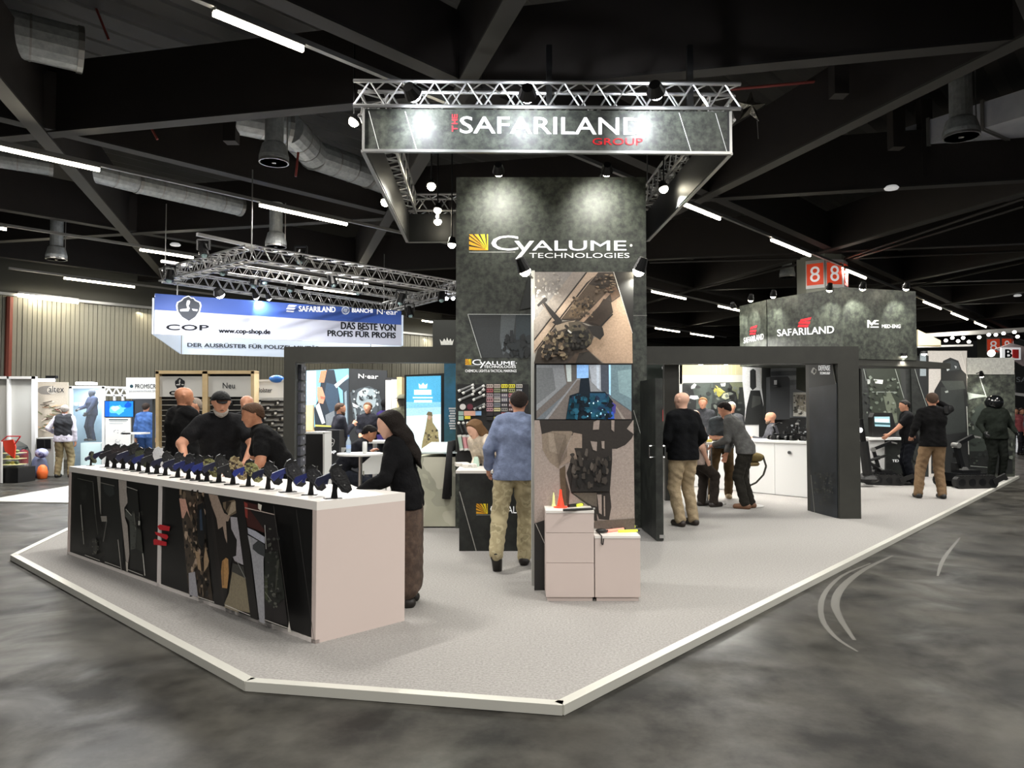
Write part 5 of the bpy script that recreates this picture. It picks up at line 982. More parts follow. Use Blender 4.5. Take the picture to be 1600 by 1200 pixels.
# far left: grey partition, poster stand
PT = root('partition', AY(28, gy(18.5), 18.5), 'light grey partition wall with white posts at the far left', 'partition')
pan('wall_board', rect(-60, 592, 12, gy(18.5)), 18.5, LG_, .04, PT); pan('wall_board', rect(13, 592, 49, gy(18.5)), 18.5, LG_, .04, PT)
for x in (12, 52): pan('post', rect(x-1.5 if x == 12 else x-3, 588, x+1.5 if x == 12 else x+3, gy(18.4)), 18.4, WPN, .1, PT)
pan('top_rail', rect(-60, 588, 55, 592), 18.4, WPN, .1, PT)
AX = root('poster_stand', AY(80, gy(18.8), 18.8), 'sand coloured poster stand with an oval logo and a low counter', 'stand')
pan('poster_board', rect(57, 597, 106, 684), 18.8, mat('sand_board', 'a89c8a', .6), .04, AX)
K = (0, 560, 6); it = [('ada394', rect(57, 597, 106, 684)), blob('77726c', *CR(*K, (440, 298))[0], 15, 7, 2, 20, .03), blob('bdb5a9', *CR(*K, (490, 298))[0], 8, 6, 3, 20, .03)]
rnd = random.Random(4)
for i in range(46):
    x0 = rnd.uniform(345, 600); y0 = 400+rnd.random()*270+(x0-345)*.1; p0, p1 = CR(*K, (x0, y0), (x0+rnd.uniform(40, 90), y0+rnd.uniform(-30, 30))); it.append(ln(rnd.choice(['4e4236', '8a6d55', '6f7056', 'd0c5b5', '3a3029', '7a3f34', 'c9a583']), *[min(105, max(58, v)) if j % 2 == 0 else min(682, v) for j, v in enumerate((*p0, *p1))], rnd.uniform(.8, 2.2)))
prints('print', YP(18.8), it, AX, lift=.002); text('altex', rect(76, 603, 100, 613), YP(18.8), BTXT, AX, lift=.05)
pan('low_counter', rect(56, 684, 84, gy(18.3)), 18.3, LG_, .4, AX); pan('counter_screen', rect(57, 686, 79, 701), 18.28, BLACK, .02, AX); MB().tube(AY(69, 686, 18.2), AY(71, 718, 18.2), .012, 5).build('hanging_cable', BLACK, AX)
p = AY(78, 589, 18.2); D = root('spotlight', p, 'long black arm lamp over the oval logo poster', 'spotlight'); pan('housing', rect(71, 587, 87, 591), 18.1, BLACK, .1, D); pan('lens', rect(56, 592, 84, 596), 18.2, mat('cool_panel_glow', 'f0f4ff', .4, emit=5), .05, D); area(p-V((.2, .3, .1)), (0, 0, -1), 1, .2, 14, (.9, .95, 1))
# glass display case with uniformed mannequin
GC = root('glass_case', AY(135, gy(19), 19), 'white framed glass display case lit from above at the left', 'display case')
for r_ in (rect(108, 604, 112, gy(19)), rect(159, 604, 163, gy(19)), rect(108, 603, 163, 607), rect(108, gy(19)-3, 163, gy(19))): pan('frame_bar', r_, 19, WPN, .06, GC)
pan('back_panel', rect(110, 604, 162, gy(20)-2), 20, mat('blue_grey_back', '6f8796', .5, nz=(2, '8aa3b5', .3, .7)), .03, GC); pan('glass_pane', rect(112, 607, 159, 735), 19.02, mat('thin_glass', 'f4fbff', .05, alpha=.03), .008, GC)
pan('plinth', rect(126, 692, 158, gy(19.3)), 19.3, mat('cyan_white_plinth', 'cfe6e8', .5), .4, GC); text('NIGHT  EQUIPMENT', rect(116, 629, 134, 635), YP(19.95), TXT, GC)
pan('light_panel', rect(118, 597, 142, 601), 19.3, mat('cool_panel_glow', 'f0f4ff', .4, emit=5), .3, GC); area(AY(137, 606, 19.5), (0, 0, -1), .8, .5, 30, (.88, .95, 1))
X = AY(143, 690, 19.55); person('navy uniformed mannequin reaching forward inside the glass case', X.x, X.y, 150, 1.36, z0=X.z+.02, rh=(.15, .35, 1.1), lh=(-.2, .3, .95), shirt='22283a', pants='20263a', shoes='101010', hair=('balaclava', '20242c'), skin=MC['mannequin_black'], res=.018, name='mannequin', cat='mannequin')
# truss bridge, blue screen, roll-up banner, white sign panel
Tq = root('truss_bridge', AY(180, 604, 19.2), 'small white truss bridge right of the glass case', 'truss'); MB().bar(AY(163, 605, 19.2), AY(199, 606, 19.2), .05).bar(AY(163, 617, 19.2), AY(199, 618, 19.2), .05).build('chord', WPN, Tq)
for i in range(3): MB().bar(AY(164+i*12, 617, 19.2), AY(170+i*12, 606, 19.2), .03).bar(AY(170+i*12, 606, 19.2), AY(176+i*12, 617, 19.2), .03).build('bracing', WPN, Tq)
for x in (179, 192): MB().bar(AY(x, 617, 19.2), AY(x, 628, 19.2), .05).build('hanger', WPN, Tq)
S1 = root('television', AY(186, 650, 18.9), 'bright blue television on the stand right of the glass case', 'television'); pan('bezel', rect(163, 626, 209, 652), 18.92, BLACK, .05, S1); pan('stand_post', rect(185, 650, 188, gy(19)), 19, ALUD, .04, S1)
prints('screen', YP(18.92), [('1f6fd0', rect(164, 627, 208, 651)), blob('58a8ee', 184, 640, 12, 7, 3, 14, .4), blob('9ccaf5', 180, 638, 6, 4, 6, 12, .4), blob('1246a0', 200, 633, 7, 5, 8, 12, .4), ('1250b0', rect(164, 627, 171, 651))], S1, m=SCREEN, lift=.003)
RU = root('roll_up_banner', AY(185, gy(18.7), 18.7), 'white roll-up banner with line drawings under the blue television', 'banner'); pan('banner_sheet', rect(165, 653, 204, gy(18.7)-2), 18.7, WPN, .01, RU); MB().box(*AY(185, gy(18.7)-1, 18.7), .66, .2, .07).build('base', ALUD, RU)
rnd = random.Random(8); it = [('2f4a52', rect(170, 655, 200, 656.6)), ('9aa3a8', rect(171, 658, 198, 659)), ('b0b8bc', rect(171, 661, 192, 662))]
for i in range(8):
    cx, cy, rr = rnd.uniform(172, 198), rnd.uniform(670, 708), rnd.uniform(3, 7)
    for j in range(7): t = rnd.random()*3+j*.5; it.append(ln('5d676c', cx+rr*math.cos(t), cy+rr*.6*math.sin(t), cx+rr*math.cos(t+.6), cy+rr*.6*math.sin(t+.6), .6))
prints('print', YP(18.7), it, RU, lift=.002)
pan('back_wall_panel', rect(206, 600, 246, gy(20.5)), 20.5, DKW, .05, label='dark back wall behind the man in the blue suit', cat='wall panel')
PS = root('sign_panel', AY(220, 622, 18.6), 'white sign panel with round logo at the top left of the wooden bays', 'sign'); pan('board', rect(197, 590, 247, 623), 18.6, WPN, .04, PS); pan('post', rect(238, 623, 241, gy(18.7)), 18.7, DARK, .05, PS)
text('PROMSCREEN', rect(211, 600, 256, 607), YP(18.6), BTXT, PS); text('promenschutz Shop', rect(202, 609, 250, 613), YP(18.6), mat('grey_lettering', '8f9499', .6), PS); prints('round_logo', YP(18.6), [blob('1a3a46', 205.5, 603.5, 2.8, 2.8, 1, 14, 0)], PS)
HT = root('high_table', AY(210, gy(19), 19), 'small white high table in front of the man in the blue suit', 'table'); MB().box(*AY(212, 677, 18.95), .5, .5, .04).build('table_top', WPN, HT); a = AY(208, 677, 18.95); MB().tube((a.x, a.y, 0), a, .03, 8).build('leg', WPN, HT)
# red hose post, refrigerated display, bags
a = AY(36, gy(17.6), 17.6); RP = root('fire_extinguisher_stand', a, 'red fire extinguisher stand with a white band at the far left', 'fire extinguisher'); RDP = mat('signal_red', 'c4282c', .4)
MB().lathe(a, [(.10, 0), (.10, .62), (.085, .66), (.03, .70)], 16).build('post', RDP, RP); MB().lathe(a+V((0, 0, .2)), [(.104, 0), (.104, .16)], 16).build('white_band', WPN, RP); MB().tube(a+V((-.05, 0, .68)), a+V((.09, 0, .74)), .02, 6).build('lever', BLACK, RP)
DF = root('cooled_display', AY(10, gy(16.6), 16.6), 'black curved glass food display with a red scoop top at the left edge', 'display case')
a = AY(14, gy(16.6), 16.6); MB().box(a.x-.2, a.y+.3, .17, .8, .6, .34).build('base', BLACK, DF); mb = MB()
pr = [(0, .34), (.42, .34), (.40, .62), (.30, .82), (.12, .92), (0, .94)]; mb.ext([(a.x-.25+x, a.y+.02, z) for x, z in pr], (0, .5, 0)).build('curved_glass', mat('tinted_glass', '20282a', .08, alpha=.45), DF)
for i in range(9): MB().ball((a.x-.15+.1*(i % 3)+.05, a.y+.1, .45+.13*(i//3)), (.05, .05, .035), 8, 6).build('sandwich', mat('yellow_food', 'd3c25a', .6) if i % 2 else mat('green_food', '6f8048', .6), DF)
for z in (.42, .55, .68): MB().box(a.x-.08, a.y+.25, z-.02, .36, .4, .012).build('shelf', mat('shelf_light', 'e6e0a8', .4, emit=.6), DF)
MB().ext([(a.x-.1, a.y-.02, .72), (a.x+.12, a.y-.02, .55), (a.x+.14, a.y-.02, .82), (a.x+.08, a.y-.02, .98), (a.x-.15, a.y-.02, .95)], (0, .03, 0)).build('red_cover', mat('orange_red_paint', 'd8402a', .4), DF); MB().path([(a.x-.2, a.y, .93), (a.x-.05, a.y-.02, 1.05), (a.x+.25, a.y-.02, 1.05), (a.x+.02, a.y, .75)], .014).build('handle', RDP, DF)
pan('edge_post', rect(-4, 690, 2, gy(16.5)), 16.5, WPN, .05, DF)
a = AY(61, gy(18), 18); mb = MB(); mb.lathe(a, [(.16, 0), (.2, .2), (.15, .42), (.1, .5)], 10).build('carrier_bag', mat('blue_grey_bag', '5b6480', .6, bump=(9, .6)), label='blue grey bag on the floor beside the white post at left', cat='bag', smooth=True)
a = AY(63, gy(17.9)-1, 17.8); MB().ball((a.x+.02, a.y, .60), (.15, .13, .12), 14, 8).build('helmet', mat('white_blue_helmet', 'b5b8d8', .4, nz=(9, '3a3f78', .45, .6)), label='white and blue helmet on top of the bag at left', cat='helmet', smooth=True)
a = AY(66, gy(17.6), 17.6); MB().lathe(a, [(.10, 0), (.12, .15), (.09, .28), (.03, .33)], 10).build('orange_bag', mat('orange_cloth', 'e0682c', .6, bump=(12, .6)), label='small orange bag on the floor at left', cat='bag', smooth=True)
# pale floor of the neighbouring stand
MB().prism([(-9.5, 13.2), (-1.4, 12.2), (-1.4, 20), (-9.5, 24)], .001, .02).build('stand_floor', mat('pale_vinyl', 'b5b4b0', .4), label='pale floor of the neighbouring stand', cat='floor', kind='structure')
# wooden framed wall of two bays
SB = mat('pale_sign_board', 'c9c8c4', .5); SLW = mat('white_slat', 'a9a69f', .5)
Yb = 13.0; FB = root('product_bays', AY(320, gy(Yb), Yb), 'plywood framed wall of two black slatted bays headed by white signs', 'display wall')
for r_ in (rect(243, 580, 248, gy(Yb)), rect(316, 580, 324, gy(Yb)), rect(392, 580, 397, gy(Yb)), rect(243, 579, 397, 584)): pan('frame_post', r_, Yb, WOOD, .25, FB)
for x0, x1 in ((248, 316), (324, 392)):
    pan('sign_board', rect(x0, 588, x1, 620), Yb+.04, SB, .03, FB); pan('back_board', rect(x0, 584, x1, gy(Yb)), Yb+.12, mat('black_slat_back', '100f11', .6), .03, FB)
    for i in range(13): y = 624+i*8.2; pan('slat', rect(x0, y, x1, y+1.3), Yb+.09, SLW, .02, FB)
def shield(cx, cy, w, h, pl, par, c1='101720', c2='c9ccd2', edge=True):
    S_ = lambda pts: [(cx+x*w, cy+y*h) for x, y in pts]
    out = [(0, -.5), (.12, -.42), (.2, -.42), (.28, -.33), (.46, -.25), (.5, -.12), (.44, .12), (.3, .33), (.02, .5), (-.28, .33), (-.44, .12), (-.48, -.12), (-.44, -.25), (-.28, -.33), (-.2, -.42)]
    it = ([(c2, S_([(x*1.14, y*1.1) for x, y in out]))] if edge else [])+[(c1, S_(out)), (c2, S_([(-.36, .02), (-.05, -.02), (-.1, -.18), (-.06, -.34), (.03, -.36), (.08, -.30), (.05, -.2), (.0, -.12), (.06, -.02), (.0, .1), (-.36, .1)])), (c2, S_([(.14, .0), (.4, .02), (.38, .1), (.2, .08)]))]
    return prints('shield_emblem', pl, it, par)
b1 = YP(Yb+.04); shield(281, 600, 16, 20, b1, FB, '17181c', 'c9c8c4', False); text('COP', rect(265, 611, 299, 617), b1, BTXT, FB, bold=.05); text('Neu', rect(348, 598, 367, 607), b1, BTXT, FB)
rnd = random.Random(21)
for i in range(11):
    x = 326+i*5.6; y = 628+8.2*rnd.randint(0, 8); w_ = rnd.uniform(4, 8)
    s_ = root('hanging_tool', AY(x, y, Yb+.05), 'small black fitting on the slats of the right plywood bay, %s from the left' % ORD[i], 'holster', 'small black goods on the slats of the right bay'); MB().ext(pquad([(x, y), (x+w_, y), (x+w_, y+3), (x+3, y+6), (x, y+6)], YP(Yb+.02)), (0, .05, 0)).build('pouch', BLACK, s_); pan('clip', rect(x+1, y-1.5, x+2.5, y+1), Yb+.01, ALU, .02, s_)
Yh = 13.5; HU = root('product_bays', AY(430, gy(Yh), Yh), 'white slatted wall unit with a pale sign right of the plywood bays', 'display wall')
pan('sign_board', rect(398, 596, 470, 621), Yh, WPN, .05, HU); pan('top_edge', rect(398, 593, 470, 596), Yh-.03, WPN, .12, HU); pan('back_board', rect(398, 621, 458, gy(Yh)), Yh+.1, mat('pale_slat_back', 'b9b8b4', .6), .03, HU); text('Holster', rect(401, 606, 425, 613), YP(Yh), BTXT, HU)
for i in range(13):
    y = 626+i*8.0; pan('slat', rect(398, y, 458, y+3.2), Yh+.06, mat('black_slat', '151517', .5), .03, HU)
rnd = random.Random(5)
for i in range(16):
    x = 399.5+i*2.4; y = 626+8*((i*5) % 12); w_ = rnd.uniform(5, 9); s_ = root('hanging_tool', AY(x, y, Yh), 'black pistol shaped holster on the pale slatted unit, %s from the left' % ORD[i], 'holster', 'black holsters on the pale slatted unit')
    MB().ext(pquad([(x, y), (x+w_, y-1), (x+w_, y+2), (x+w_*.4, y+3), (x+w_*.3, y+7), (x, y+7)], YP(Yh)), (0, .05, 0)).build('pouch', BLACK, s_); pan('tag', rect(x+w_*.6, y+2, x+w_, y+5), Yh-.01, WPN, .01, s_)
a = AY(432, 592, Yh); MB().ball(a, (.14, .08, .07), 12, 8).build('blue_bundle', mat('blue_foil', '2c6cc0', .4, bump=(12, .6)), label='crumpled blue bundle lying on top of the pale slatted unit', cat='bundle', smooth=True)
# blue and white hanging banner
bA = G(241, 522, 3.3); bB = G(627, 540, 3.3); 
HB_ = root('hanging_banner', (bA+bB)/2, 'large blue and white hanging banner with shield logo', 'banner'); bt = 3.3+ (bA.y*64/FPX)
bA.z = bB.z = 0; bp = plane(bA, bB); bk = V((-2.0, 5.8, 0)); BLU = mat('banner_blue', '2d4fa0', .5); BW = mat('banner_white', 'b4b9cc', .5); GLOWW = mat('backlit_banner', 'c4d0e0', .5, emit=.2)
bm0 = 3.3+(bt-3.3)*.60
MB().prism([bA, bB, bB-bp[1]*.03, bA-bp[1]*.03], 3.3, bm0).build('white_band', BW, HB_); MB().prism([bA, bB, bB-bp[1]*.03, bA-bp[1]*.03], bm0+.002, bt).build('blue_band', BLU, HB_)
for a, c in ((bA, bA+bk), (bA+bk, bB+bk*.9), (bB, bB+bk*.9)):
    q_ = plane(a, c); MB().prism([a-q_[1]*.02, c-q_[1]*.02, c-q_[1]*.05, a-q_[1]*.05], 3.3, bt-.1).build('side_band', GLOWW, HB_)
shield(294.5, 482.5, 36, 38, bp, HB_, '1b2433', 'dfe6f2'); text('COP', [(260, 507), (326, 508), (326, 516.5), (260, 515.5)], bp, BTXT, HB_, bold=.04); text('www.cop-shop.de', [(342, 513), (422, 515), (422, 524), (342, 522)], bp, BTXT, HB_, bold=.04)
text('SAFARILAND', [(467, 478), (524, 479.5), (524, 488), (467, 486.5)], bp, TXT, HB_, bold=.02); text('BIANCHI', [(550, 481.5), (582, 482.5), (582, 489), (550, 488)], bp, TXT, HB_, bold=.02); text('N·ear', [(589, 483), (621, 484), (621, 492), (589, 491)], bp, TXT, HB_)
text('DAS BESTE VON', [(533, 503), (618, 507), (618, 517), (533, 514)], bp, BTXT, HB_, bold=.03); text('PROFIS FÜR PROFIS', [(512, 514), (618, 518), (618, 528.5), (512, 525)], bp, BTXT, HB_, bold=.03)
prints('white_emblem', bp, [('e8ecf4', [(452, 476), (464, 477), (460, 480), (449, 479)]), ('e8ecf4', [(449, 480.5), (462, 481.5), (459, 484), (447, 483)]), ('e8ecf4', [(448, 485), (460, 486), (458, 488), (447, 487)]), blob('c5cfe6', 540, 485, 6.5, 6.5, 1, 20, 0), blob('3a59a5', 540, 485, 4.6, 4.6, 1, 20, 0), blob('c5cfe6', 540, 485, 3.4, 3.4, 1, 12, .2)], HB_, lift=.006)
q2_ = plane(bA+bk, bB+bk*.9); q2_ = (q2_[0]+q2_[1]*.0, q2_[1]); text('DER AUSRÜSTER FÜR POLIZEI, MILITÄR', [(293, 534.5), (500, 540), (500, 548), (293, 542.5)], q2_, mat('slate_lettering', '2b3648', .6), HB_, lift=.03, bold=.03)
MB().tube((bA.x+.4, bA.y+.2, bt), (bA.x+.4, bA.y+.2, 4.5), .012, 5).build('hanger_cable', ALUD, HB_); MB().tube((bB.x-.3, bB.y-.1, bt), (bB.x-.3, bB.y-.1, 4.6), .012, 5).build('hanger_cable', ALUD, HB_)
# its truss
CTs = root('lighting_truss', (-4.5, 16, 4.45), 'silver truss rectangle above the blue and white banner', 'truss'); zt2 = 4.6
tN, tL, tR, tF = G(393, 396, zt2), G(258, 431, zt2), G(716, 450, zt2), G(600, 482, zt2)
for a, c in ((tN, tL), (tN, tR), (tL, tF), (tF, tR)): truss(a, c, .26, 'truss_segment', CTs, r=.02)
truss(tL*.5+tN*.5, tF*.45+tR*.55, .2, 'truss_segment', CTs, r=.016); MB().bar(G(308, 366, 4.9), G(400, 386, 4.9), .06).build('pipe', ALU, CTs); MB().bar(G(252, 408, 4.75), G(300, 416, 4.75), .06).build('pipe', ALU, CTs)
for v in (tN, tL, tR, tF): MB().tube(v, v+V((0, 0, 1.6)), .012, 5).build('hanger_cable', ALUD, CTs)
mh = [(265, 432, 15.6), (318, 392, 14.4), (350, 420, 15), (398, 440, 16), (470, 402, 14.8), (412, 436, 17), (520, 440, 17), (560, 452, 18), (627, 468, 17.5), (640, 488, 19), (690, 463, 17.5), (455, 448, 18)]
mh.sort()
for i, (x, y, Y) in enumerate(mh):
    p = AY(x, y, Y); D = root('stage_lamp', p, 'black stage lamp under the silver truss above the blue banner, %s from the left' % ORD[i], 'stage lamp', 'black stage lamps under the silver truss'); d = V((.3*math.sin(i*2), -.3, -1)).normalized()
    MB().tube(p-d*.14, p+d*.1, .08, 10, .1).build('housing', BLKM, D); MB().bar(p+V((-.12, 0, .02)), p+V((-.12, 0, .22)), .03).bar(p+V((.12, 0, .02)), p+V((.12, 0, .22)), .03).bar(p+V((-.12, 0, .22)), p+V((.12, 0, .22)), .03).build('yoke', BLKM, D); MB().ball(p+d*.1, .06, 10, 6).build('lens', mat('unlit_lens', '8fa6a8', .1, .2), D)
for x, y, Y, w_, r_, lb in ((343, 459, 15.6, 150, .11, 'very bright flood lamp over the left of the blue banner'), (400, 464, 17, 90, .07, 'bright lamp just right of the flood lamp, over the blue banner'), (420, 466, 17.3, 60, .06, 'smaller lamp third from the left over the blue banner'), (697, 466, 18, 60, .06, 'bright lamp under the truss just left of the tower'), (708, 466, 18.5, 50, .05, 'small bright lamp touching the tower edge under the truss')):
    p = AY(x, y, Y); clamp_lamp(x, y, Y, (p.x+.3, p.y+1.5, 2.6) if x < 430 else (p.x, p.y-2, 0), lb, w_, LENSC, r_, None, 110)
# wall prints behind the left portal
Yp = 17.0; PW = root('printed_wall', AY(550, gy(Yp), Yp), 'two printed wall panels behind the left portal, one showing a hand, one a painted face', 'printed wall')
pan('print_panel', [(478, 579), (545, 576), (545, gy(Yp)), (478, gy(Yp))], Yp, DKW, .04, PW); pan('print_panel', [(545.5, 576), (605, 579), (605, gy(Yp)), (545.5, gy(Yp))], Yp, DKW, .04, PW)
L8 = (440, 540, 5.714); it = []
def c8(c, *p): it.append((c, CR(*L8, *p)))
c8('6fa9c4', (220, 225), (600, 205), (600, 730), (220, 730)); c8('9cc4dc', (220, 225), (310, 222), (310, 530), (220, 530)); c8('1c2733', (350, 330), (400, 215), (470, 215), (510, 420), (540, 620), (480, 720), (300, 730), (290, 560), (330, 480)); c8('2c4054', (400, 330), (480, 350), (510, 420), (500, 560), (430, 600), (380, 450))
c8('2a3540', (500, 360), (600, 290), (600, 720), (560, 720), (545, 400)); c8('d9e2e6', (470, 350), (590, 260), (600, 275), (490, 380)); c8('7a8c98', (560, 420), (580, 400), (590, 720), (570, 720)); c8('b07a5c', (330, 330), (350, 225), (405, 220), (380, 330)); c8('c98a70', (320, 370), (360, 370), (390, 460), (370, 520), (330, 510), (318, 440))
c8('9a5f4c', (345, 450), (390, 460), (385, 480), (350, 475)); c8('b7bcc0', (300, 540), (335, 510), (390, 690), (360, 700)); c8('6c737a', (390, 620), (470, 580), (480, 700), (400, 720)); c8('b7b25a', (300, 705), (460, 715), (460, 728), (300, 722)); c8('0f1114', (285, 728), (600, 728), (600, 900), (285, 900))
c8('1a1e22', (602, 207), (940, 222), (940, 900), (602, 900)); c8('3a4248', (610, 420), (700, 380), (780, 360), (860, 400), (900, 520), (860, 700), (700, 720), (640, 640)); c8('8d9aa0', (680, 420), (740, 375), (820, 390), (850, 460), (835, 540), (770, 600), (700, 560), (665, 500)); c8('b3bec2', (690, 410), (740, 385), (780, 400), (760, 450), (700, 460))
c8('23292e', (690, 450), (725, 445), (730, 480), (695, 485)); c8('23292e', (780, 450), (815, 455), (812, 480), (780, 478)); c8('c8d0d2', (630, 510), (690, 540), (680, 560), (640, 545)); c8('7d8a90', (640, 560), (660, 560), (690, 690), (670, 700)); c8('586369', (700, 580), (780, 600), (760, 720), (690, 710))
it += speckle(['5a666c', '2a3136', 'aab4b8', '14181b'], 551, 604, 592, 660, 60, 1.6, 5)
prints('print', YP(Yp), it, PW, lift=.004); text('N·ear', [(560, 584), (591, 585), (591, 592), (560, 591)], YP(Yp-.02), TXT, PW)
Cb = root('cabinet', AY(616, gy(15.8), 15.8), 'tall pale wooden cabinet with white doors beside the face poster', 'cabinet'); pan('side_panel', rect(620, 589, 628, gy(15.6)), 15.6, WOOD, .5, Cb)
pan('door', rect(602.5, 594, 611, 660), 15.75, WPN, .03, Cb); pan('door', rect(611.6, 593, 620, 660), 15.75, WPN, .03, Cb); pan('carcass', rect(602, 590, 620, gy(15.8)), 15.8, mat('black_carcass', '121214', .6), .4, Cb); pan('post', rect(478, 633, 489, 673), 16.4, WOOD, .1, Cb)
# big blue screen in a black frame, teal panel, crown panel
Ys = 13.6; BS = root('display_screen', AY(663, 705, Ys), 'large upright blue lit screen in a black frame left of the tower', 'screen'); pan('frame', [(632, 586), (697, 583), (697, 707), (632, 707)], Ys, BLACK, .15, BS)
it = [('52a8d0', [(635, 588.5), (689, 587), (689, 704), (635, 703)]), ('86c4dc', [(635, 628), (689, 628), (689, 704), (635, 703)]), ('d8e8ec', [(635, 648), (689, 645), (689, 704), (635, 703)]), ('a9d3e2', [(635, 638), (689, 636), (689, 647), (635, 650)])]
it += [('8a7f5c', [(668, 650), (671, 643), (675, 645), (676, 660), (684, 672), (688, 704), (658, 703), (660, 690), (665, 668)]), blob('a98a76', 671, 652, 3, 4, 2, 10, .1), ('6a6048', [(666, 648), (669, 643), (675, 644), (676, 650), (669, 649)])]+speckle(['6a6048', '9a9068', '4a4436'], 664, 672, 684, 702, 40, 1.8, 5)
it += [('e4f2f6', rect(647, 609, 674, 617)), ('d6ecf4', rect(645, 620, 676, 622.5)), ('e4f2f6', rect(647, 625, 675, 629)), ('e8f4f8', [(655, 607), (654, 599), (658, 602), (661, 598), (664, 602), (668, 599), (667, 607)])]
prints('screen', YP(Ys), it, BS, m=SCREEN, lift=.003); MB().box(*AY(663, gy(Ys, .3), Ys+.1), .6, .3, .6).build('base', BLACK, BS)
pan('teal_panel', rect(694, 562, 714, gy(13)), 13.0, mat('teal_board', '2f5f6c', .5, nz=(1.2, '3c86b8', .4, .7)), .05, label='teal printed panel between the blue screen and the tower', cat='panel')
CP = root('sign_panel', AY(700, 560, 12.6), 'dark panel with a small white crown, left of the tower', 'sign'); pan('board', rect(676, 500, 714, 562), 12.9, DARK, .1, CP); pan('post', rect(706, 562, 712, gy(13.2, PZ)), 13.2, DARK, .1, CP); prints('crown_emblem', YP(12.9), [('e2e2e0', [(689, 539), (687, 530), (691, 534), (694, 529), (697, 533), (698.5, 527), (701, 533), (704, 529), (706, 534), (709, 530), (707, 539)])], CP)
prints('lines', YP(12.98), [('d8dfe4', rect(701+(i % 3), 637+i*3.9, 712-(i % 2), 639.4+i*3.9)) for i in range(9)], CP, lift=.0)
# camouflage counter with sloping white top
a, c = G(652, 825, PZ), G(713, 825, PZ); a.y = c.y; zc = H-74*a.y/FPX; CA = root('camouflage_counter', (a+c)/2, 'pale camouflage printed counter with sloping white top left of the tower', 'counter')
MB().prism([a, c, c+V((0, .7, 0)), a+V((.0, .7, 0))], PZ+.02, zc).build('counter_body', camo('pale_camouflage', ['b5b3a2', 'a9a896', '9c9c8c', 'b8b6a6'], 1.6), CA)
MB().hexa([a+V((-.01, -.02, zc)), c+V((.02, -.02, zc)), c+V((.02, .8, zc)), a+V((.1, .8, zc)), a+V((-.01, -.02, zc+.02)), c+V((.02, -.02, zc+.02)), c+V((.02, .8, zc+.12)), a+V((.1, .8, zc+.12))]).build('worktop', mat('pale_blue_top', 'cfdada', .4), CA)
# small high tables, bottle, can, chair, dark cases
tc = AY(563, 708, 10.1); T1 = root('high_table', (tc.x, tc.y, PZ), 'round white high table on a chrome pole in front of the hunched man', 'table')
MB().lathe((tc.x, tc.y, tc.z-.03), [(.31, 0), (.315, .015), (.31, .03)], 28).build('table_top', WPN, T1); MB().tube((tc.x, tc.y, PZ), (tc.x, tc.y, tc.z-.03), .028, 12).build('leg', CHROME, T1); MB().lathe((tc.x, tc.y, PZ), [(.24, 0), (.24, .01), (.04, .03)], 24).build('base', CHROME, T1)
p = AY(544.5, 705, 10.15); z = tc.z; Bt = root('bottle', (p.x, p.y, z), 'clear water bottle standing on the left of the round high table', 'bottle'); MB().lathe((p.x, p.y, z), [(.03, 0), (.034, .02), (.034, .15), (.012, .2), (.012, .225)], 14).build('bottle_body', mat('bottle_plastic', 'c5d6e6', .1, alpha=.55), Bt, smooth=True); MB().tube((p.x, p.y, z+.225), (p.x, p.y, z+.245), .015, 10).build('cap', mat('blue_cap', '3c5c9c', .4), Bt); MB().lathe((p.x, p.y, z+.06), [(.0345, 0), (.0345, .05)], 14).build('bottle_label', mat('blue_label', '8aa2cc', .4), Bt)
p = AY(570, 704, 10.0); MB().lathe((p.x, p.y, z), [(.03, 0), (.033, .02), (.033, .15), (.025, .16)], 14).build('drink_can', mat('pale_can', 'd5d6d4', .3, .3), label='pale drink can on the round high table by the hunched man', cat='can', smooth=True)
tc = AY(590, 690, 13.6); T2 = root('high_table', (tc.x, tc.y, .02), 'farther white high table behind the hunched man', 'table'); MB().box(tc.x, tc.y, tc.z, .7, .6, .04).build('table_top', WPN, T2); MB().tube((tc.x-.05, tc.y, .02), (tc.x-.05, tc.y, tc.z), .04, 10).build('leg', ALU, T2)
def chair(x, y, rz, label):
    o = root('chair', (x, y, .02), label, 'chair', rz=rz); M_ = Matrix.Translation((x, y, .02)) @ Matrix.Rotation(rz, 4, 'Z')
    def tr(m): m.v = [M_ @ v for v in m.v]; return m
    tr(MB().box(0, 0, .45, .44, .42, .04)).build('seat', WPN, o); tr(MB().box(0, .22, .72, .42, .03, .36)).build('backrest', WPN, o)
    for sx in (-.19, .19):
        for sy in (-.18, .2): tr(MB().tube((sx, sy, 0), (sx, sy, .44 if sy < 0 else .6), .014, 6)).build('leg', CHROME, o)
a = AY(590, 720, 12.3); chair(a.x, a.y, .4, 'white chair behind the round high table'); 
a = AY(508, 720, 13.8); chair(a.x+.1, a.y+.2, -.5, 'white chair beside the black case at the neighbouring stand')
C1 = root('black_case', AY(491, gy(12.6), 12.6), 'tall black case with white edges right of the left portal column', 'case'); pan('case_body', rect(476, 678, 504.5, gy(12.6)), 12.6, BLACK, .5, C1); pan('edge', rect(504.5, 676, 507, gy(12.6)), 12.58, WPN, .5, C1); pan('edge', rect(476, 675, 507, 678), 12.58, WPN, .5, C1); a = AY(484, 674, 12.8); MB().box(a.x, a.y, a.z, .14, .1, .04).build('box_on_top', WOOD, C1)
C2 = root('logo_counter', AY(518, gy(14), 14), 'dark counter with white shield logo behind the black case', 'counter'); pan('counter_body', rect(508, 672, 530, gy(14)), 14, DKW, .5, C2); shield(515.5, 691, 13, 16, YP(14), C2, '14161a', 'e6e6e6'); text('COP', rect(506, 704, 525, 709), YP(14), TXT, C2, bold=.03)
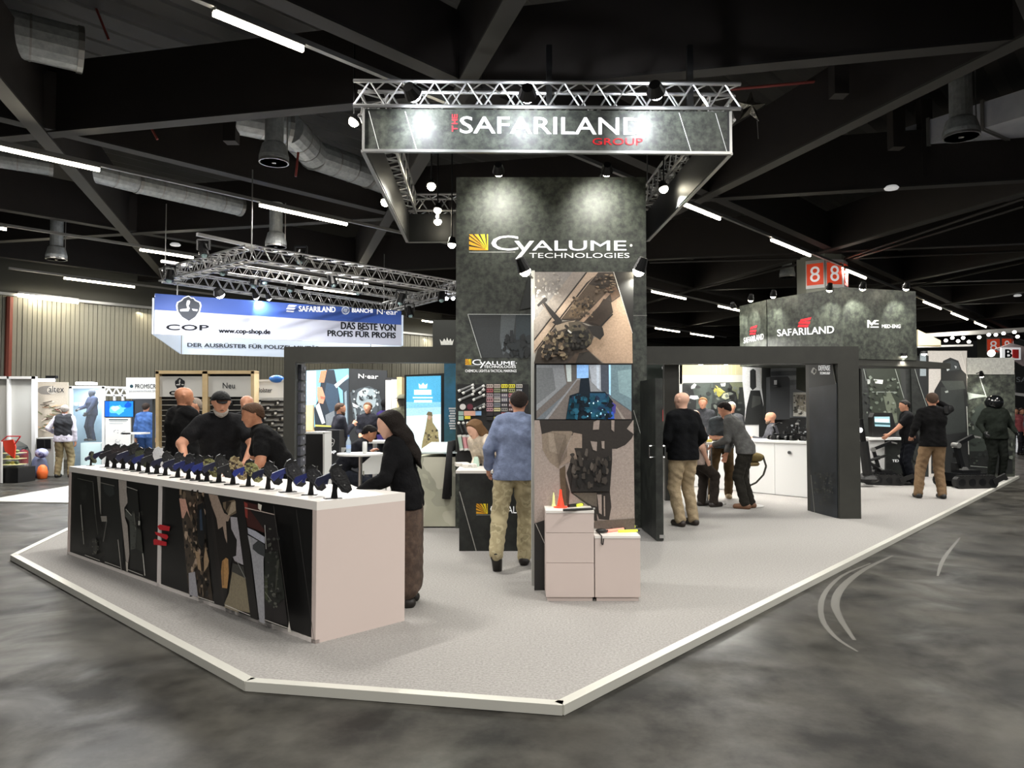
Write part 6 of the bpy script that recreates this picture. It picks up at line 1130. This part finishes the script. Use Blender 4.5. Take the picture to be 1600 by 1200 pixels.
# ------------------------------------------------------------------ furniture of the right booth room
a, c = G(1050, 757, PZ), G(1275, 779.5, PZ); bd = (c-a).normalized(); q_ = plane(a, c); WBR = root('white_bar', (a+c)/2, 'long white bar counter behind the men at the high table', 'counter'); zb_ = 1.07
for i in range(4): p = a+(c-a)*(i/4)+bd*.004; r_ = a+(c-a)*((i+1)/4)-bd*.004; MB().prism([p, r_, r_-q_[1]*.5, p-q_[1]*.5], PZ+.01, zb_-.04).build('front_panel', WPN, WBR)
MB().prism([a+q_[1]*.03, c+q_[1]*.03, c-q_[1]*.6, a-q_[1]*.6], zb_-.04, zb_).build('worktop', WPN, WBR); p = HP(1234, 707, q_); MB().tube(p, p+q_[1]*.03, .03, 10).build('lock', mat('dark_lock', '555555', .4, .5), WBR)
tq = G(1108, 787, PZ); T3_ = root('high_table', tq, 'white high table on a double chrome pole in the right booth room', 'table'); MB().box(tq.x+.08, tq.y+.1, 1.08, .78, .62, .035, .1).build('table_top', WPN, T3_)
for s_ in (-.035, .035): MB().tube((tq.x+s_, tq.y, PZ), (tq.x+s_, tq.y, 1.06), .022, 10).build('leg', CHROME, T3_)
MB().lathe(tq, [(.28, 0), (.28, .01), (.05, .02)], 24).build('base', mat('brushed_steel', 'b9b9b9', .3, .9), T3_)
MB().box(tq.x-.02, tq.y-.02, 1.12, .12, .08, .045, .3).build('yellow_box', mat('yellow_card', 'd8c866', .5), label='small yellow box on the high table by the hands', cat='box')
st = G(1180, 795, PZ)+V((0, .35, 0)); ST = root('bar_stool', st, 'bar stool on a chrome pole carrying an olive bag', 'stool'); MB().lathe((st.x, st.y, .72), [(.17, 0), (.19, .03), (.17, .06)], 18).build('seat', mat('olive_seat', '77653c', .7), ST); MB().tube((st.x, st.y, PZ), (st.x, st.y, .72), .028, 10).build('pole', CHROME, ST); MB().lathe(st, [(.25, 0), (.25, .01), (.05, .03)], 24).build('base', MC['brushed_steel'], ST)
MB().ball((st.x+.06, st.y-.06, .86), (.2, .12, .085), 14, 8).build('shoulder_bag', mat('olive_bag', '7c6a3a', .8, nz=(9, '554a2a', .4, .7)), label='olive shoulder bag lying on the bar stool, strap hanging down', cat='bag', smooth=True); bo = bpy.data.objects['shoulder_bag']
MB().path([(st.x+.22, st.y-.12, .86), (st.x+.25, st.y-.16, .72), (st.x+.2, st.y-.17, .58), (st.x+.08, st.y-.16, .45), (st.x-.02, st.y-.14, .40)], .016).build('strap', mat('dark_strap', '3a3830', .7), bo)
# back wall of the room
Yw = 17.2; RW = root('printed_wall', AY(1150, gy(Yw), Yw), 'back wall of the right booth room with dark action print, figure poster and plank print', 'printed wall')
for r_, m_ in ((rect(1040, 566, 1066, gy(Yw)), mat('lit_white_wall', 'a8a8a2', .5)), (rect(1066, 600, 1160, gy(Yw)), DKW), (rect(1062, 586, 1160, 600), mat('lit_white_wall', 'a8a8a2', .5)), (rect(1062, 566, 1160, 586), mat('cream_wall', 'a39d7c', .6)), (rect(1160, 566, 1190, gy(Yw)), WPN), (rect(1190, 560, 1204, gy(Yw)), DARK), (rect(1204, 566, 1275, gy(Yw)), mat('plank_print', '82868a', .6))): pan('wall_panel', r_, Yw, m_, .06, RW)
for i in range(8): pan('rib', rect(1107+i*6, 567, 1108+i*6, 585), Yw-.01, WOOD, .01, RW)
K = (1020, 540, 6.154); it = []
def c9(c, *p): it.append((c, CR(*K, *p)))
c9('2e3432', (290, 360), (870, 350), (890, 600), (880, 760), (290, 760)); c9('3f4743', (380, 360), (580, 355), (560, 620), (420, 620)); c9('0e1011', (290, 370), (370, 380), (420, 540), (400, 760), (290, 760)); c9('d6dadb', (365, 395), (400, 365), (420, 375), (400, 410), (370, 415)); c9('b5babb', (360, 480), (430, 480), (445, 510), (400, 520), (350, 505))
c9('8f8a3e', (575, 400), (690, 440), (640, 500), (590, 450)); c9('b5a95a', (600, 380), (650, 410), (700, 450), (640, 440)); c9('dfe3d8', (650, 365), (700, 360), (695, 390), (660, 390)); c9('9b9c86', (680, 460), (740, 450), (760, 500), (700, 520), (660, 500)); c9('5b5f4a', (740, 355), (870, 355), (880, 500), (800, 520), (750, 420)); c9('0c0d0c', (725, 385), (750, 375), (765, 400), (760, 430), (800, 450), (820, 540), (740, 560), (725, 420))
c9('1b1e1b', (830, 400), (870, 400), (880, 560), (820, 540)); c9('15191a', (560, 560), (700, 520), (880, 560), (880, 760), (560, 760)); c9('c5c7c8', (862, 195), (1020, 180), (1065, 560), (1040, 700), (900, 700), (862, 350)); c9('1e2021', (935, 240), (965, 222), (990, 240), (995, 400), (960, 430), (935, 400)); c9('1a1c1c', (940, 430), (1030, 430), (1060, 560), (1060, 760), (880, 760), (900, 600)); c9('3a3c3a', (960, 480), (1040, 490), (1040, 560), (950, 600))
for i in range(6): c9(['6c7074', '8d9195', '5c6064', '989ca0', '74787c', '84888c'][i], (1135, 160+i*45), (1475, 150+i*45), (1475, 190+i*45), (1135, 200+i*45))
c9('35382f', (1380, 200), (1475, 200), (1475, 450), (1380, 420)); c9('c9c8c0', (1350, 450), (1475, 450), (1475, 680), (1350, 680)); c9('8c8678', (1380, 470), (1475, 470), (1475, 640), (1380, 600)); c9('101112', (1020, 700), (1475, 690), (1475, 915), (1020, 915))
it += speckle(['3a3a38', 'a8a298', '5c5850'], 1241, 618, 1258, 648, 40, 1.8, 3)+speckle(['c8ccd0', '1a1c1d', '3a3c3e', '8f9396'], 1236, 664, 1260, 684, 50, 1.4, 13)+speckle(['1c1f1e', '565b55', '343936'], 1070, 602, 1158, 650, 40, 3, 23)
prints('print', YP(Yw), it, RW, lift=.004)
CBX = root('wall_box', AY(1219, 655, 16.9), 'dark grey protective shield box on the plank print wall', 'box'); pan('shell', [(1203, 589), (1231, 588), (1234, 592), (1234, 655), (1207, 656), (1203, 650)], 16.9, mat('slate_shell', '3a3c3f', .5), .25, CBX); pan('window', rect(1210, 594, 1214, 601), 16.88, mat('pale_window', 'd6d8da', .4), .02, CBX); a = AY(1214, 604, 16.88); MB().lathe(a, [(.1, -.01), (.1, .01)], 14).build('handle', BLACK, CBX)
RWL = root('sign_panel', AY(1027, 600, 13.4), 'dark grey green panel between tower and right room with small white lettering', 'sign'); pan('board', rect(1009, 567, 1046, 597), 13.4, mat('grey_green_board', '3a4440', .5), .05, RWL); pan('post', rect(1012, 597, 1015, gy(13.4, PZ)), 13.4, DARK, .05, RWL); text('Sonic', rect(1034, 573, 1043, 576.5), YP(13.4), TXT, RWL)
pan('roll_up_banner', [(1046, 590), (1049, 582), (1053, 583), (1056, 600), (1058, 640), (1059, gy(14.2, PZ)), (1044, gy(14.2, PZ)), (1044, 620)], 14.2, mat('fur_print', '3a332e', .8, nz=(14, '8f8478', .4, .6)), .04, label='tall narrow brown grey printed figure left of the white room wall', cat='banner')
RS = root('red_sign', AY(1040, 660, 15.5), 'red and white sign glimpsed between the door leaf and the bald man', 'sign'); pan('board', rect(1034, 640, 1050, 658), 15.5, mat('signal_red_lit', 'd83030', .5, emit=.5), .05, RS); prints('white_mark', YP(15.5), [('f0f0f0', rect(1036+4*i, 644, 1038+4*i, 654)) for i in range(3)], RS); MB().tube(AY(1042, 658, 15.5), AY(1042, gy(15.5, PZ), 15.5), .03, 8).build('post', WPN, RS)
def robot(px, py, Y, rz, s, label, arm=True, cat='robot'):
    o = AY(px, py, Y); o.z = PZ if py > 700 else o.z; Rb = root('tracked_robot', o, label, cat); M_ = Matrix.Translation(o) @ Matrix.Rotation(rz, 4, 'Z') @ Matrix.Scale(s, 4)
    def tr(m, n, mt): m.v = [M_ @ v for v in m.v]; return m.build(n, mt, Rb)
    RBk = mat('rubber', '0e0e0e', .55); GM_ = mat('gun_metal', '1d1e20', .3, .5)
    for sy in (-.26, .26):
        pts = []
        for cx_, r_, t0, t1 in ((-.34, .12, 90, 270), (.34, .12, -90, 90)):
            for k in range(7): t = R(t0+(t1-t0)*k/6); pts.append((cx_+r_*math.cos(t), sy-.06, .12+r_*math.sin(t)))
        T_ = MB().ext(pts, (0, .12, 0)); tr(T_, 'track', RBk)
        tk = MB()
        for k in range(12): x_ = -.36+k*.066; tk.box(x_, sy, .245, .03, .13, .02)
        tr(tk, 'track_treads', RBk)
        for k in range(4): tr(MB().tube((-.33+.22*k, sy-.065, .12), (-.33+.22*k, sy+.065, .12), .075, 12), 'wheel', GM_)
        tr(MB().bar((.34, sy*1.2, .12), (.62, sy*1.2, .24), .05, .1), 'flipper', RBk)
    tr(MB().box(0, 0, .2, .62, .38, .16).box(.02, 0, .3, .4, .3, .08), 'chassis', GM_); tr(MB().box(-.12, .08, .4, .14, .12, .14), 'control_box', BLACK)
    if arm:
        tr(MB().bar((-.05, 0, .32), (-.18, 0, .82), .09, .08), 'arm', GM_); tr(MB().bar((-.18, .03, .82), (.22, .03, 1.0), .07), 'forearm', GM_); tr(MB().tube((-.05, -.09, .34), (-.05, .09, .34), .06, 10), 'joint', ALUD); tr(MB().tube((-.18, -.08, .82), (-.18, .08, .82), .055, 10), 'joint', ALUD)
        tr(MB().bar((.22, .03, 1.0), (.34, .09, .97), .03).bar((.22, .03, 1.0), (.34, -.03, .97), .03), 'gripper', ALUD); tr(MB().box(-.05, .16, .62, .08, .08, .1).tube((-.09, .16, .62), (-.0, .16, .62), .03, 8), 'camera_head', BLACK)
    else: tr(MB().tube((.0, 0, .36), (.05, 0, .62), .03, 8), 'mast', GM_); tr(MB().box(.06, 0, .66, .12, .1, .08), 'camera_head', BLACK)
    return Rb
robot(1508, 760, 15.3, .15, 1.05, 'large black tracked robot with raised arm on the carpet at far right'); robot(1378, 756, 15.9, -.3, .9, 'black tracked robot beside the demonstration counter at right')
for i, (x, s_) in enumerate(((1212, .33), (1229, .36), (1246, .38), (1260, .34))):
    p = a + (c-a)*0; pp = HP(x, 690, (q_[0]-q_[1]*.3, q_[1])); robot(x, 600, pp.y, .5*i, s_, 'small black model robot on the white bar, %s from the left' % cn[i], i % 2 == 0); o = [ob for ob in COL.objects if ob.name.startswith('tracked_robot') and ob.parent is None][-1]
    dz = zb_-o.location.z; 
    o.location.z += dz
# ------------------------------------------------------------------ far right booth wall
Yr = 17.6; ER_ = root('printed_wall', AY(1460, gy(Yr), Yr), 'dark printed wall with helmet figure poster at the far right', 'printed wall')
for r_, m_ in ((rect(1346, 556, 1451, gy(Yr)), STONE2), (rect(1451, 548, 1511, gy(Yr)), mat('pale_poster', 'b5b0ab', .6)), (rect(1511, 585, 1586, gy(Yr)), STONE)): pan('wall_panel', r_, Yr, m_, .06, ER_)
pan('header_strip', rect(1511, 559, 1585, 585), Yr-.02, mat('grey_strip', '8f8f8b', .6, nz=(20, 'a8a8a2', .4, .7)), .1, ER_)
for i, (x0, x1) in enumerate(((1346, 1385), (1388, 1420), (1423, 1449))): pan('raised_board', [(x0, 560), (x1-6, 560), (x1, 720), (x0+4, 720)], Yr-.05, STONE2 if i != 1 else DARK, .03, ER_)
K = (1330, 500, 4); it = []
def c7(c, *p): it.append((c, CR(*K, *p)))
c7('6d6b68', (70, 262), (260, 262), (262, 275), (72, 275)); c7('23291f', (90, 290), (300, 290), (330, 560), (300, 640), (130, 600)); c7('aeb2ae', (100, 370), (120, 370), (118, 400), (102, 400)); c7('d5d8d5', (140, 370), (200, 375), (195, 400), (150, 395)); c7('5a6052', (200, 470), (240, 440), (280, 520), (290, 640), (260, 650), (220, 560)); c7('16181a', (370, 240), (470, 240), (480, 560), (440, 440)); c7('8c969c', (430, 210), (468, 210), (468, 350), (430, 350))
for x0, y0, x1, y1 in ((65, 250, 95, 380), (262, 262, 330, 490), (380, 245, 425, 400), (425, 400, 478, 555), (130, 450, 270, 450)): p0, p1 = CR(*K, (x0, y0), (x1, y1)); it.append(ln('8f9590', *p0, *p1, .8))
it += speckle(['545c52', '1c201b', '353b33', '727a70'], 1352, 590, 1405, 650, 50, 2.2, 3)
prints('print', YP(Yr-.055), it, ER_, lift=.002); it = []
c7('bdb8b3', (487, 198), (680, 198), (724, 350), (724, 380), (500, 560), (487, 560)); c7('17191a', (560, 290), (575, 255), (620, 235), (670, 255), (690, 310), (720, 340), (728, 560), (740, 960), (500, 960), (500, 560), (520, 440), (560, 370)); c7('33383a', (580, 270), (630, 250), (670, 270), (680, 310), (600, 320)); c7('b9bec0', (590, 290), (600, 285), (615, 310), (600, 320)); c7('b9bec0', (645, 285), (660, 290), (655, 305)); c7('2a2e2d', (560, 420), (700, 420), (720, 700), (560, 720)); c7('3a3f3c', (560, 380), (700, 380), (715, 430), (600, 440))
c7('969c98', (585, 445), (605, 440), (608, 452), (590, 456)); p0, p1 = CR(*K, (685, 200), (728, 365)); it.append(ln('d0cdc8', *p0, *p1, .8)); p0, p1 = CR(*K, (722, 540), (735, 840)); it.append(ln('a8aaa4', *p0, *p1, 1.2)); p0, p1 = CR(*K, (800, 350), (858, 520)); it.append(ln('b0b4b0', *p0, *p1, 1.2))
c7('8c928c', (725, 450), (760, 460), (840, 470), (840, 480), (760, 490), (735, 500)); c7('2f3631', (760, 560), (820, 520), (860, 620), (850, 800), (740, 900), (735, 700)); c7('151817', (740, 820), (1010, 820), (1010, 960), (740, 960)); p0, p1 = CR(*K, (745, 912), (900, 925)); it.append(ln('9aa09a', *p0, *p1, .8))
it += speckle(['232826', '5c625a', '3c423c', '171a18'], 1515, 640, 1582, 735, 60, 2.4, 9)
prints('print', YP(Yr), it, ER_, lift=.004)
clamp_lamp(1534, 587, 17.2, (AY(1534, 600, Yr).x+.1, Yr, 1.8), 'small arm lamp above the dark print at far right', 30, None, .05, None)
DC = root('demonstration_counter', AY(1390, gy(16.3, PZ), 16.3), 'demonstration counter, white front and dark printed side, at right', 'counter'); pan('front_panel', rect(1358, 687, 1384, gy(16.3, PZ)), 16.3, WPN, .5, DC); pan('side_panel', rect(1384, 687, 1412, gy(16.25, PZ)), 16.25, STONE2, .5, DC); pan('worktop', rect(1357, 684, 1413, 687.5), 16.2, WPN, .6, DC)
text('TEXAS', rect(1394, 718, 1415, 722), YP(16.24), TXT, DC); prints('print', YP(16.24), [('b8b8b4', [(1402, 712), (1410, 708), (1414, 714), (1406, 716)])], DC)
MN = root('monitor', AY(1381, 684, 16.35), 'monitor in a rugged black housing on the demonstration counter', 'monitor'); pan('housing', [(1366, 645), (1394, 645), (1400, 668), (1400, 683), (1364, 683), (1363, 652)], 16.35, BLACK, .2, MN); prints('screen', YP(16.35), [('7fa0a8', [(1366, 651), (1390, 651), (1391, 667), (1367, 666)]), ('d8e4e4', [(1367, 654), (1389, 655), (1389, 660), (1367, 659)]), ('2c4448', [(1366, 660), (1391, 661), (1391, 664), (1366, 663)])], MN, m=SCREEN, lift=.003)
PRb = root('robot_arm', AY(1348, gy(15.4, PZ), 15.4), 'tall black articulated arm standing just right of the wide portal column', 'robot arm'); mbx = lambda pts, w_: MB().path([AY(x, y, 15.4) for x, y in pts], w_, 8)
mbx([(1356, 745), (1349, 690)], .10).build('lower_arm', BLACK, PRb); mbx([(1349, 690), (1345, 665), (1344, 655)], .06).build('upper_arm', BLKM, PRb); MB().ball(AY(1344, 672, 15.3), .05, 8, 6).build('lamp', mat('small_white_lamp', 'ffffff', .4, emit=4), PRb); MB().ball(AY(1355, 748, 15.4), (.25, .2, .09), 12, 6).build('base', BLACK, PRb)
for (x0, y0, x1, y1) in ((1356, 720, 1384, 712), (1358, 722, 1384, 742)): MB().tube(AY(x0, y0, 15.6), AY(x1, y1, 15.9), .03, 6).build('strut', BLACK, PRb)
BSu = AY(1557, gy(16.9, PZ), 16.9); bs = person('heavy dark green bomb suit mannequin before the dark print at far right', BSu.x, BSu.y, 175, 1.88, rh=(.32, .18, 1.02), lh=(-.32, .18, 1.02), shirt='131713', pants='101310', shoes='0c0c0c', hair=None, skin=MC['mannequin_black'], res=.018, fat=1.35, name='mannequin', cat='mannequin')
hc_ = BSu+V((0, -.03, 1.76)); MB().ball(hc_-bs.location, (.19, .2, .18), 16, 10).build('helmet', mat('black_gloss_helmet', '0d0f10', .15), bs, local=True, smooth=True).rotation_euler = (0, 0, 0)
# distant stands past the right end
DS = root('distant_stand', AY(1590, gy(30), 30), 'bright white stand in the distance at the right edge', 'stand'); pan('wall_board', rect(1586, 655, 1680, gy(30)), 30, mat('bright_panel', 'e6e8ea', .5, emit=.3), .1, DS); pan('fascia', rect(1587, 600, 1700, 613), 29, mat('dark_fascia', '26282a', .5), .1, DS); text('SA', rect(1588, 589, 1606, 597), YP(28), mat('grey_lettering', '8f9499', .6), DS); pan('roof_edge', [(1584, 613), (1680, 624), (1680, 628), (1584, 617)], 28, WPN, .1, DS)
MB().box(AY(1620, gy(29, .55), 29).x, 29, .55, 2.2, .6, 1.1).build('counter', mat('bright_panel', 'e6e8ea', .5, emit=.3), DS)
for i, (x, y, c) in enumerate(((1589, 648, 'b08878'), (1597, 650, 'a87868'), (1604, 647, 'b08878'))):
    a_ = AY(x, gy(27), 27); person('distant visitor at the bright stand at the right edge, wearing %s' % ('dark red', 'dark blue', 'grey')[i], a_.x, 27, 150+40*i, 1.7, z0=0, shirt=('8a4a4e', '3a3c48', '6a6a70')[i], pants='2a2a2e', res=.022, group='distant visitors at the right edge')
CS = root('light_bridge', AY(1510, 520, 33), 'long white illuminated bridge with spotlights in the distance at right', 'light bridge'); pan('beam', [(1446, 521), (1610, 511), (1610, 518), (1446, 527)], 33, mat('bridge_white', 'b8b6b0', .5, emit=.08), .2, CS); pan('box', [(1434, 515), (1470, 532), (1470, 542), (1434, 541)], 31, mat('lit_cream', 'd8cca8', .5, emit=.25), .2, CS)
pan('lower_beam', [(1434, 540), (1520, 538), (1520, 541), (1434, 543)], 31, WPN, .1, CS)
for i, (x, y) in enumerate(((1488, 528), (1497, 533), (1505, 528), (1514, 534), (1478, 532), (1530, 527), (1545, 523), (1556, 523), (1568, 521), (1585, 519), (1590, 526), (1549, 552))): MB().ball(AY(x, y, 30), .07 if i < 11 else .14, 8, 6).build('lamp', mat('distant_lamp', 'fffaf0', .4, emit=8), CS)
BX = root('hanging_sign', AY(1590, 560, 32), 'distant white hanging sign with a red and black letter at the right edge', 'sign'); pan('board', [(1556, 545), (1580, 536), (1640, 552), (1600, 572)], 32, mat('pink_grey_board', 'b9a9aa', .5), .1, BX); pan('letter_board', rect(1565, 543, 1595, 562), 31.5, mat('bright_panel', 'e6e8ea', .5, emit=.3), .1, BX); text('B', rect(1571, 546, 1581, 559), YP(31.5), BTXT, BX, bold=.03); pan('red_bar', rect(1583, 546, 1592, 560), 31.4, RDP, .05, BX)
# light over the neighbouring stands
for x, y, z, w_, c in ((-6, 14.5, 4.3, 170, (1, .98, .95)), (-10, 18, 4.5, 170, (.9, .95, 1)), (-3, 14.5, 4.2, 170, (1, .98, .95)), (3.6, 14, 2.5, 50, (1, .97, .9)), (4.5, 15.9, 3.2, 75, (1, .98, .92)), (8.5, 15.5, 3.6, 110, (1, .98, .92))):
    area((x, y, z), (0, 0, -1), 1.2, 1.2, w_, c)
